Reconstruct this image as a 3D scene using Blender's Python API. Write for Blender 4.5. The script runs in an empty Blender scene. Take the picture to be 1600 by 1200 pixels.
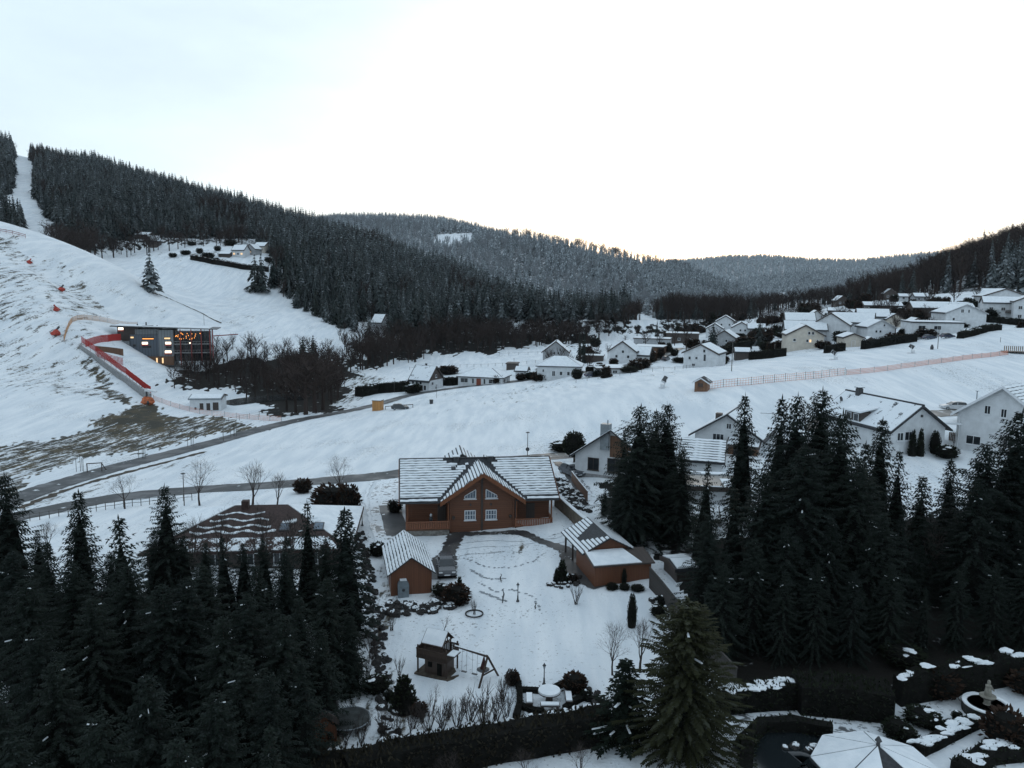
import bpy, bmesh, math, random
import numpy as np
from mathutils import Vector, Matrix
from mathutils.bvhtree import BVHTree
R = math.radians
rnd = random.Random(7)
S = bpy.context.scene
COL = S.collection
# ------------------------------------------------------------------ camera
FPX, CX, CY = 1232.0, 800.0, 600.0            # focal length and centre in photo pixels (1600x1200)
CAM = Vector((0.0, 0.0, 28.0))
PITCH, ROLL = R(7.4), R(0.7)
FWD = Vector((0, math.cos(PITCH), -math.sin(PITCH)))
UP0 = Vector((0, math.sin(PITCH), math.cos(PITCH)))
RT0 = Vector((1, 0, 0))
RT = (RT0 * math.cos(ROLL) + UP0 * math.sin(ROLL)).normalized()
UPV = RT.cross(FWD).normalized()
cam = bpy.data.cameras.new('camera')
cam.sensor_fit = 'HORIZONTAL'
cam.sensor_width = 36.0
cam.lens = 36.0 * FPX / 1600.0
cam.clip_start = 0.5
cam.clip_end = 30000
camo = bpy.data.objects.new('camera', cam)
COL.objects.link(camo)
camo.matrix_world = Matrix(((RT.x, UPV.x, -FWD.x, CAM.x), (RT.y, UPV.y, -FWD.y, CAM.y), (RT.z, UPV.z, -FWD.z, CAM.z), (0, 0, 0, 1)))
S.camera = camo
# ------------------------------------------------------------------ world, sun, exposure
SUN_EL, SUN_AZ = R(5.0), R(13.0)              # the sun has just sunk behind the far ridge, right of centre
W = bpy.data.worlds.new('World')
S.world = W
W.use_nodes = True
wn, wl = W.node_tree.nodes, W.node_tree.links
for n in list(wn): wn.remove(n)
def WN(t, **kw):
    n = wn.new(t)
    for k, v in kw.items(): setattr(n, k, v)
    return n
sky = WN('ShaderNodeTexSky', sky_type='NISHITA', sun_disc=False, sun_elevation=SUN_EL, sun_rotation=SUN_AZ, altitude=400, air_density=1.0, dust_density=2.5, ozone_density=2.0)
# thin overcast veil: takes most of the colour out of the clear sky, and soft cloud streaks
tc = WN('ShaderNodeTexCoord')
mp = WN('ShaderNodeMapping'); mp.inputs['Scale'].default_value = (1.0, 1.0, 3.2)
wl.new(tc.outputs['Generated'], mp.inputs['Vector'])
cn = WN('ShaderNodeTexNoise'); cn.inputs['Scale'].default_value = 2.3; cn.inputs['Detail'].default_value = 6; cn.inputs['Roughness'].default_value = 0.55
wl.new(mp.outputs['Vector'], cn.inputs['Vector'])
cr = WN('ShaderNodeMapRange'); cr.inputs[1].default_value = 0.38; cr.inputs[2].default_value = 0.72; cr.inputs[3].default_value = 0.84; cr.inputs[4].default_value = 1.0
wl.new(cn.outputs['Fac'], cr.inputs[0])
hsv = WN('ShaderNodeHueSaturation'); hsv.inputs['Saturation'].default_value = 0.75
wl.new(sky.outputs['Color'], hsv.inputs['Color'])
veil = WN('ShaderNodeMix', data_type='RGBA', blend_type='MIX')
veil.inputs['Factor'].default_value = 0.55
veil.inputs['B'].default_value = (6.8, 8.2, 9.4, 1)
wl.new(hsv.outputs['Color'], veil.inputs['A'])
mul = WN('ShaderNodeMix', data_type='RGBA', blend_type='MULTIPLY'); mul.inputs['Factor'].default_value = 1.0
wl.new(veil.outputs['Result'], mul.inputs['A'])
wl.new(cr.outputs[0], mul.inputs['B'])
bg = WN('ShaderNodeBackground'); bg.inputs['Strength'].default_value = 0.15
wl.new(mul.outputs['Result'], bg.inputs['Color'])
wo = WN('ShaderNodeOutputWorld')
wl.new(bg.outputs['Background'], wo.inputs['Surface'])
sl = bpy.data.lights.new('sun', 'SUN'); sl.energy = 0.15; sl.angle = R(18); sl.color = (1.0, 0.9, 0.78)
so = bpy.data.objects.new('sun', sl); COL.objects.link(so)
so.rotation_euler = (R(90) - SUN_EL, 0, math.pi - SUN_AZ)
S.view_settings.view_transform = 'Standard'
S.view_settings.look = 'None'
S.view_settings.exposure = 0.34
S.view_settings.gamma = 1.0
S.view_settings.use_curve_mapping = False
S.cycles.max_bounces = 5
S.cycles.diffuse_bounces = 2
S.cycles.glossy_bounces = 2
S.cycles.volume_bounces = 0
S.cycles.transparent_max_bounces = 4
S.cycles.use_denoising = True
# ------------------------------------------------------------------ pixel <-> place
def ray(px, py):
    return FWD + RT * ((px - CX) / FPX) + UPV * ((CY - py) / FPX)
def P(px, py, Y):
    d = ray(px, py)
    return CAM + d * (Y / d.y)
def proj(p):
    v = Vector(p) - CAM
    w = v.dot(FWD)
    return CX + FPX * v.dot(RT) / w, CY - FPX * v.dot(UPV) / w
def projn(x, y, z):
    vx, vy, vz = x - CAM.x, y - CAM.y, z - CAM.z
    w = vx * FWD.x + vy * FWD.y + vz * FWD.z
    w = np.where(w < 1, 1, w)
    return CX + FPX * (vx * RT.x + vy * RT.y + vz * RT.z) / w, CY - FPX * (vx * UPV.x + vy * UPV.y + vz * UPV.z) / w
def inpoly(px, py, poly):
    px = np.asarray(px, float); py = np.asarray(py, float)
    r = np.zeros(px.shape, bool)
    n = len(poly)
    for i in range(n):
        x1, y1 = poly[i]; x2, y2 = poly[(i + 1) % n]
        if y1 == y2: continue
        c = ((y1 > py) != (y2 > py)) & (px < (x2 - x1) * (py - y1) / (y2 - y1) + x1)
        r ^= c
    return r
# ------------------------------------------------------------------ terrain height
CTRL = [  # photo pixel and distance of points on the ground
 (850,1075,52),(700,1060,54),(1000,1000,59),(900,1180,44),(600,1150,47),(560,950,66),(750,829,86),(620,830,86),(880,810,88),(860,900,72),
 (1300,1080,52),(1500,1000,58),(1560,1100,50),(1000,1180,43),(300,1150,46),(100,1000,55),(300,870,75),(550,830,84),
 (100,800,100),(300,770,108),(450,757,110),(610,742,112),(750,720,119),(860,712,121),(980,700,128),(-150,830,92),(-300,800,105),
 (200,725,137),(450,660,181),(600,635,207),(760,605,229),(900,583,238),(1000,570,247),(1060,545,285),(30,780,108),(350,700,150),
 (700,680,146),(900,640,156),(1095,612,152),(900,602,204),(1200,590,163),(1490,568,184),(1300,550,224),(1550,518,236),(1450,530,242),(1258,546,246),
 (1100,660,130),(1250,640,135),(1490,640,141),(1600,640,146),(1390,705,112),(1560,700,112),(1000,740,106),(1150,740,106),(1000,690,130),(1180,860,76),(1450,850,80),(1650,800,88),(1800,700,110),
 (1095,573,247),(870,592,238),(655,613,236),(800,560,330),(960,530,420),(1000,512,500),(700,560,350),(1150,531,330),(1330,509,325),(1380,468,400),(1470,521,272),(1580,502,292),(1500,468,345),(1680,480,300),(1900,470,300),(1240,490,430),(1120,505,480),(1700,560,200),(1900,600,160),
 (318,641,205),(400,622,232),(500,600,262),(430,560,300),(330,590,262),(480,645,203),(50,660,172),(0,705,146),(200,632,200),(110,690,160),(-200,640,180),
 (0,600,197),(0,500,232),(0,420,266),(0,362,300),(130,520,247),(80,440,285),(160,414,318),(232,454,322),(330,508,320),(200,500,292),(260,573,268),(150,592,226),(-250,420,250),(-250,300,320),(-250,520,210),
 (60,430,276),(230,560,262),(215,590,232),
 (250,445,420),(345,512,338),(400,455,430),(180,412,440),(535,517,372),(450,503,375),(380,398,480),(250,392,500),(120,400,470),(0,385,430),(-300,330,450),(420,470,420),(560,560,330)]
def _fit():
    pts = [P(*c) for c in CTRL]
    extra = [(0,-40,0),(-60,-20,0),(60,-20,1),(0,20,0),(-60,20,-1),(60,20,1),(-150,40,-1),(150,40,4),(300,250,26),(420,420,40),(-300,60,0),(300,80,12),(250,600,12),(0,650,0),(-150,640,28),(-420,560,70),(-200,560,52),(320,640,40)]
    A = np.array([[p.x, p.y, p.z] for p in pts] + [list(map(float, e)) for e in extra])
    X = A[:, :2] / 100.0
    n = len(X)
    d = np.linalg.norm(X[:, None] - X[None], axis=2)
    K = d ** 2 * np.log(d + 1e-9)
    K[np.arange(n), np.arange(n)] = 0
    K += np.eye(n) * 0.0006
    Q = np.hstack([np.ones((n, 1)), X])
    M = np.block([[K, Q], [Q.T, np.zeros((3, 3))]])
    w = np.linalg.solve(M, np.concatenate([A[:, 2], np.zeros(3)]))
    return X, w
_X, _w = _fit()
def base_h(x, y):
    x = np.asarray(x, float); y = np.asarray(y, float)
    sh = x.shape
    x = x.ravel() / 100; y = y.ravel() / 100
    x = np.clip(x, -5.5, 5.5); y = np.clip(y, -0.6, 6.8)
    out = np.empty_like(x)
    for s in range(0, len(x), 20000):
        xs, ys = x[s:s + 20000], y[s:s + 20000]
        d = np.sqrt((xs[:, None] - _X[:, 0]) ** 2 + (ys[:, None] - _X[:, 1]) ** 2)
        out[s:s + 20000] = (d ** 2 * np.log(d + 1e-9)) @ _w[:-3] + _w[-3] + _w[-2] * xs + _w[-1] * ys
    return out.reshape(sh)
TREE_H = 16.0
# each hill: rows (photo column, foot distance, foot height, crest distance, treetop row on the skyline)
HILLS = [
 [(-700,470,60,1000,170),(-300,450,55,960,190),(0,440,45,900,212),(120,470,46,880,238),(250,520,52,850,268),(350,520,50,830,297),(422,470,38,810,322),(497,420,18,790,338),(540,390,8,780,350),(600,378,0,750,366),(660,374,-4,710,388),(760,385,-5,650,422),(850,410,-4,610,455),(940,440,-4,590,485),(1010,460,-8,570,512),(1100,460,-20,570,560)],
 [(200,700,20,1500,345),(440,700,20,1450,340),(520,700,18,1400,333),(600,700,14,1350,332),(690,680,10,1300,335),(735,670,8,1250,343),(765,650,6,1150,350),(850,640,3,1100,362),(960,640,1,1020,385),(1060,660,1,980,405),(1130,690,2,960,436),(1200,700,3,940,464),(1300,720,0,940,500)],
 [(700,1200,5,2900,405),(1000,1300,5,2800,408),(1080,1300,5,2700,402),(1130,1300,5,2600,397),(1190,1300,5,2600,396),(1260,1300,5,2500,402),(1330,1300,5,2500,403),(1400,1300,5,2400,395),(1460,1300,5,2400,391),(1700,1300,5,2400,380),(2200,1300,5,2400,360)],
 [(1000,1000,2,1700,450),(1150,1000,2,1700,432),(1250,950,4,1650,420),(1330,900,6,1600,425),(1400,900,8,1600,418),(1600,900,10,1600,412),(2200,900,20,1600,400)],
 [(1240,430,8,640,470),(1300,430,11,620,462),(1350,430,16,600,452),(1400,420,20,590,436),(1440,410,22,580,414),(1490,400,24,580,390),(1540,390,25,580,370),(1600,380,25,580,348),(1700,370,26,580,315),(1900,360,28,580,280),(2300,360,28,600,240)],
]
def _hill(rows, x, y, th):
    a = np.array(rows, float)
    q = 800 + 1232 * x / np.maximum(y, 30)
    Yf, zf, Yc = (np.interp(q, a[:, 0], a[:, k]) for k in (1, 2, 3))
    zc_k = np.array([P(r[0], r[4], r[3]).z - th for r in rows])
    zc = np.interp(q, a[:, 0], zc_k)
    t = (y - Yf) / (Yc - Yf)
    tt = np.clip(t, 0, 1)
    und = 1 + 0.0 * x
    up = zf + (zc - zf) * (0.35 * tt + 0.65 * np.sin(tt * math.pi / 2) ** 1.25)
    z = np.where(t < 0, zf - 0.9 * (Yf - y), up)
    z = np.where(t > 1, zc - 0.22 * (y - Yc) ** 1.0 * np.clip((y - Yc) / 80, 0, 1), z)
    return z, t
def layers(x, y):
    b = base_h(x, y)
    far = np.clip((y - 560) / 200, 0, 1)
    b = b * (1 - far) + np.minimum(b, 2.0) * far
    L = [b]; T = [np.zeros_like(b)]
    for rows in HILLS:
        z, t = _hill(rows, x, y, TREE_H)
        bump = 2.2 * np.sin(x / 37 + 1.3 * np.sin(y / 61)) * np.cos(y / 53 + x / 91) * np.clip(t * 3, 0, 1) * np.clip((1.02 - t) * 4, 0, 1)
        L.append(z + bump); T.append(t)
    return np.array(L), np.array(T)
def height(x, y):
    x = np.asarray(x, float); y = np.asarray(y, float)
    L, T = layers(x, y)
    k = 1.5
    m = L.max(axis=0)
    return m + k * np.log(np.exp((L - m) / k).sum(axis=0)) * 0.25
def H(x, y): return float(height(np.array([x]), np.array([y]))[0])
_cache = {}
def at(px, py, ymin=15, ymax=3500):
    """the point of the ground seen at a photo pixel"""
    key = (px, py)
    if key in _cache: return _cache[key].copy()
    d = ray(px, py)
    Y = np.geomspace(ymin, ymax, 1400)
    X = CAM.x + d.x / d.y * Y; Z = CAM.z + d.z / d.y * Y
    g = height(X, Y)
    i = int(np.argmax(Z < g)) if (Z < g).any() else len(Y) - 1
    i = max(i, 1)
    lo, hi = Y[i - 1], Y[i]
    for _ in range(18):
        m = (lo + hi) / 2
        if CAM.z + d.z / d.y * m < H(CAM.x + d.x / d.y * m, m): hi = m
        else: lo = m
    y = (lo + hi) / 2; x = CAM.x + d.x / d.y * y
    v = Vector((x, y, H(x, y)))
    _cache[key] = v
    return v.copy()
def gxy(x, y): return Vector((x, y, H(x, y)))
# ------------------------------------------------------------------ materials
def node_mat(name):
    m = bpy.data.materials.new(name); m.use_nodes = True
    nt = m.node_tree
    b = nt.nodes['Principled BSDF']
    return m, nt, b
def N(nt, t, **kw):
    n = nt.nodes.new(t)
    for k, v in kw.items():
        if k.startswith('_'): n.inputs[k[1:]].default_value = v
        else: setattr(n, k, v)
    return n
def noise(nt, scale, detail=3, vec=None, rough=0.55):
    n = N(nt, 'ShaderNodeTexNoise', _Scale=scale, _Detail=detail, _Roughness=rough)
    if vec is not None: nt.links.new(vec, n.inputs['Vector'])
    return n.outputs['Fac']
def coord(nt, kind='Object', scale=(1, 1, 1), rot=(0, 0, 0)):
    if kind == 'World': o = N(nt, 'ShaderNodeNewGeometry').outputs['Position']
    else: o = N(nt, 'ShaderNodeTexCoord').outputs[kind]
    m = N(nt, 'ShaderNodeMapping', _Scale=scale, _Rotation=rot)
    nt.links.new(o, m.inputs['Vector'])
    return m.outputs['Vector']
def ramp(nt, fac, lo, hi, a=0.0, b=1.0):
    m = N(nt, 'ShaderNodeMapRange', interpolation_type='SMOOTHSTEP')
    m.inputs[1].default_value = lo; m.inputs[2].default_value = hi; m.inputs[3].default_value = a; m.inputs[4].default_value = b
    nt.links.new(fac, m.inputs[0]); return m.outputs[0]
def mix(nt, fac, a, b):
    m = N(nt, 'ShaderNodeMix', data_type='RGBA')
    for v, s in ((fac, 'Factor'), (a, 'A'), (b, 'B')):
        if hasattr(v, 'is_linked'): nt.links.new(v, m.inputs[s])
        elif s == 'Factor': m.inputs[s].default_value = v
        else: m.inputs[s].default_value = (*v, 1)
    return m.outputs['Result']
def mth(nt, op, a, b=None, clamp=False):
    m = N(nt, 'ShaderNodeMath', operation=op, use_clamp=clamp)
    for i, v in enumerate((a, b)):
        if v is None: continue
        if hasattr(v, 'is_linked'): nt.links.new(v, m.inputs[i])
        else: m.inputs[i].default_value = v
    return m.outputs[0]
def attr(nt, name, kind='GEOMETRY'):
    return N(nt, 'ShaderNodeAttribute', attribute_type=kind, attribute_name=name).outputs['Fac']
def bump(nt, b, h, strength=0.3, dist=0.05):
    n = N(nt, 'ShaderNodeBump', _Strength=strength, _Distance=dist)
    nt.links.new(h, n.inputs['Height']); nt.links.new(n.outputs['Normal'], b.inputs['Normal'])
SNOW = (0.68, 0.72, 0.75)
MATS = {}
def plain(name, c, rough=0.7, var=0.25, scale=3.0, spec=0.3, metal=0.0, grain=None, bmp=0.0, kind='Object'):
    """a colour with mottling (and stretched grain)"""
    if name in MATS: return MATS[name]
    m, nt, b = node_mat(name)
    v = coord(nt, kind, grain or (1, 1, 1))
    f = noise(nt, scale, 4, v)
    lo = tuple(x * (1 - var) for x in c); hi = tuple(min(1, x * (1 + var)) for x in c)
    nt.links.new(mix(nt, ramp(nt, f, 0.3, 0.7), lo, hi), b.inputs['Base Color'])
    b.inputs['Roughness'].default_value = rough
    b.inputs['Specular IOR Level'].default_value = spec
    b.inputs['Metallic'].default_value = metal
    if bmp: bump(nt, b, f, bmp)
    MATS[name] = m
    return m
def boards(name, c, pitch=0.14, axis='X', var=0.3):
    """painted timber: a groove line per board and uneven stain, on object coordinates"""
    if name in MATS: return MATS[name]
    m, nt, b = node_mat(name)
    o = N(nt, 'ShaderNodeTexCoord').outputs['Object']
    s = N(nt, 'ShaderNodeSeparateXYZ'); nt.links.new(o, s.inputs[0])
    t = mth(nt, 'FRACT', mth(nt, 'DIVIDE', s.outputs[axis], pitch))
    g = mth(nt, 'MINIMUM', t, mth(nt, 'SUBTRACT', 1.0, t))
    groove = ramp(nt, g, 0.02, 0.12)
    idv = mth(nt, 'FLOOR', mth(nt, 'DIVIDE', s.outputs[axis], pitch))
    wn_ = N(nt, 'ShaderNodeTexWhiteNoise', noise_dimensions='1D'); nt.links.new(idv, wn_.inputs['W'])
    f = noise(nt, 2.5, 5, coord(nt, 'Object', (1, 1, 4) if axis == 'Z' else (4, 4, 0.6)))
    fac = mth(nt, 'ADD', mth(nt, 'MULTIPLY', wn_.outputs['Value'], 0.5), mth(nt, 'MULTIPLY', f, 0.5))
    lo = tuple(x * (1 - var) for x in c); hi = tuple(x * (1 + var) for x in c)
    nt.links.new(mix(nt, groove, tuple(x * 0.45 for x in c), mix(nt, fac, lo, hi)), b.inputs['Base Color'])
    b.inputs['Roughness'].default_value = 0.6
    bump(nt, b, groove, 0.5, 0.03)
    MATS[name] = m
    return m
def snow_mat():
    m, nt, b = node_mat('snow')
    v = coord(nt, 'World')
    f = noise(nt, 1.3, 6, v)
    nt.links.new(mix(nt, ramp(nt, f, 0.3, 0.7), (0.63, 0.67, 0.70), (0.73, 0.76, 0.78)), b.inputs['Base Color'])
    b.inputs['Roughness'].default_value = 0.85
    b.inputs['Specular IOR Level'].default_value = 0.2
    bump(nt, b, noise(nt, 6, 5, v), 0.35, 0.05)
    return m
M_SNOW = snow_mat()
def patchy_roof_mat(name, c, thr=0.42):
    """snow lying unevenly on a roof, the covering showing through"""
    if name in MATS: return MATS[name]
    m, nt, b = node_mat(name)
    v = coord(nt, 'Object')
    f = mth(nt, 'ADD', mth(nt, 'MULTIPLY', noise(nt, 0.7, 6, v, 0.6), 0.7), mth(nt, 'MULTIPLY', noise(nt, 6, 3, v), 0.3))
    nt.links.new(mix(nt, ramp(nt, f, thr - 0.03, thr + 0.03), c, SNOW), b.inputs['Base Color'])
    b.inputs['Roughness'].default_value = 0.8
    b.inputs['Specular IOR Level'].default_value = 0.2
    MATS[name] = m
    return m
def foliage_mat(name, c, c2, snowy=True):
    """needles or leaves; 'frost' on the tree says how much snow its sprays carry, and far off the painted haze, 'tip' says where it lies"""
    m, nt, b = node_mat(name)
    oi = N(nt, 'ShaderNodeObjectInfo').outputs['Random']
    ri = attr(nt, 'shade', 'INSTANCER')
    f = mth(nt, 'FRACT', mth(nt, 'ADD', oi, ri))
    g = noise(nt, 0.35, 3, coord(nt, 'World'))
    col = mix(nt, mth(nt, 'MULTIPLY', mth(nt, 'ADD', f, g), 0.5), c, c2)
    if snowy:
        fr = attr(nt, 'frost_haze', 'INSTANCER')
        tip = attr(nt, 'tip')
        k = mth(nt, 'MULTIPLY', fr, mth(nt, 'ADD', 0.30, mth(nt, 'MULTIPLY', mth(nt, 'POWER', tip, 3.0), 1.6)), True)
        col = mix(nt, k, col, (0.60, 0.66, 0.70))  # pale mix: snow on sprays, plus haze painted into far trees
    nt.links.new(col, b.inputs['Base Color'])
    b.inputs['Roughness'].default_value = 0.8
    b.inputs['Specular IOR Level'].default_value = 0.03
    return m
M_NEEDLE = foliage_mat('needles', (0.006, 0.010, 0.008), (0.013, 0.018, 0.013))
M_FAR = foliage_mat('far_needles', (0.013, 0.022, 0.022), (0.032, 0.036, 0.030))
M_OLIVE = foliage_mat('olive_sprays', (0.012, 0.014, 0.006), (0.026, 0.027, 0.011))
M_SHRUB = foliage_mat('shrub_leaves', (0.010, 0.014, 0.010), (0.022, 0.026, 0.016))
M_BARK = plain('bark', (0.040, 0.032, 0.026), 0.9, 0.4, 6, bmp=0.4)
M_TWIG = plain('twigs', (0.045, 0.036, 0.032), 0.9, 0.3, 2)
M_WOODS = foliage_mat('bare_crowns', (0.030, 0.024, 0.022), (0.050, 0.038, 0.034))
# ------------------------------------------------------------------ object helpers
def new_obj(name, me, parent=None, loc=(0, 0, 0), rz=0.0):
    o = bpy.data.objects.new(name, me)
    COL.objects.link(o)
    o.location = loc
    o.rotation_euler = (0, 0, rz)
    if parent is not None: o.parent = parent
    return o
def tag(o, label=None, cat=None, group=None, kind=None):
    if label: o['label'] = label
    if cat: o['category'] = cat
    if group: o['group'] = group
    if kind: o['kind'] = kind
    return o
def thing(name, label, cat, loc=(0, 0, 0), rz=0.0, group=None):
    return tag(new_obj(name, None, None, loc, rz), label, cat, group)
def copy_tree(o, parent=None):
    c = o.copy(); COL.objects.link(c)
    if parent is not None: c.parent = parent
    for ch in list(o.children): copy_tree(ch, c)
    return c
class MB:
    """collects polygons of one mesh object"""
    def __init__(s): s.v = []; s.f = []; s.m = []; s.a = []
    def poly(s, pts, mi=0):
        n = len(s.v); s.v.extend([tuple(p) for p in pts]); s.f.append(tuple(range(n, n + len(pts)))); s.m.append(mi); return s
    def hexa(s, b, t, mi=0):
        """b, t: four bottom and four top corners, both counter-clockwise from above"""
        n = len(s.v); s.v.extend([tuple(p) for p in b] + [tuple(p) for p in t])
        for f in ((3, 2, 1, 0), (4, 5, 6, 7), (0, 1, 5, 4), (1, 2, 6, 5), (2, 3, 7, 6), (3, 0, 4, 7)):
            s.f.append(tuple(n + i for i in f)); s.m.append(mi)
        return s
    def box(s, x0, x1, y0, y1, z0, z1, mi=0):
        return s.hexa([(x0, y0, z0), (x1, y0, z0), (x1, y1, z0), (x0, y1, z0)], [(x0, y0, z1), (x1, y0, z1), (x1, y1, z1), (x0, y1, z1)], mi)
    def bar(s, a, b, w, h=None, mi=0, n=4, up=(0, 0, 1), w2=None):
        """a straight bar or tapered tube from a to b; w and h are its full widths"""
        a = Vector(a); b = Vector(b); d = b - a
        if d.length < 1e-6: return s
        d.normalize(); u = Vector(up)
        if abs(d.dot(u)) > 0.98: u = Vector((0, 1, 0))
        x = d.cross(u).normalized(); y = x.cross(d)
        h = w if h is None else h
        k = 1.0 if w2 is None else w2 / w
        r0 = len(s.v); off = math.pi / n
        c = 1 / math.cos(off) * 0.5 if n == 4 else 0.5
        for p, q in ((a, 1.0), (b, k)):
            for i in range(n):
                t = off + 2 * math.pi * i / n
                s.v.append(tuple(p + x * (math.cos(t) * w * c * q) + y * (math.sin(t) * h * c * q)))
        for i in range(n):
            j = (i + 1) % n
            s.f.append((r0 + i, r0 + j, r0 + n + j, r0 + n + i)); s.m.append(mi)
        s.f.append(tuple(r0 + i for i in range(n - 1, -1, -1))); s.m.append(mi)
        s.f.append(tuple(r0 + n + i for i in range(n))); s.m.append(mi)
        return s
    def lathe(s, prof, n=12, c=(0, 0, 0), mi=0, sx=1, sy=1):
        r0 = len(s.v)
        for r, z in prof:
            for i in range(n):
                t = 2 * math.pi * i / n
                s.v.append((c[0] + r * sx * math.cos(t), c[1] + r * sy * math.sin(t), c[2] + z))
        for k in range(len(prof) - 1):
            for i in range(n):
                j = (i + 1) % n
                s.f.append((r0 + k * n + i, r0 + k * n + j, r0 + (k + 1) * n + j, r0 + (k + 1) * n + i)); s.m.append(mi)
        s.f.append(tuple(r0 + i for i in range(n - 1, -1, -1))); s.m.append(mi)
        s.f.append(tuple(r0 + (len(prof) - 1) * n + i for i in range(n))); s.m.append(mi)
        return s
    def blob(s, c, r, seed=0, mi=0, nu=7, nv=5, rough=0.25):
        """an uneven rounded lump"""
        q = random.Random(seed); r0 = len(s.v)
        for k in range(nv):
            ph = math.pi * (k + 0.5) / nv
            for i in range(nu):
                t = 2 * math.pi * (i + 0.5 * (k % 2)) / nu
                w = 1 + q.uniform(-rough, rough)
                s.v.append((c[0] + r[0] * w * math.sin(ph) * math.cos(t), c[1] + r[1] * w * math.sin(ph) * math.sin(t), c[2] + r[2] * w * math.cos(ph)))
        for k in range(nv - 1):
            for i in range(nu):
                j = (i + 1) % nu
                s.f.append((r0 + k * nu + i, r0 + (k + 1) * nu + i, r0 + (k + 1) * nu + j, r0 + k * nu + j)); s.m.append(mi)
        s.f.append(tuple(r0 + i for i in range(nu))); s.m.append(mi)
        s.f.append(tuple(r0 + (nv - 1) * nu + i for i in range(nu - 1, -1, -1))); s.m.append(mi)
        return s
    def mesh(s, name, mats, smooth=False, tip=None):
        me = bpy.data.meshes.new(name)
        me.from_pydata(s.v, [], s.f)
        for m in (mats if isinstance(mats, (list, tuple)) else [mats]): me.materials.append(m)
        me.polygons.foreach_set('material_index', s.m)
        if smooth: me.polygons.foreach_set('use_smooth', [True] * len(s.f))
        if s.a and len(s.a) == len(s.f):
            at_ = me.attributes.new('tip', 'FLOAT', 'FACE'); at_.data.foreach_set('value', s.a)
        me.update()
        return me
    def build(s, name, mats, parent=None, loc=(0, 0, 0), rz=0.0, smooth=False):
        return new_obj(name, s.mesh(name, mats, smooth), parent, loc, rz)
# ------------------------------------------------------------------ ground
def zone(poly, val): return (poly, val)
BARE = [  # areas of the ground (photo pixels of its points) and how much grass shows through the thin snow there
 ([(-700,330),(0,358),(62,385),(130,432),(175,480),(150,505),(60,500),(-700,470)], 0.48),
 ([(175,480),(130,432),(160,415),(230,455),(330,510),(330,520),(230,505)], 0.33),
 ([(-700,470),(60,500),(150,505),(150,560),(200,605),(205,625),(100,618),(-700,600)], 0.45),
 ([(120,560),(160,585),(212,632),(190,632),(150,612),(125,580)], 0.68),
 ([(-700,760),(0,702),(60,688),(125,668),(195,640),(215,632),(270,648),(420,664),(330,682),(200,704),(110,728),(60,745),(0,775),(-700,850)], 0.66),
 ([(200,640),(232,634),(262,650),(235,668),(195,662)], 0.80),
 ([(0,800),(60,775),(180,735),(340,700),(400,690),(330,715),(200,760),(60,800)], 0.40),
 ([(660,640),(760,615),(860,600),(900,596),(900,604),(760,632),(640,650)], 0.42),
 ([(900,604),(900,590),(1180,548),(1560,498),(1560,512),(1180,562)], 0.34),
 ([(360,495),(440,500),(440,512),(370,510)], 0.4),
 ([(200,400),(330,392),(400,412),(330,412),(240,405)], 0.45),
 ([(560,745),(900,705),(900,716),(560,758)], 0.42),
 ([(470,560),(560,575),(600,590),(560,640),(470,640)], 0.5),
 ([(500,1090),(760,1090),(900,1105),(700,1145),(500,1170)], 0.52),
 ([(560,830),(600,830),(640,1000),(620,1160),(570,1160),(580,950)], 0.50),
 ([(650,860),(700,890),(760,890),(800,920),(700,935),(660,930)], 0.40),
 ([(690,835),(900,835),(880,870),(700,865)], 0.36),
]
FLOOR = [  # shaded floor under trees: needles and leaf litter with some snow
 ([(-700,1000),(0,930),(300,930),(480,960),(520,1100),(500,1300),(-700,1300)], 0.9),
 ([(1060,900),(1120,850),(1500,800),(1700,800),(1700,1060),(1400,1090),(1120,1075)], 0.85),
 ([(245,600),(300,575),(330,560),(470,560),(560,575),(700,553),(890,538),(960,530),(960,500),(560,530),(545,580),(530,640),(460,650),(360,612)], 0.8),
 ([(930,760),(1100,740),(1100,880),(940,860)], 0.6),
]
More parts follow.
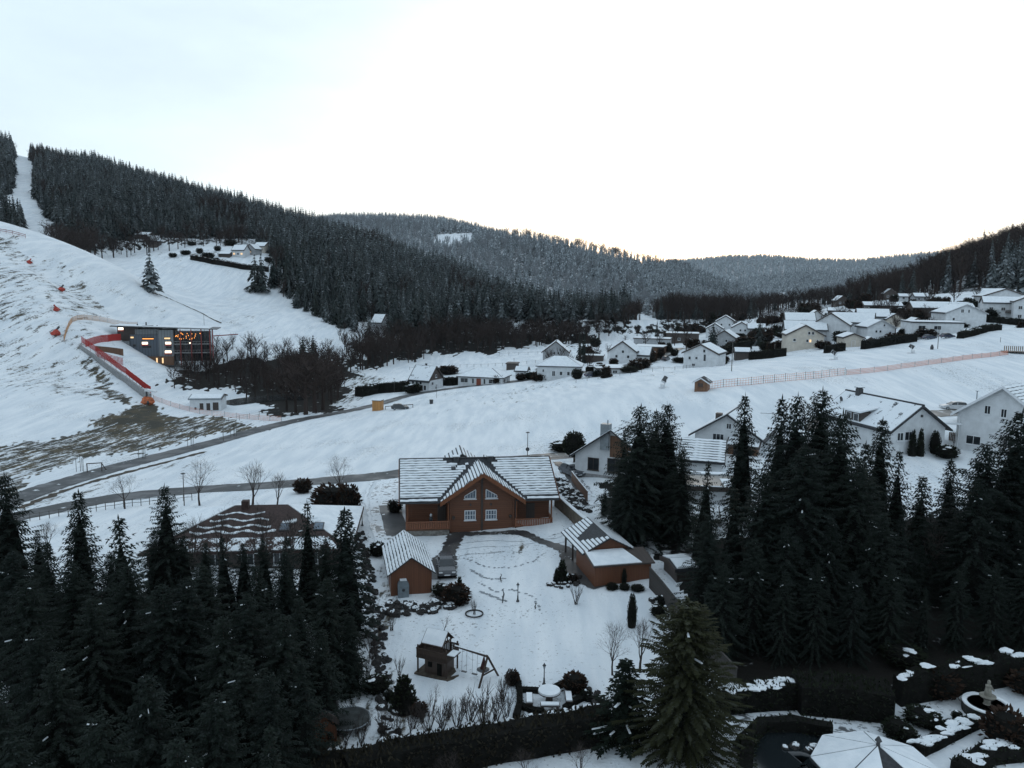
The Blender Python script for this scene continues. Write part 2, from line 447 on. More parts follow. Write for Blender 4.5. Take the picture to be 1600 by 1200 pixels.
def ground():
    ny, nx = 470, 520
    yy = np.concatenate([np.linspace(-40, 34, 14), np.geomspace(35, 4200, ny)])
    uu = np.concatenate([np.linspace(-1.6, -0.9, 30)[:-1], np.linspace(-0.9, 0.9, nx), np.linspace(0.9, 1.6, 30)[1:]])
    Y = np.repeat(yy[:, None], len(uu), 1)
    X = uu[None, :] * (np.maximum(Y, 0) + 22)
    Z = height(X, Y)
    near = np.clip((Y - 30) / 40, 0, 1)
    Z = Z + 0.05 * np.sin(X * 1.3 + 2 * np.sin(Y * 0.7)) * np.cos(Y * 1.1 + X * 0.4)
    V = np.stack([X, Y, Z], -1).reshape(-1, 3)
    nr, nc = X.shape
    i = np.arange(nr - 1)[:, None] * nc + np.arange(nc - 1)[None]
    F = np.stack([i, i + 1, i + nc + 1, i + nc], -1).reshape(-1, 4)
    me = bpy.data.meshes.new('ground')
    me.vertices.add(len(V)); me.vertices.foreach_set('co', V.ravel())
    me.loops.add(F.size); me.loops.foreach_set('vertex_index', F.ravel())
    me.polygons.add(len(F)); me.polygons.foreach_set('loop_start', np.arange(0, F.size, 4)); me.polygons.foreach_set('loop_total', np.full(len(F), 4))
    me.polygons.foreach_set('use_smooth', np.ones(len(F), bool))
    me.update(calc_edges=True)
    px, py = projn(V[:, 0], V[:, 1], V[:, 2])
    rs = np.random.RandomState(3)
    wx, wy = V[:, 0], V[:, 1]
    jx = px + rs.normal(0, 5, len(px)) + 9 * np.sin(wx * .21 + 3 * np.sin(wy * .13)) + 13 * np.sin(wy * .17 + 2 * np.sin(wx * .11)); jy = py + rs.normal(0, 2.0, len(px)) + 4 * np.sin(wx * .31 + wy * .09) + 3 * np.sin(wx * .13)
    ok = V[:, 1] > 20
    bare = np.full(len(V), 0.21); floor = np.zeros(len(V))
    for poly, v in BARE: bare[inpoly(jx, jy, poly) & ok] = v
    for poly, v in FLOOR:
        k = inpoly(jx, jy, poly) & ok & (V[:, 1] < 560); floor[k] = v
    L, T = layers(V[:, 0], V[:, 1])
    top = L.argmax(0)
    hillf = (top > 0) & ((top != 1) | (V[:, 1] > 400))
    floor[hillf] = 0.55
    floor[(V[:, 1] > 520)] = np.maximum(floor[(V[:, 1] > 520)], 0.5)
    for poly in CLEARED:
        k = inpoly(px, py, poly) & ok; floor[k] = 0.0; bare[k] = 0.08
    a = me.attributes.new('bare', 'FLOAT', 'POINT'); a.data.foreach_set('value', bare)
    a = me.attributes.new('floor', 'FLOAT', 'POINT'); a.data.foreach_set('value', floor)
    m, nt, b = node_mat('snowy_ground')
    ps = coord(nt, 'World')
    st = coord(nt, 'World', (1.0, 0.16, 0.16), (0, 0, R(-32)))
    n1 = noise(nt, 0.95, 7, st, 0.66); n2 = noise(nt, 1.8, 8, ps, 0.68); n3 = noise(nt, 0.06, 3, ps)
    n = mth(nt, 'ADD', mth(nt, 'MULTIPLY', n1, 0.5), mth(nt, 'ADD', mth(nt, 'MULTIPLY', n2, 0.3), mth(nt, 'MULTIPLY', n3, 0.2)))
    k = mth(nt, 'ADD', n, mth(nt, 'MULTIPLY', mth(nt, 'SUBTRACT', attr(nt, 'bare'), 0.5), 0.42))
    grass = ramp(nt, k, 0.49, 0.57)
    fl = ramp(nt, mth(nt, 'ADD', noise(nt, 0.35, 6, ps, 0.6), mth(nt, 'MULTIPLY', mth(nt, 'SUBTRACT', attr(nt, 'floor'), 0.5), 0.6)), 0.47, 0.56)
    gcol = mix(nt, ramp(nt, noise(nt, 0.25, 4, ps), 0.4, 0.62), (0.045, 0.043, 0.034), (0.085, 0.070, 0.045))
    sc = mix(nt, ramp(nt, noise(nt, 0.5, 5, st), 0.3, 0.7), (0.60, 0.645, 0.68), (0.74, 0.765, 0.78))
    tuft = ramp(nt, mth(nt, 'ADD', noise(nt, 3.2, 3, ps, .7), mth(nt, 'MULTIPLY', n3, .5)), .86, .97, 0, .7)
    col = mix(nt, mth(nt, 'MAXIMUM', grass, tuft), sc, gcol)
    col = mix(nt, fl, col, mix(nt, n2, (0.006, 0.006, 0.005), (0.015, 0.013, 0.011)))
    nt.links.new(col, b.inputs['Base Color'])
    b.inputs['Roughness'].default_value = 0.9
    b.inputs['Specular IOR Level'].default_value = 0.15
    bump(nt, b, mth(nt, 'ADD', noise(nt, 1.6, 7, ps, .65), mth(nt, 'MULTIPLY', n1, 0.5)), 0.7, 0.25)
    me.materials.append(m)
    o = new_obj('ground', me); o['kind'] = 'structure'
    return o
CLEARED = [
 [(22,240),(48,243),(52,300),(62,332),(88,352),(92,385),(60,402),(28,388),(40,352),(0,332),(-60,348),(-60,315),(5,318),(22,300)],
 [(684,367),(735,364),(748,377),(705,386),(678,380)],
 [(1120,424),(1135,432),(1205,462),(1165,458)],
 [(985,487),(1000,490),(1040,503),(990,508)],
 [(1455,470),(1490,463),(1545,462),(1545,475),(1460,478)],
]
GROUND = ground()
_gv = [tuple(v.co) for v in GROUND.data.vertices]
_bvh = BVHTree.FromPolygons(_gv, [tuple(p.vertices) for p in GROUND.data.polygons])
def gz(x, y):
    """height of the ground mesh itself"""
    h = _bvh.ray_cast(Vector((x, y, 900)), Vector((0, 0, -1)))
    return h[0].z if h[0] is not None else H(x, y)
def gp(x, y): return Vector((x, y, gz(x, y)))
def strip(name, pts, width, mat, lift=0.05, step=1.0, cross=4, edge=0.0, seed=1, jag=0.0):
    """a road, path or track laid on the ground along points (x, y); jag makes ragged edges"""
    q = random.Random(seed)
    P2 = [Vector((p[0], p[1])) for p in pts]
    w = width if isinstance(width, (list, tuple)) else [width] * len(P2)
    C = []
    for i in range(len(P2) - 1):       # Catmull-Rom
        a = P2[max(i - 1, 0)]; b = P2[i]; c = P2[i + 1]; d = P2[min(i + 2, len(P2) - 1)]
        n = max(2, int((c - b).length / step))
        for k in range(n):
            t = k / n
            C.append((0.5 * ((2 * b) + (c - a) * t + (2 * a - 5 * b + 4 * c - d) * t * t + (3 * b - a - 3 * c + d) * t ** 3), w[i] * (1 - t) + w[i + 1] * t))
    C.append((P2[-1], w[-1]))
    mb = MB()
    for i, (c, ww) in enumerate(C):
        t = (C[min(i + 1, len(C) - 1)][0] - C[max(i - 1, 0)][0])
        t = t.normalized() if t.length > 1e-6 else Vector((1, 0))
        nrm = Vector((-t.y, t.x))
        hl = ww / 2 + q.uniform(-jag, jag); hr = ww / 2 + q.uniform(-jag, jag)
        for k in range(cross + 1):
            f = k / cross
            pt = c + nrm * (-hr + (hl + hr) * f)
            mb.v.append((pt.x, pt.y, gz(pt.x, pt.y) + lift))
    n = cross + 1
    for i in range(len(C) - 1):
        for k in range(cross):
            mb.f.append((i * n + k + 1, i * n + k, (i + 1) * n + k, (i + 1) * n + k + 1)); mb.m.append(0)
    o = mb.build(name, mat, smooth=True)
    return o
# ------------------------------------------------------------------ trees
def blade(mb, a, b, w, up, tip, mi=0):
    """one leaf-shaped spray from a to b"""
    d = b - a
    s = d.cross(up)
    if s.length < 1e-6: s = Vector((1, 0, 0))
    s = s.normalized() * w
    m = a + d * 0.55
    n = len(mb.v)
    mb.v.extend([tuple(a), tuple(m + s), tuple(b), tuple(m - s)])
    mb.f.append((n, n + 1, n + 2, n + 3)); mb.m.append(mi); mb.a.append(tip)
def far_conifer(seed, h=1.0, rad=0.17, tiers=13, per=9, bare=0.10):
    """a spruce for the wooded slopes, unit height: tiers of drooping boughs round a thin trunk"""
    q = random.Random(seed); mb = MB()
    mb.bar((0, 0, -0.08), (0, 0, 0.97), 0.026, mi=1, n=5, w2=0.004)
    mb.a = [0.0] * len(mb.f)
    for k in range(tiers):
        t = k / (tiers - 1)
        z = bare + (0.97 - bare) * t
        r = rad * (1 - t) ** 0.85 * q.uniform(0.82, 1.12) + 0.012
        for i in range(per if t < 0.7 else per - 3):
            a = 2 * math.pi * (i + q.random() * 0.8) / per + k
            rr = r * q.uniform(0.6, 1.15)
            o = Vector((math.cos(a), math.sin(a), 0))
            s = o * (rr * 0.12) + Vector((0, 0, z + 0.02))
            e = o * rr + Vector((0, 0, z - rr * q.uniform(0.25, 0.6)))
            blade(mb, s, e, rr * q.uniform(0.20, 0.32) + 0.006, Vector((0, 0, 1)), q.random())
            blade(mb, s * 0.5 + e * 0.5, e + Vector((q.uniform(-.02, .02), q.uniform(-.02, .02), -0.035)), rr * 0.2 + 0.004, o, q.random() * 0.7)
    blade(mb, Vector((0, 0, 0.93)), Vector((0, 0, 1.0)), 0.008, Vector((1, 0, 0)), 0.3)
    return mb
def bare_tree(seed, h, spread=0.45, levels=4, r=0.022, n3=3, trunk=0.28, twig=1.0, fork=(3, 4), lean=0.0):
    """a leafless tree: trunk, limbs and twigs as thin tapering tubes"""
    q = random.Random(seed); mb = MB()
    def grow(p, d, ln, rad, lv):
        segs = 2 if lv > 1 else 1
        for _ in range(segs):
            d2 = (d + Vector((q.uniform(-1, 1), q.uniform(-1, 1), q.uniform(-.3, .7))) * 0.16).normalized()
            e = p + d2 * ln / segs
            mb.bar(p, e, rad * 2, n=(5 if lv >= levels - 1 else n3), w2=rad * 1.45)
            p, d, rad = e, d2, rad * 0.78
        if lv == 0: return
        k = q.randint(*fork) + (1 if lv == 1 else 0)
        a0 = q.random() * 6.28
        for i in range(k):
            a = a0 + 6.28 * i / k + q.uniform(-.4, .4)
            x = d.cross(Vector((0.3, 0.2, 1))).normalized(); y = x.cross(d)
            sp = spread * q.uniform(0.6, 1.4)
            nd = (d + (x * math.cos(a) + y * math.sin(a)) * sp * 1.5 + Vector((0, 0, 0.12))).normalized()
            grow(p - d * ln * q.uniform(0, .3), nd, ln * q.uniform(0.55, 0.85), rad * q.uniform(0.5, 0.7) * (twig if lv == 1 else 1), lv - 1)
        if lv >= 2: grow(p, (d + Vector((0, 0, .2))).normalized(), ln * 0.75, rad * 0.75, lv - 1)
    grow(Vector((0, 0, -0.02 * h)), Vector((lean, 0, 1)).normalized(), h * trunk, r * h, levels)
    return mb
def far_bare(seed):
    """a leafless broadleaf for the woods in the valley, unit height, cheap twigs"""
    q = random.Random(seed); mb = MB()
    mb.bar((0, 0, -0.06), (0, 0, 0.45), 0.035, n=4, w2=0.02)
    for i in range(11):
        a = 2.4 * i + q.uniform(-.3, .3); z = 0.22 + 0.035 * i
        o = Vector((math.cos(a), math.sin(a), 0))
        p0 = Vector((0, 0, z)); p1 = p0 + o * q.uniform(.13, .24) + Vector((0, 0, q.uniform(.14, .28)))
        mb.bar(p0, p1, 0.017, n=3, w2=0.008)
        for j in range(8):
            b = p0.lerp(p1, q.uniform(.35, 1))
            e = b + (o * q.uniform(-.1, .5) + Vector((q.uniform(-.5, .5), q.uniform(-.5, .5), q.uniform(.35, 1.0)))) * q.uniform(.14, .30)
            e.z = min(e.z, q.uniform(.8, 1.0))
            n = len(mb.v); w = Vector((q.uniform(-1, 1), q.uniform(-1, 1), .2)).normalized() * 0.007
            mb.v.extend([tuple(b - w), tuple(b + w), tuple(e)]); mb.f.append((n, n + 1, n + 2)); mb.m.append(0)
            for _ in range(3):
                c = b.lerp(e, q.uniform(.3, .9)); f = c + Vector((q.uniform(-1, 1), q.uniform(-1, 1), q.uniform(0, 1))) * 0.075
                w = Vector((q.uniform(-1, 1), q.uniform(-1, 1), .2)).normalized() * 0.005
                n = len(mb.v); mb.v.extend([tuple(c - w), tuple(c + w), tuple(f)]); mb.f.append((n, n + 1, n + 2)); mb.m.append(0)
    return mb
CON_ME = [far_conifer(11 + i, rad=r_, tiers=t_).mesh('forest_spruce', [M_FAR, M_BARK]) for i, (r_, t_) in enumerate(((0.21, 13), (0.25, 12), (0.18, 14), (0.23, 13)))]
BARE_ME = [far_bare(31 + i).mesh('bare_tree', [M_WOODS]) for i in range(3)]
def gn_scatter(name, pts, attrs, srcs, kind='stuff'):
    """ONE object of many trees: a point for each, on which the geometry nodes set copies of the given source trees"""
    me = bpy.data.meshes.new(name)
    me.from_pydata([tuple(p) for p in pts], [], [])
    for k, v in attrs.items():
        a = me.attributes.new(k, 'INT' if k == 'kind' else 'FLOAT', 'POINT'); a.data.foreach_set('value', v)
    o = new_obj(name, me)
    ng = bpy.data.node_groups.new(name, 'GeometryNodeTree')
    ng.interface.new_socket('Geometry', in_out='INPUT', socket_type='NodeSocketGeometry')
    ng.interface.new_socket('Geometry', in_out='OUTPUT', socket_type='NodeSocketGeometry')
    nn, ll = ng.nodes, ng.links
    gi = nn.new('NodeGroupInput'); go = nn.new('NodeGroupOutput')
    gtoi = nn.new('GeometryNodeGeometryToInstance')
    for s in reversed(srcs):
        oi = nn.new('GeometryNodeObjectInfo'); oi.inputs['Object'].default_value = s; oi.transform_space = 'ORIGINAL'
        ll.new(oi.outputs['Geometry'], gtoi.inputs[0])
    iop = nn.new('GeometryNodeInstanceOnPoints'); iop.inputs['Pick Instance'].default_value = True
    m2p = nn.new('GeometryNodeMeshToPoints'); ll.new(gi.outputs[0], m2p.inputs['Mesh'])
    ll.new(m2p.outputs[0], iop.inputs['Points']); ll.new(gtoi.outputs[0], iop.inputs['Instance'])
    def na(n, t):
        x = nn.new('GeometryNodeInputNamedAttribute'); x.data_type = t; x.inputs['Name'].default_value = n; return x.outputs['Attribute']
    ll.new(na('kind', 'INT'), iop.inputs['Instance Index'])
    cx = nn.new('ShaderNodeCombineXYZ'); ll.new(na('turn', 'FLOAT'), cx.inputs['Z'])
    e2r = nn.new('FunctionNodeEulerToRotation'); ll.new(cx.outputs[0], e2r.inputs[0]); ll.new(e2r.outputs[0], iop.inputs['Rotation'])
    cs = nn.new('ShaderNodeCombineXYZ')
    ll.new(na('girth', 'FLOAT'), cs.inputs['X']); ll.new(na('girth', 'FLOAT'), cs.inputs['Y']); ll.new(na('tall', 'FLOAT'), cs.inputs['Z'])
    ll.new(cs.outputs[0], iop.inputs['Scale'])
    ll.new(iop.outputs[0], go.inputs[0])
    md = o.modifiers.new('trees', 'NODES'); md.node_group = ng
    o['kind'] = kind
    return o
def grid_pts(x0, x1, y0, y1, sp, seed):
    r = np.random.RandomState(seed)
    gx, gy = np.meshgrid(np.arange(x0, x1, sp), np.arange(y0, y1, sp))
    return gx.ravel() + r.uniform(-.45, .45, gx.size) * sp, gy.ravel() + r.uniform(-.45, .45, gx.size) * sp, r
CON_EDGE = [(-900,450),(-40,420),(85,392),(150,392),(200,378),(240,372),(330,374),(395,374),(424,398),(424,458),(480,492),(537,517),(565,540),(700,524),(800,514),(900,517),(985,500),(1015,488)]
BARE_EDGE = [(528,530),(548,583),(640,567),(700,553),(800,547),(890,538),(955,530),(985,507),(1020,520)]
def edge(e, px): return np.interp(px, [a for a, _ in e], [b for _, b in e])
def mask_cleared(px, py):
    k = np.zeros(len(px), bool)
    for p in CLEARED: k |= inpoly(px, py, p)
    return k
def wood():
    con = []; bar = []
    # hill 1: dense spruce above its lower edge, leafless trees along the foot
    x, y, r = grid_pts(-720, 160, 310, 960, 5.4, 5)
    L, T = layers(x, y); z = height(x, y); top = L.argmax(0)
    px, py = projn(x, y, z)
    t = T[1]
    c = (py < edge(CON_EDGE, px)) & (t < 1.06) & (px > -330) & (px < 1012) & (y > 310) & ~mask_cleared(px, py) & ((top == 1) | (y > 440) | (px > 430))
    big = (0.62 + 0.50 * r.uniform(0, 1, len(x))) * (1 + .22 * np.sin(x / 19 + 2 * np.sin(y / 31)) * np.cos(y / 23 + x / 60))
    brown = (np.sin(x / 33 + 2) * np.cos(y / 41 + x / 77) > 0.62) & (t > .25)
    for i in np.where(c)[0]:
        if (brown[i] and r.rand() < .6) or r.rand() < .05: bar.append((x[i], y[i], z[i], 15 * big[i], 0))
        else: con.append((x[i], y[i], z[i], 17.5 * big[i], 0.03 + 0.20 * r.rand() ** 2 + 0.24 * min(1, t[i])))
    # valley foot
    x, y, r = grid_pts(-330, 140, 230, 520, 5.0, 6)
    z = height(x, y); px, py = projn(x, y, z)
    V1 = [(250,612),(300,578),(330,566),(420,568),(470,566),(520,585),(540,604),(528,636),(460,650),(420,640),(366,612)]
    V2 = [(330,545),(420,548),(520,560),(545,578),(545,590),(470,575),(330,570)]
    c = inpoly(px, py, V1) | (inpoly(px, py, V2) & (r.rand(len(x)) < .8)) | ((px > 530) & (px < 1000) & (py >= edge(CON_EDGE, px)) & (py < edge(BARE_EDGE, px)))
    for i in np.where(c)[0]: bar.append((x[i], y[i], z[i], 5 + 5.5 * r.rand() ** 1.3 + (4 if px[i] > 560 else 9 * r.rand() if 440 < px[i] < 530 and py[i] > 590 else 0), 0))
    # hamlet slope and the edge by the ski run
    x, y, r = grid_pts(-320, -90, 400, 560, 7, 8)
    z = height(x, y); px, py = projn(x, y, z)
    c = inpoly(px, py, [(92,395),(150,398),(165,412),(120,412),(60,400)]) | inpoly(px, py, [(165,398),(200,376),(330,374),(395,374),(395,382),(345,386),(300,385),(240,398),(180,404)])
    for i in np.where(c & (r.rand(len(x)) < .75))[0]: bar.append((x[i], y[i], z[i], 7 + 9 * r.rand() + (7 if px[i] < 165 else 0), 0))
    # hill 2; strong frost here partly paints in the distance haze
    x, y, r = grid_pts(-420, 360, 560, 1560, 7.6, 9)
    L, T = layers(x, y); z = height(x, y); top = L.argmax(0); px, py = projn(x, y, z)
    c = (top == 2) & (T[2] < 1.05) & (px > 470) & (px < 1300) & ~mask_cleared(px, py) & (r.rand(len(x)) < .93)
    ridge = (T[2] > .93) & (px > 790) & (px < 1075)
    for i in np.where(c)[0]:
        if ridge[i]:
            if r.rand() < .5: bar.append((x[i], y[i], z[i], 14 + 7 * r.rand(), .5))
        elif r.rand() < (.35 if np.sin(x[i] / 70 + y[i] / 110) > .35 else .04): bar.append((x[i], y[i], z[i], 11 + 6 * r.rand(), 1.2))
        else: con.append((x[i], y[i], z[i], 11 + 6 * r.rand() + 3 * math.sin(x[i] / 31 + y[i] / 47), (0.70 if px[i] > 750 else 0.95) + 0.35 * r.rand()))
    # brown woods on the valley floor beyond the town, and right hill
    x, y, r = grid_pts(40, 640, 330, 700, 6.4, 10)
    L, T = layers(x, y); z = height(x, y); top = L.argmax(0); px, py = projn(x, y, z)
    w1 = inpoly(px, py, [(1030,520),(1010,500),(1060,480),(1150,474),(1250,466),(1330,462),(1400,455),(1440,452),(1440,462),(1340,476),(1240,482),(1180,498),(1110,506)])
    w2 = (T[5] > -.05) & (T[5] < 1.05) & (top == 5) & (px > 1230)
    cz = w2 & inpoly(px, py, [(1560,435),(1700,410),(1700,470),(1565,462)])
    tk = (w1 | w2) & ~mask_cleared(px, py)
    for i in np.where(tk)[0]:
        if cz[i] or (w2[i] and r.rand() < .03): con.append((x[i], y[i], z[i], 17 + 9 * r.rand(), 0.12 + .2 * r.rand()))
        elif w1[i] and r.rand() < .12: con.append((x[i], y[i], z[i], 11 + 5 * r.rand(), 0.1))
        elif r.rand() < .9: bar.append((x[i], y[i], z[i], (16 if w2[i] else 11) + 8 * r.rand(), 0))
    # hill 4 and hill 3, far off; frost pales them in place of haze
    for k, sp, lo, hi, x0, x1, y0, y1 in ((4, 13, 980, 1700, 150, 1250, 900, 1760), (3, 20, 900, 1900, 100, 2300, 1250, 3000)):
        x, y, r = grid_pts(x0, x1, y0, y1, sp, 20 + k)
        L, T = layers(x, y); z = height(x, y); top = L.argmax(0); px, py = projn(x, y, z)
        c = (top == k) & (T[k] > .12) & (T[k] < 1.05) & (px > lo) & (px < hi) & (r.rand(len(x)) < .93)
        for i in np.where(c)[0]: con.append((x[i], y[i], z[i], 15 + 6 * r.rand(), (.95 if k == 4 else 1.3) + .2 * r.rand()))
    hp = at(588, 513)            # the clearing round the single house at the forest edge
    free = lambda t: not (abs(t[0] - hp.x) < 8 and hp.y - 26 < t[1] < hp.y + 10)
    return [t for t in con if free(t)], [t for t in bar if free(t)]
con, bar = wood()
def visible_first(lst, n):
    """the n that show largest: nearest to the camera and inside the frame"""
    s = []
    for i, (x, y, z, h, f) in enumerate(lst):
        px, py = proj((x, y, z + h * .8))
        if -10 < px < 1610: s.append((y / h, i))
    s.sort()
    return set(i for _, i in s[:n])
def put_far(me, x, y, z, h, f, label, cat, group, name):
    o = new_obj(name, me, None, (x, y, z), rnd.random() * 6.28)
    g = h * rnd.uniform(.85, 1.15)
    o.scale = (g, g, h)
    o['frost_haze'] = float(f); o['shade'] = rnd.random()
    return tag(o, label, cat, group)
near_c = visible_first(con, 215)
near_b = visible_first(bar, 200)
SRC_C = []; SRC_B = []
for i in sorted(near_c):
    x, y, z, h, f = con[i]
    right = x > 60
    k = len(SRC_C) % 4
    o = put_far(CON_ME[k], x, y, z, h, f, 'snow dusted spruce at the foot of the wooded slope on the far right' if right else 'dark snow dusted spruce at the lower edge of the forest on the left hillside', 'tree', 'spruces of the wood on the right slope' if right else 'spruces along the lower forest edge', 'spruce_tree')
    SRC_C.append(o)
for i in sorted(near_b):
    x, y, z, h, f = bar[i]
    right = x > 60
    o = put_far(BARE_ME[len(SRC_B) % 3], x, y, z, h, f, 'bare brown tree in the woods above the village' if right else 'bare brown tree in the thicket on the valley floor', 'tree', 'bare trees above the village' if right else 'bare trees on the valley floor', 'bare_tree')
    SRC_B.append(o)
# every source mesh once, for the masses
def scatter_rest(name, lst, used, srcs):
    k = [i for i in range(len(lst)) if i not in used]
    r = np.random.RandomState(77)
    pts = [lst[i][:3] for i in k]; hs = np.array([lst[i][3] for i in k])
    gn_scatter(name, pts, {'kind': r.randint(0, len(srcs), len(k)), 'turn': r.uniform(0, 6.28, len(k)), 'tall': hs, 'girth': hs * r.uniform(.8, 1.25, len(k)), 'frost_haze': np.array([lst[i][4] for i in k]), 'shade': r.rand(len(k))}, srcs)
scatter_rest('spruce_forest', con, near_c, SRC_C[:4])
scatter_rest('bare_woodland', bar, near_b, SRC_B[:3])
print('forest', len(con), len(bar))
# ------------------------------------------------------------------ garden trees, each with trunk, crown and the snow it carries
M_DEEP = plain('dark_inner_core', (.008, .009, .008), .95, .4, 3, spec=.02)  # for the core added in spruce crowns to keep them dark
def spruce_parts(seed, h, rad, slim=0.85, base=0.06, droop=0.45, dens=1.0, whorl=0.42, ragged=0.25, snow=70, bs=1.0, nb=9):
    q = random.Random(seed)
    ins = MB().lathe([(max(.05, rad * .50 * (1 - t_ * 1.12) ** (slim * 1.15) * min(1, .3 + t_ * 8)) if t_ < .8 else .05, h * (base * .6 + t_ * .93)) for t_ in (0, .06, .2, .4, .6, .75, .84)], 9)  # dark cone added inside the crown to block light
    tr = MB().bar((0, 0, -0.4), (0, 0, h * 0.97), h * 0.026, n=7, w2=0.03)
    cr = MB(); sn = MB()
    z = h * base; k = 0
    while z < h * 0.985:
        t = z / h
        L0 = rad * ((1 - t) ** slim) * (0.75 + 0.25 * min(1, (t - base + .02) * 7)) + 0.10
        n = max(4, int(nb - nb / 3 * t))
        for i in range(n):
            a = 2 * math.pi * (i + q.uniform(-.45, .45)) / n + k * 0.7
            L = L0 * q.uniform(1 - ragged * 1.6, 1 + ragged)
            o = Vector((math.cos(a), math.sin(a), 0)); sd = Vector((-o.y, o.x, 0))
            dr = droop * q.uniform(.6, 1.3) * (1 - t * 0.75); up = 0.25 * t + 0.12
            def pt(f): return o * (L * f) + Vector((0, 0, z + L * (up * f - dr * f * f * 1.25 + 0.25 * dr * f ** 4)))
            m = max(2, int(L / 0.24 * dens))
            for j in range(m):
                f = (j + 0.8) / m
                p = pt(f)
                w = (0.22 + 0.34 * (1 - f) * min(1.6, L) * 0.7) * q.uniform(.7, 1.25) * bs
                for s in (-1, 1):
                    e = p + sd * (s * w) + o * (w * 0.55) + Vector((0, 0, -w * q.uniform(.15, .7)))
                    blade(cr, p, e, (0.075 + 0.035 * q.random()) * bs, Vector((0, 0, 1)), q.random())
                e = p + (o * 0.22 + Vector((q.uniform(-.1, .1), q.uniform(-.1, .1), -q.uniform(.2, .5)))) * bs
                blade(cr, p, e, 0.085 * bs, o, q.random() * .8)
            blade(cr, pt(.8), pt(1.0) + o * 0.2, 0.1, Vector((0, 0, 1)), q.random())
            if q.random() < snow / 3500 and L > .6:
                f = q.uniform(.45, .95); p = pt(f) + Vector((0, 0, .05)); l = q.uniform(.25, .7)
                e1 = pt(max(.1, f - l / L)) + Vector((0, 0, .07)); wd = q.uniform(.025, .07)
                sn.hexa([p - sd * wd + o * .1, p + sd * wd + o * .1, e1 + sd * wd, e1 - sd * wd], [p - sd * wd * .6 + o * .08 + Vector((0, 0, .08)), p + sd * wd * .6 + o * .08 + Vector((0, 0, .08)), e1 + sd * wd * .6 + Vector((0, 0, .1)), e1 - sd * wd * .6 + Vector((0, 0, .1))])
        z += whorl * q.uniform(.8, 1.2) * (1 - .3 * t); k += 1
    blade(cr, Vector((0, 0, h * .96)), Vector((0, 0, h * 1.02)), .07, Vector((1, 0, 0)), .5)
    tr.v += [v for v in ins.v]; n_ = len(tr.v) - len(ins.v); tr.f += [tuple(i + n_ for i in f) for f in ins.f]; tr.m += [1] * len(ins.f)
    return tr, cr, sn
def make_spruce(seed, h, rad, mat=None, **kw):
    tr, cr, sn = spruce_parts(seed, h, rad, **kw)
    t = thing('spruce_tree', 'x', 'tree')
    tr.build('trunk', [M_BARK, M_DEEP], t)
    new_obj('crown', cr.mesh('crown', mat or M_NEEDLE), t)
    if sn.f: sn.build('snow', M_SNOW, t)['kind'] = 'stuff'
    return t, h
HERO = {}
_HK = {'broad': (1, 18.0, 6.0, dict(slim=.68, snow=26)), 'tall': (2, 18.0, 4.8, dict(slim=.72, snow=20, ragged=.3)), 'slim': (3, 15.0, 2.6, dict(slim=.75, snow=18, droop=.6)),
       'dense': (4, 17.0, 5.0, dict(slim=.62, snow=22, ragged=.35)), 'loose': (5, 16.0, 4.0, dict(slim=.9, snow=30, ragged=.45, dens=.75, whorl=.55)), 'small': (6, 7.0, 1.9, dict(slim=.9, snow=420, whorl=.30, bs=.75, dens=1.3))}
def hero(kind, x, y, h, label, girth=1.0, group=None, name='spruce_tree', rz=None, frost_haze=0.015, z=None):
    if kind not in HERO:
        s, h0, r0, kw = _HK[kind]
        t, _ = make_spruce(s, h0, r0, **kw); HERO[kind] = (t, h0, r0)
        src = t
    else:
        src = copy_tree(HERO[kind][0])
    h0 = HERO[kind][1]
    src.name = name
    src.location = (x, y, (gz(x, y) if z is None else z) - .05)
    src.rotation_euler = (rnd.uniform(-.025, .025), rnd.uniform(-.025, .025), rnd.random() * 6.28 if rz is None else rz)
    k = h / h0
    src.scale = (k * girth, k * girth, k)
    src['label'] = label; src['category'] = 'tree'
    if group: src['group'] = group
    elif 'group' in src: del src['group']
    for c in src.children:
        c['frost_haze'] = frost_haze; c['shade'] = rnd.random()
    return src
def top_at(px, py, Y):
    """place for a tree whose top shows at that pixel and which stands Y metres away: x, y, height"""
    p = P(px, py, Y)
    return p.x, p.y, p.z - gz(p.x, p.y)
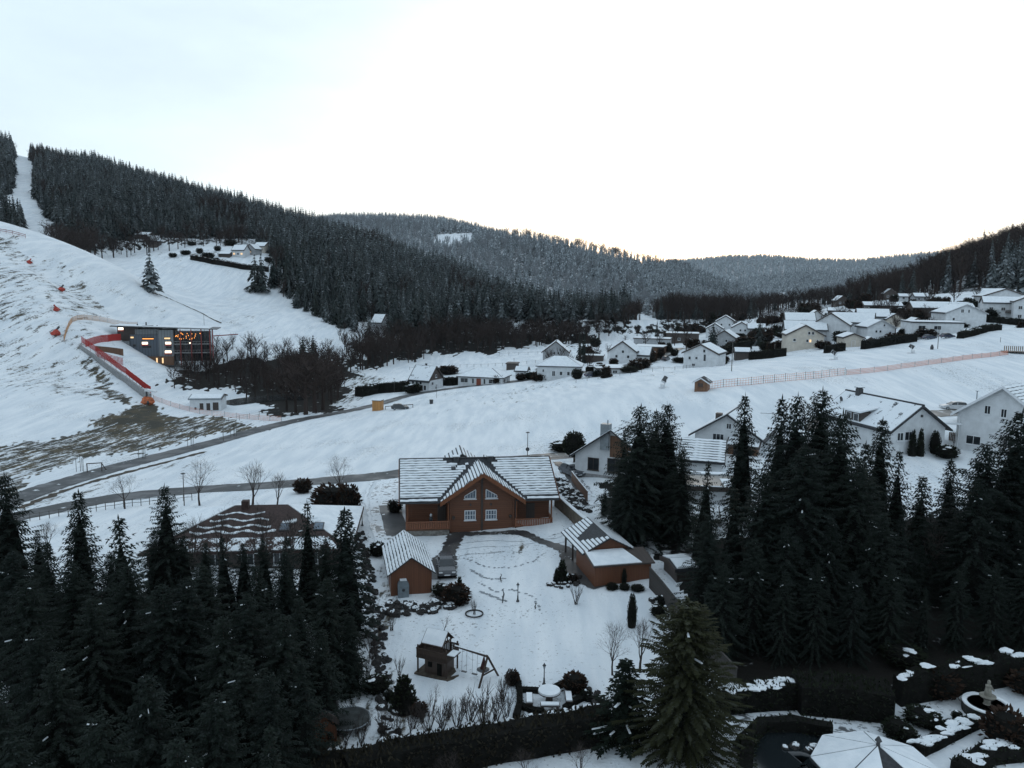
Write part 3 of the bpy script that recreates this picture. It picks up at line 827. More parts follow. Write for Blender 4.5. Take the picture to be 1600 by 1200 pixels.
RIGHT = [ # top pixel, distance, kind, girth, label
 (1002,632,80,'dense',1.15,'tall dark spruce, left front one of the clump beside the white chimney house'),
 (1046,628,83,'tall',1.25,'tall broad topped spruce, right one of the clump beside the white chimney house'),
 (1024,640,88,'dense',1.0,'dark spruce wedged behind the two tall ones of the clump right of the log house'),
 (976,668,84,'loose',1.15,'lower spruce at the left flank of the clump, touching the white house gable'),
 (1066,700,78,'tall',1.1,'dark spruce filling the right flank of the clump beside the flat garage'),
 (1166,615,84,'slim',1.12,'slender pointed spruce standing alone in front of the white chalet with balconies'),
 (1222,618,74,'slim',1.0,'narrow dark spruce at the left edge of the biggest spruce group'),
 (1250,616,70,'dense',1.0,'tallest dark spruce on the left of the group before the long roofed house'),
 (1288,606,72,'broad',1.0,'tallest broad spruce in the middle of the group before the long roofed house'),
 (1318,640,66,'tall',1.15,'dark spruce on the right side of the big group, left of the house dormer'),
 (1380,652,78,'slim',1.3,'small pointed spruce in front of the white gable of the long roofed house'),
 (1200,735,63,'dense',1.15,'dark spruce low in front of the big group, over the flat hedge'),
 (1150,760,64,'loose',1.3,'loose branched spruce in front of the flat garage, its twigs catching light'),
 (1262,695,62,'broad',1.05,'broad dark spruce in the front of the big group above the hedge'),
 (1340,715,63,'broad',1.0,'broad dark spruce, front right one of the big group above the hedge'),
 (1408,700,68,'loose',1.0,'ragged spruce with snowy boughs at the gap with the snowy garden path'),
 (1445,742,66,'slim',1.4,'small ragged spruce right beside the snowy gap between the big tree groups'),
 (1490,716,74,'slim',1.3,'small pointed spruce below the brown garden fence on the right'),
 (1352,690,72,'slim',1.2,'slim spruce beside the dormer windows of the long roofed house'),
 (1596,640,68,'broad',1.25,'huge dark spruce cut off by the right frame edge before the white gabled house'),
 (1545,690,66,'dense',1.25,'ragged dark spruce left of the huge one at the right frame edge'),
 (1532,745,63,'dense',1.0,'dark spruce in front of the right group above the wavy hedge'),
 (1600,700,66,'broad',.9,'broad dark spruce in front at the right frame edge above the fountain'),
 (1650,700,66,'broad',1.0,'dark spruce half outside the frame on the right'),
 (1110,800,60,'tall',1.1,'dark spruce right behind the olive green conifer'),
 (1385,800,60,'dense',1.0,'dark spruce at the left side of the snowy gap above the dark hedge'),
]
LEFT = [
 (4,738,56,'tall',1.1,'tall dark spruce cut off by the left frame edge'),
 (118,766,58,'slim',1.25,'pointed dark spruce standing free left of the brown roofed house'),
 (190,806,52,'loose',1.4,'thin topped spruce with see through crown left of the brown roofed house'),
 (256,757,60,'tall',1.0,'dark spruce with a crooked top before the left end of the brown roof'),
 (72,846,52,'slim',1.2,'small dark spruce between the frame edge tree and the free standing one'),
 (480,782,62,'loose',1.0,'loose spruce with visible twigs before the snow covered hip of the brown roof'),
 (541,793,60,'slim',1.5,'dense column like spruce beside the dark rubble border'),
 (320,880,50,'dense',1.1,'low dark spruce in front of the brown roofed house'),
 (400,880,52,'loose',1.3,'ragged spruce in front of the brown roof, snow showing between its boughs'),
 (440,860,56,'slim',1.2,'slim spruce before the skylight of the brown roof'),
 (40,900,44,'broad',1.0,'broad dark spruce low in the left corner'),
 (150,930,44,'broad',1.0,'broad dark spruce in the dark mass left of the trampoline, second row'),
 (250,910,46,'dense',1.15,'dark spruce in the middle of the left mass below the crooked topped one'),
 (350,960,44,'dense',1.1,'dark spruce in the left mass below the ragged ones'),
 (470,930,48,'loose',1.3,'ragged dark spruce at the right edge of the left mass beside the snowy strip'),
 (90,1030,36,'broad',.9,'dark spruce top at the lower left, before the shed roof'),
 (230,1050,35,'dense',1.0,'dark spruce top at the bottom left, in front of all others'),
 (420,1050,38,'tall',1.0,'dark spruce top at the bottom, left of the red garden hut'),
 (330,1080,34,'broad',.9,'dark spruce top at the bottom edge, between the two other bottom ones'),
 (-40,820,52,'broad',1.0,'dark spruce half outside the frame on the left'),
]
for (px, py, Y, kind, g, lab) in RIGHT: hero(kind, *top_at(px, py, Y), lab, g, 'big spruces on the right')
for (px, py, Y, kind, g, lab) in LEFT: hero(kind, *top_at(px, py, Y), lab, g, 'big spruces on the left')
# the two conifers close in front
tr, cr, sn = spruce_parts(21, 10.5, 3.0, slim=.55, base=.03, droop=.25, dens=2.0, whorl=.26, ragged=.42, snow=30, bs=.55, nb=20)
x, y, h = top_at(1076, 940, 43.5)
t = thing('cypress_tree', 'broad dark olive conifer with snow specks at the bottom centre', 'tree', (x, y, gz(x, y)))
k = h / 10.5; t.scale = (k * 1.3, k * 1.3, k)
tr.build('trunk', [M_BARK, M_DEEP], t); o = new_obj('crown', cr.mesh('crown', M_OLIVE), t); o['frost_haze'] = 0.02; sn.build('snow', M_SNOW, t)['kind'] = 'stuff'
x, y, h = top_at(976, 1030, 44.5)
hero('small', x, y, h, 'snow laden dark spruce left of the olive green conifer', 1.6, frost_haze=.0)
# far free standing conifers
def lone(px, py, h, girth, label, group=None, frost_haze=.15, k=1):
    p = at(px, py)
    o = put_far(CON_ME[k], p.x, p.y, p.z, h, frost_haze, label, 'tree', group, 'spruce_tree')
    o.scale = (h * girth, h * girth, h); return o
lone(236,455,16.5,1.35,'single snow dusted spruce on the snowy slope above the ski building', frost_haze=.30)
lone(399,455,20,1.2,'dark spruce at the forest corner below the hamlet, left of a pair', 'pair of spruces below the hamlet', .05, 1)
lone(409,457,21,1.2,'dark spruce at the forest corner below the hamlet, right of a pair', 'pair of spruces below the hamlet', .05, 3)
lone(474,572,11,1.5,'short dark conifer in the valley thicket, left of two', 'conifers in the thicket', .0, 1)
lone(490,573,12,1.5,'short dark conifer in the valley thicket, right of two', 'conifers in the thicket', .0, 3)
lone(1113,552,11,1.25,'dark conifer behind the white off centre gable house', None, .05, 1)
lone(1186,540,9,1.4,'dark conifer between the village roofs and the long clipped hedge', None, .05, 3)
lone(905,568,11,.8,'slim dark conifer behind the white hipped house, left of two', 'slim conifers behind the hipped house', .0, 2)
lone(912,568,11,.8,'slim dark conifer behind the white hipped house, right of two', 'slim conifers behind the hipped house', .0, 2)
lone(1026,528,9,.9,'dark conifer beside the flat roofed village buildings', None, .0, 2)
for i, (px, py, h) in enumerate(((1548,455,19),(1562,452,22),(1580,448,23),(1597,444,24),(1570,462,18),(1600,462,20))):
    lone(px, py, h, 1.1, 'dark conifer in the group at the right end of the hill wood', 'dark conifers on the right hill', .22, i % 4)
# leafless garden trees
BARE_V = [bare_tree(51, 7.5, .5, 4, .020).mesh('crown', M_TWIG), bare_tree(52, 7.5, .38, 4, .022).mesh('crown', M_TWIG), bare_tree(53, 4.0, .45, 3, .016, twig=.8).mesh('crown', M_TWIG)]
def bare(v, px, py, hpx, label, girth=1.0, group=None, dist=None, name='bare_tree', h0=None):
    p = at(px, py) if dist is None else gp(P(px, py, dist).x, P(px, py, dist).y)
    dep = (p - CAM).dot(FWD)
    h = hpx * dep / FPX
    t = new_obj(name, BARE_V[v], None, (p.x, p.y, p.z), rnd.random() * 6.28)
    zs = max(c.co.z for c in BARE_V[v].vertices)
    t.scale = (h / zs * girth, h / zs * girth, h / zs)
    return tag(t, label, 'tree', group)
bare(0,312,790,78,'leafless tree with a rounded crown by the lower road, left of the birch',1.0)
bare(1,392,800,84,'leafless birch with reddish twigs behind the brown roof',1.15)
bare(1,432,795,62,'smaller reddish birch at the right of the bigger birch behind the brown roof',1.1)
bare(0,195,795,60,'small leafless tree by the road verge behind the thin topped spruce',1.1)
bare(1,75,868,60,'leafless shrub like tree near the left frame edge',1.2)
bare(0,531,775,70,'leafless bushy tree at the corner of the log house driveway',.9)
bare(1,412,930,150,'tall leafless birch in front of the brown roof',1.0)
bare(1,860,582,18,'tiny leafless tree behind the white hipped house',1.0)
bare(0,1440,935,120,'leafless tree in the snowy gap between the dark spruces',1.0)
bare(1,1110,660,20,'x',1.0) if False else None
# ------------------------------------------------------------------ buildings
M_WHITE = plain('white_render', (0.54, 0.56, 0.575), 0.85, 0.10, 0.8, bmp=0.1)
M_BEIGE = plain('beige_render', (0.50, 0.46, 0.40), 0.85, 0.10, 0.8)
M_GREYR = plain('grey_render', (0.30, 0.31, 0.32), 0.85, 0.12, 0.8)
M_DARKW = boards('dark_timber', (0.055, 0.042, 0.036), 0.2, 'X')
M_BROWNW = boards('brown_timber', (0.13, 0.065, 0.035), 0.16, 'X')
M_LOGS = boards('log_wall', (0.125, 0.046, 0.020), 0.22, 'Z', 0.18)
M_PLANK = boards('upright_planks', (0.130, 0.047, 0.020), 0.16, 'X', 0.22)
M_PLANKY = boards('upright_planks_side', (0.130, 0.047, 0.020), 0.16, 'Y', 0.22)
M_TRIM = plain('reddish_timber', (0.15, 0.056, 0.025), 0.6, 0.2, 3, grain=(8, 8, 1))
M_RAIL = plain('pale_reddish_timber', (0.22, 0.095, 0.055), 0.65, 0.2, 3)
M_TILE = plain('dark_roof_tile', (0.030, 0.032, 0.036), 0.7, 0.3, 5, spec=0.3)
M_BTILE = plain('brown_roof_tile', (0.040, 0.024, 0.021), 0.75, 0.3, 4)
M_PANE = plain('window_pane', (0.020, 0.024, 0.028), 0.08, 0.2, 1, spec=0.6)
M_PANEB = plain('blue_grey_pane', (0.085, 0.115, 0.15), 0.12, 0.35, 3, spec=0.6)  # paler and bluer than the plain pane
M_FRAME = plain('white_frame', (0.60, 0.62, 0.64), 0.5, 0.05)
M_DFRAME = plain('dark_frame', (0.05, 0.04, 0.035), 0.5, 0.1)
M_REDDOOR = plain('red_door', (0.20, 0.055, 0.035), 0.5, 0.15)
M_STONE = plain('stone', (0.16, 0.15, 0.135), 0.9, 0.35, 3, bmp=0.4)
M_CONC = plain('concrete', (0.24, 0.24, 0.24), 0.9, 0.2, 2)
M_METAL = plain('zinc', (0.22, 0.25, 0.27), 0.45, 0.15, 1.5, spec=0.5, metal=0.4)
M_DMETAL = plain('dark_metal', (0.035, 0.037, 0.040), 0.45, 0.2, 4, spec=0.5)
M_PATCHY = patchy_roof_mat('patchy_snow', (0.045, 0.050, 0.056), 0.40)
M_PATCHYB = patchy_roof_mat('patchy_snow_on_brown', (0.040, 0.026, 0.022), 0.50)
def emit(name, c, s):
    m, nt, b = node_mat(name)
    b.inputs['Base Color'].default_value = (*[x * .3 for x in c], 1)
    b.inputs['Emission Color'].default_value = (*c, 1); b.inputs['Emission Strength'].default_value = s
    return m
M_LIT = emit('lit_window', (1.0, 0.66, 0.34), 0.9)
M_LITW = emit('bright_lit_window', (1.0, 0.86, 0.68), 2.6)
M_AMBER = emit('amber_lamp', (1.0, 0.36, 0.08), 1.6)
class Frame:
    """a face of a house: u runs along the face, v up, n outwards"""
    def __init__(s, o, u, n): s.o = Vector(o); s.u = Vector(u); s.n = Vector(n)
    def p(s, u, v, n): return s.o + s.u * u + Vector((0, 0, v)) + s.n * n
    def slab(s, mb, u0, u1, v0, v1, n0, n1, mi=0):
        return mb.hexa([s.p(u0, v0, n1), s.p(u1, v0, n1), s.p(u1, v0, n0), s.p(u0, v0, n0)], [s.p(u0, v1, n1), s.p(u1, v1, n1), s.p(u1, v1, n0), s.p(u0, v1, n0)], mi)
def faces(w, d):
    return {'F': Frame((0, 0, 0), (1, 0, 0), (0, -1, 0)), 'B': Frame((0, d, 0), (-1, 0, 0), (0, 1, 0)), 'L': Frame((-w / 2, d / 2, 0), (0, -1, 0), (-1, 0, 0)), 'R': Frame((w / 2, d / 2, 0), (0, 1, 0), (1, 0, 0))}
def window(t, F, u, v, w, h, pane=None, frame=None, sill=True, bars=(1, 0), name='window', dep=0.06, fw=0.08):
    mb = MB()
    for a, b, c, e in ((u - w / 2, u - w / 2 + fw, v, v + h), (u + w / 2 - fw, u + w / 2, v, v + h), (u - w / 2 + fw, u + w / 2 - fw, v, v + fw), (u - w / 2 + fw, u + w / 2 - fw, v + h - fw, v + h)):
        F.slab(mb, a, b, c, e, -0.02, dep)
    for k in range(bars[0]):
        x = u - w / 2 + w * (k + 1) / (bars[0] + 1); F.slab(mb, x - fw * .35, x + fw * .35, v + fw, v + h - fw, -0.02, dep * .8)
    for k in range(bars[1]):
        z = v + h * (k + 1) / (bars[1] + 1); F.slab(mb, u - w / 2 + fw, u + w / 2 - fw, z - fw * .3, z + fw * .3, -0.02, dep * .7)
    if sill: F.slab(mb, u - w / 2 - .08, u + w / 2 + .08, v - .09, v - .005, -0.02, dep + .1)
    o = mb.build(name, frame or M_FRAME, t)
    p = MB(); F.slab(p, u - w / 2 + fw * .5, u + w / 2 - fw * .5, v + fw * .5, v + h - fw * .5, -0.02, 0.02)
    p.build('pane', pane or M_PANE, o)
    return o
def door(t, F, u, v, w, h, mat):
    mb = MB(); F.slab(mb, u - w / 2, u + w / 2, v, v + h, -0.02, 0.05)
    o = mb.build('door', mat, t)
    f = MB(); F.slab(f, u - w / 2 - .1, u - w / 2, v, v + h + .1, -.02, .08); F.slab(f, u + w / 2, u + w / 2 + .1, v, v + h + .1, -.02, .08); F.slab(f, u - w / 2, u + w / 2, v + h, v + h + .1, -.02, .08)
    f.build('door_frame', M_FRAME, o)
    return o
def slope(mb, a, b, c, d, t0, t1, mi=0):
    """a roof slope a-b (eave) c-d (ridge), between the heights t0 and t1 above its plane"""
    z0 = Vector((0, 0, t0)); z1 = Vector((0, 0, t1))
    return mb.hexa([p + z0 for p in (a, b, c, d)], [p + z1 for p in (a, b, c, d)], mi)
def ragged(mb, a, b, c, d, t0, t1, seed):
    # a strip of snow a-b (lower edge) d-c (upper edge) whose edges have melted unevenly
    q = random.Random(seed); n = max(3, int((b - a).length / .35)); L = []
    for i in range(n + 1):
        f = i / n; lo, hi = a.lerp(b, f), d.lerp(c, f); L.append((lo.lerp(hi, q.uniform(-.10, .12)), lo.lerp(hi, q.uniform(.80, 1.10)), t1 + q.uniform(-.02, .025)))
    for (l0, h0, u0), (l1, h1, u1) in zip(L, L[1:]):
        z = Vector((0, 0, t0)); mb.hexa([l0 + z, l1 + z, h1 + z, h0 + z], [l0 + Vector((0, 0, u0)), l1 + Vector((0, 0, u1)), h1 + Vector((0, 0, u1)), h0 + Vector((0, 0, u0))])
def gable_roof(t, w, d, h, rise, axis='x', oe=.5, og=.45, mat=None, snow='sheet', smat=None, th=.2, n=14, bare_=(), trim=None, bay=0, lift=0.0):
    """a pitched roof with its ridge along 'x' or 'y'; snow lies on it as sheets or as strips on the rows of tiles"""
    mat = mat or M_TILE
    A, D = (w, d) if axis == 'x' else (d, w)
    T = (lambda x, y, z: Vector((x, y + d / 2, z))) if axis == 'x' else (lambda x, y, z: Vector((-y, x + d / 2, z)))
    s = rise / (D / 2)
    x0, x1 = -A / 2 - og, A / 2 + og
    ye, ze = D / 2 + oe, h - s * oe
    zr = h + rise
    def pl(x, f, sg):                     # f = 0 eave .. 1 ridge
        return T(x, sg * ye * (1 - f), ze + (zr - ze) * f)
    mb = MB()
    for sg in (-1, 1):
        a, b, c, e = pl(x0, 0, sg), pl(x1, 0, sg), pl(x1, 1, sg), pl(x0, 1, sg)
        if sg > 0: a, b, c, e = b, a, e, c
        slope(mb, a, b, c, e, 0.0, th)
    rf = mb.build('roof', mat, t)
    if snow == 'strips':
        for sg in (-1, 1):
            m2 = MB(); f0, f1 = 0.0, 0.78 / n
            a, b, c, e = pl(x0 + .06, f0, sg), pl(x1 - .06, f0, sg), pl(x1 - .06, f1, sg), pl(x0 + .06, f1, sg)
            if sg > 0: a, b, c, e = b, a, e, c
            ragged(m2, a, b, c, e, th + .003, th + .06, n)
            me = m2.mesh('snow_strip', M_SNOW)
            for k in range(n):
                if (sg, k) in bare_: continue
                o = new_obj('snow_strip', me, rf)
                o.location = pl(0, (k + .14) / n, sg) - pl(0, 0, sg)
    elif snow:
        for sg in (-1, 1):
            if (sg,) in bare_: continue
            m2 = MB()
            a, b, c, e = pl(x0 + .22, .05, sg), pl(x1 - .22, .05, sg), pl(x1 - .22, .965, sg), pl(x0 + .22, .965, sg)
            if sg > 0: a, b, c, e = b, a, e, c
            slope(m2, a, b, c, e, th + .003, th + .10)
            m2.build('snow_cover', smat or M_SNOW, rf)
    if trim:
        for xe in (x0 - .05, x1):
            for sg in (-1, 1):
                m3 = MB()
                p, q2 = pl(xe, -.01, sg), pl(xe, 1, sg); e = T(.05, 0, 0) - T(0, 0, 0)
                m3.hexa([p + Vector((0, 0, -.12)), p + e + Vector((0, 0, -.12)), q2 + e + Vector((0, 0, -.12)), q2 + Vector((0, 0, -.12))], [p + Vector((0, 0, th + .03)), p + e + Vector((0, 0, th + .03)), q2 + e + Vector((0, 0, th + .03)), q2 + Vector((0, 0, th + .03))])
                m3.build('verge_board', trim, rf)
    return rf
def gable_wall(t, w, d, h, rise, axis, mat, gmat=None, deep=1.0, name='wall', cut=None):
    """walls with their gables; the gable triangle may have another cladding; they run below the ground by 'deep'"""
    mb = MB().box(-w / 2, w / 2, 0, d, -deep, h)
    mb.f.pop(1); mb.m.pop(1)
    if axis == 'x': pr = [[(sx * w / 2, 0, h), (sx * w / 2, d, h), (sx * w / 2, d / 2, h + rise)] for sx in (-1, 1)]
    else: pr = [[(-w / 2, y, h), (w / 2, y, h), (0, y, h + rise)] for y in (0, d)]
    mi = 1 if gmat else 0
    for a, b, c in pr: mb.poly([a, b, c], mi)
    mb.poly([pr[0][0], pr[0][2], pr[1][2], pr[1][0]]); mb.poly([pr[0][1], pr[1][1], pr[1][2], pr[0][2]])
    return mb.build(name, [mat, gmat] if gmat else mat, t)
def hip_roof(t, w, d, h, rise, oe=.5, mat=None, snow=True, smat=None, th=.2, sides='FBLR', smats=None):
    x, y0, y1 = w / 2 + oe, -oe, d + oe
    r = max(0.3, (w - d) / 2)
    z = h - rise / (d / 2) * oe * .9
    c = [Vector((-x, y0, z)), Vector((x, y0, z)), Vector((x, y1, z)), Vector((-x, y1, z))]
    e = [Vector((-r, d / 2, h + rise)), Vector((r, d / 2, h + rise))]
    q = {'F': (c[0], c[1], e[1], e[0]), 'B': (c[2], c[3], e[0], e[1]), 'R': (c[1], c[2], e[1]), 'L': (c[3], c[0], e[0])}
    mb = MB()
    for k in q.values(): mb.poly([p + Vector((0, 0, th)) for p in k])
    for i in range(4):
        a, b = c[i], c[(i + 1) % 4]; mb.poly([a, b, b + Vector((0, 0, th)), a + Vector((0, 0, th))])
    mb.poly([c[3], c[2], c[1], c[0]])
    rf = mb.build('roof', mat or M_TILE, t)
    if snow:
        for k in sides:
            pts = q[k]; ctr = sum(pts, Vector()) / len(pts)
            ins = [p + (ctr - p).normalized() * .22 for p in pts]
            m2 = MB(); n = len(ins); top = [p + Vector((0, 0, th + .09)) for p in ins]; bot = [p + Vector((0, 0, th + .004)) for p in ins]
            m2.poly(top)
            for i in range(n): m2.poly([bot[i], bot[(i + 1) % n], top[(i + 1) % n], top[i]])
            m2.build('snow_cover', (smats or {}).get(k) or smat or M_SNOW, rf)
    return rf
def chimney(rf, x, y, z0, z1, w=.5, mat=None, cap=True):
    c = MB().box(x - w / 2, x + w / 2, y - w / 2, y + w / 2, z0, z1)
    if cap: c.box(x - w * .7, x + w * .7, y - w * .7, y + w * .7, z1 + .15, z1 + .22); 
    if cap: c.box(x - w * .4, x + w * .4, y - w * .4, y + w * .4, z1 - .01, z1 + .15)
    o = c.build('chimney', mat or M_DMETAL, rf)
    MB().box(x - w * .68, x + w * .68, y - w * .68, y + w * .68, (z1 + .222) if cap else z1 + .003, (z1 + .32) if cap else z1 + .1).build('snow_cap', M_SNOW, o) if cap else None
    return o
def balcony(t, F, u, v, w, dep=1.2, mat=None, h=.95):
    mb = MB(); F.slab(mb, u - w / 2, u + w / 2, v - .15, v, 0.0, dep)
    F.slab(mb, u - w / 2, u + w / 2, v + h - .08, v + h, dep - .08, dep)
    for x in (u - w / 2, u + w / 2 - .06): F.slab(mb, x, x + .06, v + h - .08, v + h, .02, dep - .08)
    o = mb.build('balcony', mat or M_DARKW, t)
    me = None; n = max(3, int(w / .18))
    for k in range(n):
        m2 = MB(); x = u - w / 2 + (k + .15) * w / n
        F.slab(m2, x, x + w / n * .75, v + .003, v + h - .083, dep - .06, dep - .02)
        if me is None: me = m2.mesh('slat', mat or M_DARKW); off = F.u * (w / n)
        s = new_obj('slat', me, o); s.location = off * k
    return o
def dep_of(p): return (p - CAM).dot(FWD)
def house(label, px, py, yaw, wpx, hpx, rpx, d, axis='y', wall=None, gable=None, roof='gable', snow='sheet', smat=None, mat=None, wins=(), doors=(), chim=(), name='house', cat='house', group=None, oe=.5, og=.4, trim=None, deep=1.6, n=10, bare_=(), dist=None, lit=(), balc=(), wpane=None):
    """a house whose front (-y side) stands with the middle of its foot at a photo pixel; sizes come from its size there.
    wins: (face, u share, v share of eave height, width m, height m)"""
    p = at(px, py) if dist is None else gp(P(px, py, dist).x, P(px, py, dist).y)
    if dist is not None: p.z = P(px, py, dist).z
    s = dep_of(p) / FPX
    w, h, rise = round(wpx * s, 2), round(hpx * s, 2), round(rpx * s, 2)
    yaw -= max(0, (px - 1000) / 600) * 17
    t = thing(name, label, cat, p, R(yaw), group)
    wall = wall or M_WHITE
    Fs = faces(w, d)
    if roof == 'gable':
        gable_wall(t, w, d, h, rise, axis, wall, gable, deep)
        rf = gable_roof(t, w, d, h, rise, axis, oe, og, mat, snow, smat, n=n, bare_=bare_, trim=trim or M_DARKW, th=.30)
    elif roof == 'hip':
        MB().box(-w / 2, w / 2, 0, d, -deep, h).build('wall', wall, t)
        rf = hip_roof(t, w, d, h, rise, oe, mat, bool(snow), smat)
    else:                                   # flat
        MB().box(-w / 2, w / 2, 0, d, -deep, h).build('wall', wall, t)
        rf = MB().box(-w / 2 - .3, w / 2 + .3, -.3, d + .3, h + .003, h + .35).build('roof', mat or M_DARKW, t)
        if snow: MB().box(-w / 2 - .15, w / 2 + .15, -.15, d + .15, h + .353, h + .47).build('snow_cover', smat or M_SNOW, rf)
    for i, (f, u, v, ww, hh) in enumerate(wins):
        L = w if f in 'FB' else d
        window(t, Fs[f], u * L, v * h, ww, hh, pane=(M_LIT if i in lit else wpane), bars=(1 if ww > .9 else 0, 0))
    for f, u, ww, hh, m in doors: door(t, Fs[f], u * (w if f in 'FB' else d), 0, ww, hh, m)
    for x, y, k in chim: chimney(rf, x * w, y * d, h + rise * (1 - abs(y - .5) * 2) * .8 if axis == 'x' else h + rise * (1 - abs(x) * 2) * .8, h + rise + k)
    for f, u, v, ww in balc: balcony(t, Fs[f], u * (w if f in 'FB' else d), v * h, ww)
    return t
W2 = (('F',-.22,.35,1.1,1.2),('F',.22,.35,1.1,1.2))
V = 'village houses'
# along the valley road, left to right
house('white house with dark wooden gable and steep patchy snow roof beside the valley road',655,611,-27,36,17,20,8,'x',gable=M_DARKW,snow='sheet',smat=M_PATCHY,wins=(('F',-.3,.12,1,1),('F',-.02,.12,1,1),('F',.3,.12,.9,1.5),('F',-.32,.62,.9,.9),('F',-.12,.62,.9,.9),('F',.08,.62,.9,.9),('R',0,.1,1,1),('R',.0,1.2,.9,.9),('R',-.25,.55,1.1,1)),doors=(('F',.12,1,1.9,M_DFRAME),),chim=((-.02,.52,.7),),group=V)
house('long white bungalow with a hipped snowy roof and a red door by the valley road',750,602,-15,72,13,11,9,'x',roof='hip',wins=(('F',-.36,.25,2.4,1.4),('F',.28,.25,2.4,1.4),('F',-.16,.15,.7,1.7),('F',.1,.15,.7,1.7),('R',-.2,.2,1.2,1.3),('R',.15,.2,1.2,1.3)),doors=(('F',-.03,1.5,2.1,M_REDDOOR),),group=V)
house('low dark carport with a flat roof right of the bungalow',799,578,-10,16,9,0,5,roof='flat',wall=M_DARKW,snow=None,name='carport',cat='carport',group=V)
house('low white outbuilding with snow on its roof between the bungalow and the hipped house',814,588,-10,18,8,5,5,'x',wins=(('F',.1,.3,.8,.7),),name='outbuilding',cat='outbuilding',group=V)
house('grey gabled house showing two small windows behind the white hipped house',868,567,-6,40,17,16,9,'y',wall=M_GREYR,wins=(('F',-.06,.75,.8,1.1),('F',.10,.75,.8,1.1)),group=V,trim=M_DARKW)
house('white house with a hipped snowy roof in front of the grey gabled one',873,592,-8,68,20,13,9,'x',roof='hip',wins=(('F',-.36,.5,.6,.9),('F',.05,.28,.9,1.2),('F',.22,.28,.9,1.2),('F',-.12,.2,1,1.6),('R',.1,.3,1,1.2)),group=V)
house('flat roofed house with a dark brown upper floor beside the village road',956,585,6,48,8,0,9,roof='flat',wins=(('F',-.2,.2,1,.9),('F',.1,.2,1.4,.9)),group=V)
house('white gabled house behind the dark brown flat roofed one',972,568,-20,42,19,15,9,'y',wins=(('F',.02,.85,.9,1.0),('F',-.22,.45,.9,1.0),('F',.22,.45,.9,1.0)),group=V)
house('low white wing with a snowy pitched roof right of the white gabled house',1001,567,-20,26,12,11,7,'x',wins=(('F',0,.3,1,1),),group=V)
house('flat roofed brown timber house with a snowy top, right of the white gabled house',1012,557,-20,46,14,0,9,roof='flat',wall=M_BROWNW,wins=(('F',-.3,.3,1.2,1),('F',.2,.3,1.2,1)),group=V)
house('pale flat roofed house behind the brown timber one',1018,541,-15,56,11,0,9,roof='flat',wall=M_GREYR,wins=(('F',-.2,.4,1.4,.9),('F',.2,.4,1.4,.9)),group=V)
house('long dark flat roofed house at the end of the village road',1066,536,-10,50,14,0,10,roof='flat',wall=M_DARKW,wins=(('F',-.1,.3,1.2,1),('F',.25,.3,1.2,1)),group=V)
house('low flat roofed garage left of the brown timber house',927,566,-10,30,9,0,5,roof='flat',wall=M_DARKW,name='garage',cat='garage',group=V)
house('white house with an off centre gable and a snowy right roof slope beside the field',1094,574,-26,54,22,13,9,'y',wins=(('F',-.32,.5,.8,1.0),('F',-.12,.55,.8,.8),('F',.10,1.05,.8,1.0),('F',.12,.45,.8,2.0),('F',-.20,.06,1.0,.8)),trim=M_DARKW,group=V)
house('dark brown garden shed with snow on top beside the long clipped hedge',1160,562,-4,22,12,5,4,'x',wall=M_DARKW,name='garden_shed',cat='shed',group=V)
# cluster behind
house('white house with dark verges in the front left of the roof cluster behind the conifer',1116,527,-12,26,13,8,9,'y',trim=M_DARKW,wins=(('F',0,.5,.9,1),),group=V)
house('white gabled house at the back of the roof cluster behind the conifer',1133,518,-12,30,15,9,10,'y',trim=M_DARKW,wins=(('F',-.2,.6,.9,1),('F',.2,.6,.9,1)),group=V)
house('white house with low dark gable at the right of the roof cluster behind the conifer',1158,524,-10,28,12,8,9,'y',trim=M_DARKW,wins=(('F',-.05,.5,.9,1),('F',.2,.5,.9,1)),group=V)
house('grey gabled house lowest in the roof cluster, right of the conifer',1131,541,-20,34,13,11,9,'y',wall=M_GREYR,wins=(('F',.1,.5,.9,1),),group=V)
house('house with a long snowy roof at the right end of the roof cluster',1182,522,-8,26,8,7,8,'x',wall=M_GREYR,group=V)
house('tiny snow roofed cabin above the flat roofed houses, before the brown wood',1080,514,0,8,4,4,5,'x',wall=M_DARKW,name='cabin',cat='cabin',group=V)
# behind the long hedge
house('big beige gabled house with one lit window above the long hedge',1257,546,-4,56,22,15,10,'y',wall=M_BEIGE,wins=(('F',.10,1.05,.8,1.0),('F',-.28,.55,.9,.9),('F',.06,.5,.7,1.0),('F',.14,.5,.7,1.0),('F',.33,.45,.5,1.2),('F',.20,1.05,.8,1.0)),lit=(3,),group=V)
house('white house with a snowy roof, its ridge crosswise, right behind the beige gabled one',1258,537,-4,62,22,12,6,'x',wall=M_GREYR,group=V)
house('wide white gabled house behind the beige one to the right',1296,534,-18,56,26,18,11,'y',trim=M_DARKW,wins=(('F',.2,.5,.9,1),),group=V)
house('white house with a long snowy roof behind the wide white gable',1330,528,-18,60,24,14,9,'x',group=V)
house('dark timbered house with a small pointed dormer gable at the back of the beige house',1250,518,-5,44,17,11,9,'x',wall=M_DARKW,group=V)
house('house with a pointed snowy cross gable behind the dark timbered one',1275,510,-5,24,15,9,8,'y',trim=M_DARKW,group=V)
house('small beige garage with a snowy gable roof set in the long hedge',1333,542,6,30,14,6,6,'y',wall=M_BEIGE,doors=(('F',0,.9,1.8,M_BEIGE),),name='garage',cat='garage',group=V)
house('tiny dark playhouse with a snowy roof right of the beige garage',1360,539,0,14,6,5,4,'y',wall=M_DARKW,name='playhouse',cat='playhouse',group=V)
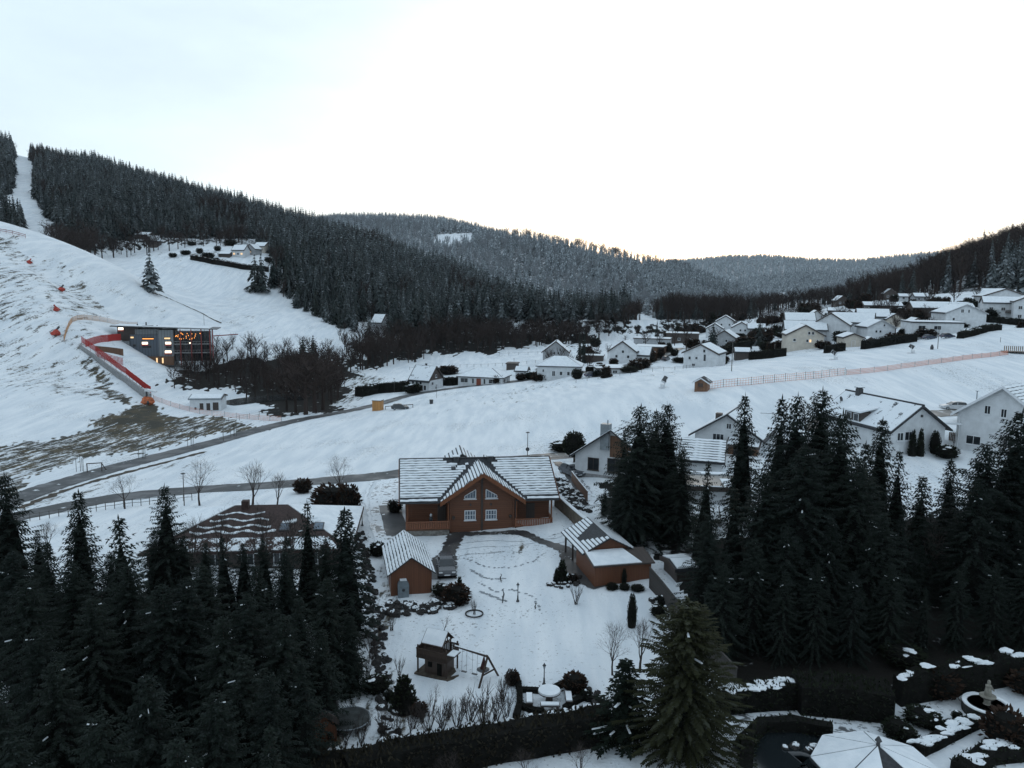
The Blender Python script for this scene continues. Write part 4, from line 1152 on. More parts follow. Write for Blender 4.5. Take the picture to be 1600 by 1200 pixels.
house('white tall gabled house with twin windows behind the hedge right of the beige garage',1376,530,10,42,18,11,9,'y',trim=M_GREYR,wins=(('F',-.18,.55,.8,.9),('F',-.03,.55,.8,.9),('F',.1,1.1,.7,.8),('F',.34,.3,.8,1.4)),group=V)
house('tall narrow white gabled house left in the row above the beige garage',1326,513,-25,22,20,8,10,'y',wins=(('F',0,.5,.9,1),),group=V)
house('grey house with a snowy cross gable in the row above the twin window house',1364,514,-6,46,19,11,9,'x',wall=M_GREYR,wins=(('F',-.3,.3,1,1),),group=V)
house('house with a dark slate front gable in front of the grey cross gable house',1358,519,-6,36,12,9,8,'y',wall=M_GREYR,gable=M_TILE,group=V)
house('house whose snowy roof catches the last light, right of the slate gable',1398,512,8,26,13,8,8,'y',wall=M_BEIGE,group=V)
t = house('white house with a mansard roof and three dormer windows by the upper field edge',1464,524,4,76,19,0,11,roof='flat',mat=M_TILE,wins=(('F',-.3,.45,2.2,1.3),('F',.0,.45,2.2,1.3),('F',-.3,.05,2,1.2)),group=V)
house('wide white gabled house behind the mansard house',1508,512,12,62,22,13,11,'y',trim=M_GREYR,wins=(('F',-.1,1.05,1.1,1.3),('F',.06,1.05,.7,1.2),('F',-.3,.5,.9,1)),group=V)
house('long dark house with a snowy roof behind the wide gable',1474,494,4,90,12,9,9,'x',wall=M_DARKW,wins=(('F',-.3,.3,1,.9),('F',0,.3,1,.9),('F',.3,.3,1,.9)),group=V)
house('white garage with a snow covered roof left of the mansard house',1432,522,0,18,18,6,8,'y',name='garage',cat='garage',group=V)
house('big white house with a wide low gable at the right frame edge above the others',1570,480,0,66,16,12,12,'y',wins=(('F',-.12,.8,1.6,1.1),('F',.1,.8,1.6,1.1)),trim=M_DARKW,group=V)
house('white terraced house with balconies below the wide low gable at the right edge',1566,500,-8,54,26,9,11,'x',wins=(('F',-.3,.55,1.4,1.3),('F',.0,.55,1.4,1.3),('F',.3,.55,1.4,1.3),('F',-.2,.1,1.4,1.3)),balc=(('F',.2,.45,4),),group=V)
house('white house cut off by the right frame edge beside the terraced one',1608,502,-8,44,30,10,11,'y',wins=(('F',-.3,.6,1.3,1.3),('F',-.3,.15,1.3,1.3)),group=V)
house('white house with a dark verge at the upper left of the right edge group',1548,474,-20,30,14,8,9,'x',group=V)
# top of the village
for lab, px, py, w, h, r, ax, wl in (('small white house with a snowy roof highest on the left of the hill top row',1346,466,18,9,7,'y',None),('small house with a steep snowy roof second in the hill top row',1360,464,16,9,8,'y',None),('pale house with a snowy roof third in the hill top row',1378,468,20,8,6,'x',M_GREYR),('dark gabled house with snow fourth in the hill top row',1391,468,18,9,7,'y',M_DARKW),('cream gabled house at the right end of the hill top row',1408,464,24,11,8,'y',M_BEIGE),('low white house right below the cream gabled one',1416,470,20,6,4,'x',None),
    ('long dark roofed house below the hill top row',1380,487,56,9,5,'x',M_DARKW),('dark house with a bright snowy gable at the left below the hill top row',1316,478,18,8,7,'y',M_DARKW),('low dark house with a flat snowy roof left of the tall narrow gable',1306,494,24,8,4,'x',M_DARKW),('pale house at the far right of the hill top row before the snowy bank',1440,472,20,8,5,'x',M_GREYR),('far white hut between the brown trees beyond the village',1222,466,8,5,4,'x',None),('far snow roofed barn right beside the white hut beyond the village',1236,470,10,5,4,'x',M_GREYR),('dark house with snowy eaves by the brown trees left of the hill top row',1296,470,14,8,5,'x',M_DARKW)):
    house(lab, px, py, rnd.uniform(-14, 6), w, h, r, 8, ax, wall=wl, wins=(('F',-.2,.4,1,1),('F',.2,.4,1,1)), group='houses on the hill top')
# hamlet and single houses at the forest
house('dark house with a steep snowy roof alone at the forest edge',588,513,-20,18,9,12,8,'x',wall=M_GREYR,wins=(('F',-.2,.3,.9,1),))
HG = 'hamlet houses on the left hill'
house('white hamlet house with a snowy roof and lit windows',372,402,-8,20,11,8,8,'x',wins=(('F',-.32,.35,1.3,1.2),('F',0,.35,1.3,1.2),('F',.3,.35,1.3,1.2)),lit=(0,2),group=HG)
house('dark hamlet house with a snowy gable right of the white one',391,398,-12,16,9,7,8,'y',wall=M_GREYR,wins=(('F',0,.4,1.2,1.2),),lit=(0,),group=HG)
house('hamlet house with two dormer gables behind the dark one',405,394,-12,18,9,6,8,'x',wall=M_BEIGE,wins=(('F',0,.4,1.2,1.2),),group=HG)
house('long brown hamlet house with snow on its flat roof',446,406,-4,42,10,0,9,roof='flat',wall=M_BROWNW,wins=(('F',-.35,.3,1.6,1.2),('F',-.1,.3,1.6,1.2),('F',.35,.3,1.4,1.2)),lit=(2,),group=HG)
house('low white hamlet building below the long brown one',422,408,-4,16,5,0,6,roof='flat',group=HG)
house('dark barn with a snowy roof at the edge of the wood left of the hamlet',231,384,-30,14,8,8,8,'y',wall=M_DARKW,name='barn',cat='barn',group=HG)
house('dark hut with a snow covered roof between the trees above the barn',222,374,0,22,7,4,8,'x',wall=M_DARKW,name='hut',cat='hut',group=HG)
house('small dark stable with a snowy roof left of the white hamlet house',350,402,-6,18,5,4,7,'x',wall=M_DARKW,name='stable',cat='stable',group=HG)
# pump house by the ski slope
house('low white pump house with three dark doors at the foot of the ski slope',321,641,8,46,17,4,7,'x',wins=(('L',.1,.15,1.2,1.4),('F',-.32,.0,.7,.9)),doors=(('F',-.12,1.0,1.9,M_DFRAME),('F',.1,1.0,1.9,M_DFRAME),('F',.34,1.5,2.1,M_DFRAME)),name='pump_house',cat='pump house',oe=.25,og=.3,mat=M_METAL)
# ------------------------------------------------------------------ the log house
def add_part(t, name, mat, fn, smooth=False):
    mb = MB(); fn(mb); return mb.build(name, mat, t, smooth=smooth)
LH = at(753, 829) + Vector((0, 0, .30)); LH_YAW = R(8.0)
def log_house():
    t = thing('log_house', 'big reddish log house with snow striped roof and central front gable', 'house', LH, LH_YAW)
    xl, xr, xc = -8.5, 8.0, -.25
    yr, zr, ye, ze = 6.0, 6.55, -.75, 3.25            # ridge and front eave of the main roof
    s = (zr - ze) / (yr - ye); yb = 2 * yr - ye
    g0, gs, gy = 6.5, .68, -1.35                      # gable ridge height, slope, front edge
    zm = lambda y: zr - s * abs(y - yr)
    # walls
    def body(mb):
        mb.box(xl, xr, 1.9, 10.8, -.6, zm(1.9) - .05)
        z1 = zm(1.9) - .05
        mb.poly([(xl, 1.9, z1), (xl, 10.8, z1), (xl, yr, zr - .05)]); mb.poly([(xr, 10.8, z1), (xr, 1.9, z1), (xr, yr, zr - .05)])
    add_part(t, 'wall', M_LOGS, body)
    hw = 3.62; zt = g0 - gs * hw - .02
    def gab(mb):
        mb.box(-hw, hw, 0, 1.89, -.6, zt)
        mb.poly([(-hw, 0, zt), (hw, 0, zt), (0, 0, g0 - .02)])
        for x in (-hw, hw - .16): mb.box(x, x + .16, -.18, -.002, -.2, zt - .1)
    add_part(t, 'gable_wall', M_LOGS, gab)
    add_part(t, 'gable_post', M_DFRAME, lambda mb: mb.box(-.13, .09, -.12, -.003, -.3, g0 - .35))
    F = Frame((0, 0, 0), (1, 0, 0), (0, -1, 0))
    for u in (-1.35, 1.02): window(t, F, u, .98, 1.25, 1.12, M_PANEB, bars=(3, 1), dep=.07, fw=.09)
    for sg, u in ((-1, -1.35), (1, 1.05)):            # slanted upper windows
        a, b = (u - .62, u + .62); zo, zi = (3.70, 4.42)
        fr = MB()
        def q(x, z, n): return F.p(x, z, n)
        zl, zh = (zo, zi) if sg < 0 else (zi, zo)
        for (xa, za, xb, zb, th_) in ((a, 3.42, b, 3.42, .09), (a, zl, b, zh, .09)):
            fr.hexa([q(xa, za, .07), q(xb, zb, .07), q(xb, zb, -.01), q(xa, za, -.01)], [q(xa, za + th_, .07), q(xb, zb + th_, .07), q(xb, zb + th_, -.01), q(xa, za + th_, -.01)])
        for k in range(5):
            x = a + (b - a) * k / 4; zt_ = zl + (zh - zl) * k / 4; wd = .045 if k in (0, 4) else .02
            F.slab(fr, x - wd, x + wd, 3.512, zt_ - .002, -.01, .06)
        F.slab(fr, a - .12, b + .12, 3.33, 3.415, -.01, .14)
        w_ = fr.build('window', M_FRAME, t)
        pb = MB(); pb.hexa([q(a, 3.47, .02), q(b, 3.47, .02), q(b, 3.47, -.01), q(a, 3.47, -.01)], [q(a, zl + .04, .02), q(b, zh + .04, .02), q(b, zh + .04, -.01), q(a, zl + .04, -.01)])
        pb.build('pane', M_PANEB, w_)
    for u in (-1.3, 1.0): add_part(t, 'wall_lamp', M_DMETAL, lambda mb: F.slab(mb, u - .07, u + .07, 2.62, 2.85, 0, .16))
    for u in (-3.2, 3.2): add_part(t, 'flower_basket', M_DFRAME, lambda mb: mb.blob((u, -.22, 1.35), (.17, .17, .2), 3))
    # main roof
    def mr(mb):
        x0, x1 = xc - 8.95, xc + 8.95
        for sg in (-1, 1):
            e = ye if sg < 0 else yb
            a, b, c, d_ = [Vector(p) for p in ((x0, e, ze), (x1, e, ze), (x1, yr, zr), (x0, yr, zr))]
            if sg > 0: a, b, c, d_ = b, a, d_, c
            if sg < 0:
                for u0, u1, e2 in ((x0, -3.75, ye), (-3.75, 3.75, .7), (3.75, x1, ye)):
                    z2 = ze + s * (e2 - ye)
                    slope(mb, Vector((u0, e2, z2)), Vector((u1, e2, z2)), Vector((u1, yr, zr)), Vector((u0, yr, zr)), 0, .18)
            else: slope(mb, a, b, c, d_, 0, .18)
        mb.box(x0, x1, yr - .14, yr + .14, zr + .10, zr + .25)
    rf = add_part(t, 'roof', M_TILE, mr)
    for x in (xc - 9.02, xc + 8.96): add_part(rf, 'verge_board', M_TRIM, lambda mb: mb.hexa([(x, ye, ze - .2), (x + .06, ye, ze - .2), (x + .06, yr, zr - .2), (x, yr, zr - .2)], [(x, ye, ze + .17), (x + .06, ye, ze + .17), (x + .06, yr, zr + .17), (x, yr, zr + .17)]))
    n = 17
    for sg in (-1, 1):
        for k in range(n):
            f0 = (k + .12) / n; f1 = (k + .80) / n
            if sg < 0 and k == 1: f0, f1 = (k + .62) / n, (k + .86) / n
            y0, y1 = ye + (yr - ye) * f0, ye + (yr - ye) * f1
            z0, z1 = ze + (zr - ze) * f0, ze + (zr - ze) * f1
            xa, xb = xc - 8.85, xc + 8.85
            cuts = [(xa, xb)]
            if sg < 0:
                wv = (g0 + .12 - z0) / gs                 # where the gable roof cuts through
                cuts = [(xa, -wv - .1), (wv + .1, xb)]
                if k >= 15: cuts = [(xa, -3.3 - (k - 15) * .5), (2.2 + (k - 15) * .3, xb)]    # melted round the chimneys
                elif k >= 13: cuts = [(xa, -2.6 - (k - 13) * .3), (-2.0, -wv - .2), (wv + .35, 1.2), (1.7, xb)]
            for a, b in cuts:
                if b - a < .3: continue
                if sg < 0 and k >= 12: a += rnd.uniform(-.5, .5) if a > xa + .1 else 0; b += rnd.uniform(-.5, .5) if b < xb - .1 else 0
                m2 = MB(); A = [Vector((a, y0, z0)), Vector((b, y0, z0)), Vector((b, y1, z1)), Vector((a, y1, z1))]
                if sg > 0:
                    A = [Vector((p.x, 2 * yr - p.y, p.z)) for p in A]; A = [A[1], A[0], A[3], A[2]]
                ragged(m2, *A, .184, .235, k + int(a * 7)); m2.build('snow_strip', M_SNOW, rf)
    # gable roof
    def gr(mb):
        hwv = 4.72
        for sg in (-1, 1):
            a, b = Vector((0, gy, g0)), Vector((0, yr - .1, g0))
            c, d_ = Vector((sg * hwv, yr - 5.9, g0 - gs * hwv)), Vector((sg * hwv, gy, g0 - gs * hwv))
            P4 = [d_, a, b, c] if sg > 0 else [a, d_, c, b]
            slope(mb, *P4, .02, .2)
    gf = add_part(t, 'gable_roof', M_TILE, gr)
    m = 14; L = 4.72
    for sg in (-1, 1):
        for k in range(m):
            d0, d1 = L * (1 - (k + .12) / m), L * (1 - (k + .78) / m)
            z0, z1 = g0 - gs * d0, g0 - gs * d1
            ya = yr - (zr - z0) / s - .25
            ya = max(ya, gy + .25)
            m2 = MB(); A = [Vector((sg * d0, gy + .08, z0)), Vector((sg * d1, gy + .08, z1)), Vector((sg * d1, ya, z1)), Vector((sg * d0, ya, z0))]
            if sg > 0: A = [A[1], A[0], A[3], A[2]]
            ragged(m2, *A, .204, .26, k); m2.build('snow_strip', M_SNOW, gf)
    def gv(mb):
        for sg in (-1, 1):
            p, q_ = Vector((sg * 4.75, gy, g0 - gs * 4.75)), Vector((0, gy, g0))
            e = Vector((0, -.07, 0)); lo = Vector((0, 0, -.30)); hi = Vector((0, 0, .20))
            pts = [p, p + e, q_ + e, q_] if sg > 0 else [p + e, p, q_, q_ + e]
            mb.hexa([v + lo for v in pts], [v + hi for v in pts])
            for y in (-.55,):
                pass
    add_part(t, 'gable_verge_board', M_TRIM, gv)
    def soff(mb):
        for sg in (-1, 1):
            pts = [Vector((sg * 4.7, gy + .01, g0 - gs * 4.7)), Vector((0, gy + .01, g0)), Vector((0, -.01, g0)), Vector((sg * 4.7, -.01, g0 - gs * 4.7))]
            if sg < 0: pts = [pts[1], pts[0], pts[3], pts[2]]
            mb.hexa([v + Vector((0, 0, -.06)) for v in pts], [v + Vector((0, 0, .0)) for v in pts])
    add_part(t, 'soffit', M_TRIM, soff)
    # rear gable rising behind the ridge
    def rg(mb):
        for sg in (-1, 1):
            a, b = Vector((-1.7, yr + .9, zr + .30)), Vector((-1.7, yr + 6, zr + .30))
            c, d_ = Vector((-1.7 + sg * 3.2, yr + 6, zr - 1.95)), Vector((-1.7 + sg * 3.2, yr + .9, zr - 1.95))
            slope(mb, *([d_, a, b, c] if sg > 0 else [a, d_, c, b]), 0, .18)
        mb.poly([(-4.6, yr + 1.0, zr - 1.4), (1.2, yr + 1.0, zr - 1.4), (-1.7, yr + 1.0, zr + .32)])
    r2 = add_part(t, 'rear_gable_roof', M_TILE, rg)
    for k in range(7):
        for sg in (-1, 1):
            d0, d1 = 3.2 * (1 - (k + .1) / 7), 3.2 * (1 - (k + .8) / 7)
            A = [Vector((-1.7 + sg * d, y, zr + .30 - .703 * d)) for d, y in ((d0, yr + 1), (d1, yr + 1), (d1, yr + 5.9), (d0, yr + 5.9))]
            if sg > 0: A = [A[1], A[0], A[3], A[2]]
            m2 = MB(); slope(m2, *A, .184, .24); m2.build('snow_strip', M_SNOW, r2)
    for x in (-2.55, 1.45):
        c = chimney(rf, x, yr - .55, zr - .6, zr + .30, .62, M_DMETAL)
    for x, z in ((-1.45, .55), (.75, .6)): add_part(rf, 'vent_pipe', M_DMETAL, lambda mb: mb.bar((x, yr - .3, zr - .1), (x, yr - .3, zr + z), .12, n=8))
    add_part(rf, 'roof_window', M_DMETAL, lambda mb: mb.hexa([(-3.2, 4.0, 5.62), (-2.7, 4.0, 5.62), (-2.7, 4.5, 5.86), (-3.2, 4.5, 5.86)], [(-3.2, 4.0, 5.95), (-2.7, 4.0, 5.95), (-2.7, 4.5, 6.1), (-3.2, 4.5, 6.1)]))
    add_part(t, 'gutter', M_DMETAL, lambda mb: [mb.box(a, b, ye - .12, ye - .003, ze - .02, ze + .09) for a, b in ((xc - 8.95, -4.8), (4.8, xc + 8.95))])
    # porches
    for a, b in ((xl, -hw - .05), (hw + .05, xr)):
        add_part(t, 'porch_deck', M_BROWNW, lambda mb: mb.box(a, b, -.35, 1.9, -.05, .12))
        rl = add_part(t, 'porch_railing', M_RAIL, lambda mb: [mb.box(a, b, -.38, -.28, z, z + .07) for z in (.18, .98)] + [mb.box(x, x + .09, -.385, -.275, .12, 1.1) for x in (a, b - .09)])
        nb = int((b - a) / .2)
        me = MB().box(0, .13, -.36, -.31, .253, .977).mesh('baluster', M_RAIL)
        for k in range(nb): new_obj('baluster', me, rl, (a + .1 + k * (b - a - .2) / nb, 0, 0))
        xe = a if a < 0 else b - .07
        add_part(rl, 'side_rail', M_RAIL, lambda mb: [mb.box(xe, xe + .07, -.27, 1.85, z, z + .07) for z in (.18, .98)] + [mb.box(xe + .01, xe + .06, y, y + .12, .253, .977) for y in np.arange(-.2, 1.75, .2)])
        for x in (a + .12, b - .2): add_part(t, 'porch_post', M_TRIM, lambda mb: mb.box(x, x + .15, -.26, -.11, .12, ze - .02 if True else 0))
    add_part(t, 'porch_door', M_DARKW, lambda mb: mb.box(-4.9, -3.95, 1.80, 1.897, .12, 2.2))
    add_part(t, 'porch_door', M_DARKW, lambda mb: mb.box(5.3, 6.3, 1.80, 1.897, .12, 2.2))
    add_part(t, 'stone_plinth', M_STONE, lambda mb: [mb.box(xl - .1, -hw - .1, -.6, -.351, -1.0, .02), mb.box(hw + .1, xr + .1, -.5, -.351, -.8, .02)])
    add_part(t, 'downpipe', M_DMETAL, lambda mb: [mb.bar((x, -.2, 0), (x, -.2, 3.2), .1, n=6) for x in (-8.35, 3.75, -3.75)])
    return t
log_house()
def on_house(x, y, z=0):
    c, s = math.cos(LH_YAW), math.sin(LH_YAW)
    return Vector((LH.x + c * x - s * y, LH.y + s * x + c * y, LH.z + z))
# barrel person sized garden figure and planters on the porch
p = on_house(-5.7, .6, .12)
t = thing('garden_figure', 'dark slim figure statue with a pale head standing on the left porch', 'statue', p)
MB().lathe([(.14, 0), (.2, .3), (.17, .8), (.22, 1.05), (.08, 1.22)], 10).build('body', M_DMETAL, t, smooth=True)
MB().blob((0, 0, 1.36), (.14, .14, .17), 2).build('head', M_FRAME, t, smooth=True)
# ------------------------------------------------------------------ shed on the left, with its strips of snow
def shed():
    p = at(643, 929); t = thing('garden_shed', 'reddish plank shed with snow striped roof and a grey tank at its gable', 'shed', p, R(13))
    w, d, h, rise = 3.7, 7.6, 2.15, 1.35
    gable_wall(t, w, d, h, rise, 'y', M_PLANK, None, .6)
    gable_roof(t, w, d, h, rise, 'y', .35, .3, M_TILE, 'strips', n=8, th=.1)
    F = faces(w, d)
    window(t, F['R'], 1.0, 1.0, .8, .8, name='window')
    door(t, F['L'], 0.5, 0, 1.0, 1.9, M_DARKW)
shed()
p = at(629, 935)
t = thing('water_tank', 'rounded grey rain water tank against the shed gable', 'tank', p + Vector((0, .45, 0)), R(13))
mb = MB()
prof = [(-.48, 0), (.48, 0), (.50, 1.15)] + [(.5 * math.cos(a), 1.15 + .42 * math.sin(a)) for a in np.linspace(.25, math.pi - .25, 7)] + [(-.50, 1.15)]
fr = [(x, -.38, z) for x, z in prof]; bk = [(x, .38, z) for x, z in prof]
mb.poly(fr); mb.poly(list(reversed(bk)))
for i in range(len(prof)): j = (i + 1) % len(prof); mb.poly([fr[j], fr[i], bk[i], bk[j]])
mb.build('tank_body', plain('grey_plastic', (.16, .19, .21), .5, .15, 3), t)
MB().lathe([(.14, 0), (.14, .03), (.1, .06)], 12).build('lid', M_DMETAL, t, (0, -.385, .75)).rotation_euler = (R(90), 0, 0)
MB().box(-.3, .3, -.3, .3, 1.575, 1.63).build('snow', M_SNOW, t)
# ------------------------------------------------------------------ carport with lean-to on the right
def carport():
    p = at(966, 912); t = thing('carport', 'open carport with snow striped roof and a snowy lean-to store', 'carport', p, R(13.5))
    w = 4.6; y0, y1 = 2.6, 9.2; h, rise = 2.3, 1.2
    # lean-to store in front, gable wall behind it
    MB().box(-2.3, 3.2, 0, 2.6, -.8, 1.85).build('store_wall', M_PLANK, t)
    MB().box(-2.3, 2.3, y0 + .01, y0 + 2.8, -.8, h).poly([(-2.3, y0 + .01, h), (2.3, y0 + .01, h), (0, y0 + .01, h + rise)]).build('wall', M_PLANK, t)
    lr = MB().hexa([(-2.55, -.3, 1.78), (3.45, -.3, 1.78), (3.45, 2.595, 2.3), (-2.55, 2.595, 2.3)], [(-2.55, -.3, 1.9), (3.45, -.3, 1.9), (3.45, 2.595, 2.42), (-2.55, 2.595, 2.42)]).build('lean_to_roof', M_DARKW, t)
    MB().hexa([(-2.45, -.2, 1.925), (2.2, -.2, 1.925), (1.3, 2.5, 2.41), (-2.45, 2.5, 2.41)], [(-2.45, -.2, 1.99), (2.2, -.2, 1.99), (1.3, 2.5, 2.47), (-2.45, 2.5, 2.47)]).build('snow_cover', M_SNOW, lr)
    th = .1; n = 8; oe, og = .45, .35
    s = rise / 2.3; ye, ze, zr = 2.3 + oe, h - s * oe, h + rise
    mb = MB()
    for sg in (-1, 1):
        a, b = Vector((sg * ye, y0 - og, ze)), Vector((sg * ye, y1, ze)); c, d_ = Vector((0, y1, zr)), Vector((0, y0 - og, zr))
        slope(mb, *((a, d_, c, b) if sg < 0 else (a, b, c, d_)), 0, th)
    rf = mb.build('roof', M_TILE, t)
    L = y1 - y0 + og
    for sg in (-1, 1):
        for k in range(n):
            f0, f1 = (k + .10) / n, (k + .74) / n
            segs = [(0.02, .98)]
            if sg < 0 and k >= 2: segs = [(.02, max(.05, .38 - (k - 2) * .055)), (.55 + (k - 2) * .03, .98)]
            for a_, b_ in segs:
                m2 = MB(); ya, yb_ = y0 - og + L * a_, y0 - og + L * b_
                A = [Vector((sg * ye * (1 - f), y, ze + (zr - ze) * f)) for f, y in ((f0, ya), (f1, ya), (f1, yb_), (f0, yb_))]
                if sg > 0: A = [A[1], A[0], A[3], A[2]]
                slope(m2, *A, th + .003, th + .05); m2.build('snow_strip', M_SNOW, rf)
    for x, y in ((-2.3, y1 - .3), (2.3, y1 - .3), (2.3, y1 - 3.6), (-2.3, y0 + 4.0)):
        MB().bar((x, y, -.6), (x, y, h - .1), .16).build('post', M_DARKW, t)
    MB().box(-2.38, -2.22, y0, y1, h - .2, h - .02).box(2.22, 2.38, y0, y1, h - .2, h - .02).build('beam', M_DARKW, t)
    for x, y in ((-2.3, y1 - .3),): MB().bar((x, y - .7, h - .2), (x, y, h - .9), .1).build('brace', M_DARKW, t)
    return p
CPP = carport()
def on_carport(x, y):
    c, s = math.cos(R(13.5)), math.sin(R(13.5))
    return gp(CPP.x + c * x - s * y, CPP.y + s * x + c * y)
# ------------------------------------------------------------------ neighbours
NB = 'neighbour houses on the right'
# white house with metal chimney
p = at(955, 748); t = thing('house', 'white gabled house with a zinc clad chimney, half hidden by the spruce clump', 'house', p, R(-26), NB)
w, d, h, rise = 10.5, 10, 2.9, 3.7
gable_wall(t, w, d, h, rise, 'y', M_WHITE, None, 1.5)
rf = gable_roof(t, w, d, h, rise, 'y', .6, .9, M_TILE, 'strips', n=12, th=.2)
MB().box(-1.6, -.4, -.35, .8, 3.9, 7.4).build('chimney', M_METAL, rf)
MB().bar((-.8, .3, 7.4), (-.8, .3, 7.9), .16, n=8).build('flue', M_METAL, rf)
F = faces(w, d); window(t, F['F'], -2.6, .9, 1.6, 1.7, frame=M_DFRAME); window(t, F['F'], .5, .9, 2.2, 1.9, frame=M_DFRAME)
add_part(t, 'gable_cladding', M_BROWNW, lambda mb: mb.poly([(-.3, -.02, 2.95), (3.9, -.02, 2.95), (3.9, -.02, 3.9), (1.0, -.02, 5.9), (-.3, -.02, 5.9)]))
add_part(t, 'plinth', M_CONC, lambda mb: mb.box(-5.27, 5.27, -.05, -.003, -1.5, .35))
house('low white garage with a snow striped roof between the spruce clump and the chalet',1095,742,-14,62,22,22,9,'x',snow='strips',n=9,name='garage',cat='garage',group=NB,dist=104)
# flat garage with icy pond on the roof
p = at(1110, 792); p.z = gz(p.x, p.y)
q_ = P(1108, 800, 92); t = thing('garage', 'white flat garage with an icy puddle shining on its roof', 'garage', (q_.x, q_.y, q_.z), R(-6), NB)
MB().box(-3.4, 3.4, 0, 7, -4, 2.6).build('wall', M_WHITE, t)
rf = MB().box(-3.7, 3.7, -.3, 7.3, 2.603, 3.1).build('roof', M_DFRAME, t)
MB().box(-3.5, 3.5, -.1, 7.1, 3.103, 3.13).build('ice_sheet', plain('wet_ice', (.07, .08, .08), .38, .3, .6, spec=.5), rf)
MB().box(-3.6, 3.6, 6.0, 7.2, 3.14, 3.26).box(-3.6, 3.6, -.2, .1, 3.14, 3.22).box(1.7, 3.6, .1, 4, 3.14, 3.2).build('snow_patch', M_SNOW, rf)
# chalet with balconies
q_ = P(1133, 745, 116); p = Vector((q_.x, q_.y, q_.z))
t = thing('chalet', 'white chalet with a dark balcony and a brown timber bay under a snowy lean-to roof', 'chalet', p, R(-27), NB)
w, d, h, rise = 9.6, 12, 6.3, 3.1
gable_wall(t, w, d, h, rise, 'y', M_WHITE, None, 4)
rf = gable_roof(t, w, d, h, rise, 'y', .8, .9, M_TILE, 'sheet', th=.28)
F = faces(w, d)
window(t, F['F'], -1.1, 1.2, 1.1, 1.7); window(t, F['F'], -1.3, 4.6, 1.7, 1.9, bars=(2, 0)); window(t, F['F'], .2, 7.3, .8, .9)
for x in (-4.2, -3.4, -2.6): window(t, F['F'], x, 1.4, .6, 1.5, bars=(0, 0)); window(t, F['F'], x, 4.0, .6, 1.2, bars=(0, 0))
balcony(t, F['F'], -1.2, 4.2, 3.2, 1.4)
bay = add_part(t, 'timber_bay', M_BROWNW, lambda mb: mb.box(.5, 4.7, -1.3, -.003, -2, 5.2))
FB_ = Frame((2.6, -1.3, 0), (1, 0, 0), (0, -1, 0))
for u in (-.9, 1.0):
    for v in (1.2, 3.6): window(bay, FB_, u, v, .9, 1.3, frame=M_DFRAME)
br = add_part(t, 'bay_roof', M_DARKW, lambda mb: mb.hexa([(.2, -1.8, 5.0), (5.1, -1.8, 5.0), (5.1, -.01, 5.9), (.2, -.01, 5.9)], [(.2, -1.8, 5.25), (5.1, -1.8, 5.25), (5.1, -.01, 6.15), (.2, -.01, 6.15)]))
MB().hexa([(.4, -1.65, 5.35), (4.9, -1.65, 5.35), (4.9, -.05, 6.14), (.4, -.05, 6.14)], [(.4, -1.65, 5.44), (4.9, -1.65, 5.44), (4.9, -.05, 6.24), (.4, -.05, 6.24)]).build('snow_cover', M_SNOW, br)
add_part(t, 'stone_plinth', M_STONE, lambda mb: mb.box(-w / 2 - .05, w / 2 + .05, -.08, -.003, -4, .3))
cr_ = MB().box(-2.2, -1.3, 1.6, 2.5, 7.6, 9.3).build('chimney', M_DARKW, rf)
t2 = house('house with a big snowy roof and antenna between the chalet and the biggest spruces',1208,712,-8,90,22,34,10,'x',wall=M_GREYR,dist=122,group=NB,chim=((.1,.5,.9),))
# long roofed white house on the right
q_ = P(1432, 712, 111); t = thing('house', 'long roofed white house with a half hipped gable and twin dormer window', 'house', q_, R(16), NB)
w, d, h, rise = 9.4, 15, 3.9, 3.2
gable_wall(t, w, d, h, rise, 'y', M_WHITE, None, 4)
rf = gable_roof(t, w, d, h, rise, 'y', .7, .7, M_TILE, 'sheet', smat=M_PATCHY, th=.26)
F = faces(w, d)
window(t, F['F'], -3.1, 2.3, 1.1, 1.2); window(t, F['F'], -1.6, 2.3, 1.5, 1.3); 
add_part(t, 'wall_lamp', M_DMETAL, lambda mb: F['F'].slab(mb, .2, .45, 5.6, 5.95, 0, .2))
dm = add_part(t, 'dormer', M_DARKW, lambda mb: mb.box(-5.0, -2.6, 6.0, 9.4, 3.7, 5.4))
MB().hexa([(-5.4, 5.7, 5.4), (-2.0, 5.7, 6.0), (-2.0, 9.7, 6.0), (-5.4, 9.7, 5.4)], [(-5.4, 5.7, 5.62), (-2.0, 5.7, 6.2), (-2.0, 9.7, 6.2), (-5.4, 9.7, 5.62)]).build('dormer_roof', M_SNOW, dm)
for y in (6.9, 8.5): window(dm, Frame((-5.0, y, 0), (0, -1, 0), (-1, 0, 0)), 0, 4.0, 1.1, 1.2, bars=(0, 0))
cc = chimney(rf, -.3, 12.2, h + rise - .4, h + rise + 1.0, .8, M_DMETAL)
add_part(rf, 'ridge_tiles', M_TILE, lambda mb: mb.bar((0, -.7, h + rise + .3), (0, d + .7, h + rise + .3), .3, n=6))
sd = MB().lathe([(.02, 0), (.25, .05), (.42, .16)], 12).build('satellite_dish', M_DMETAL, rf, (-2.6, 13.6, h + 2.4)); sd.rotation_euler = (R(70), 0, R(20))
MB().bar((-2.6, 13.6, h + 1.2), (-2.6, 13.6, h + 2.5), .05).build('dish_pole', M_DMETAL, rf)
t = house('white extension with a dark flat roof behind the long roofed house',1335,668,20,50,26,0,8,roof='flat',dist=128,group=NB,name='extension',cat='extension')
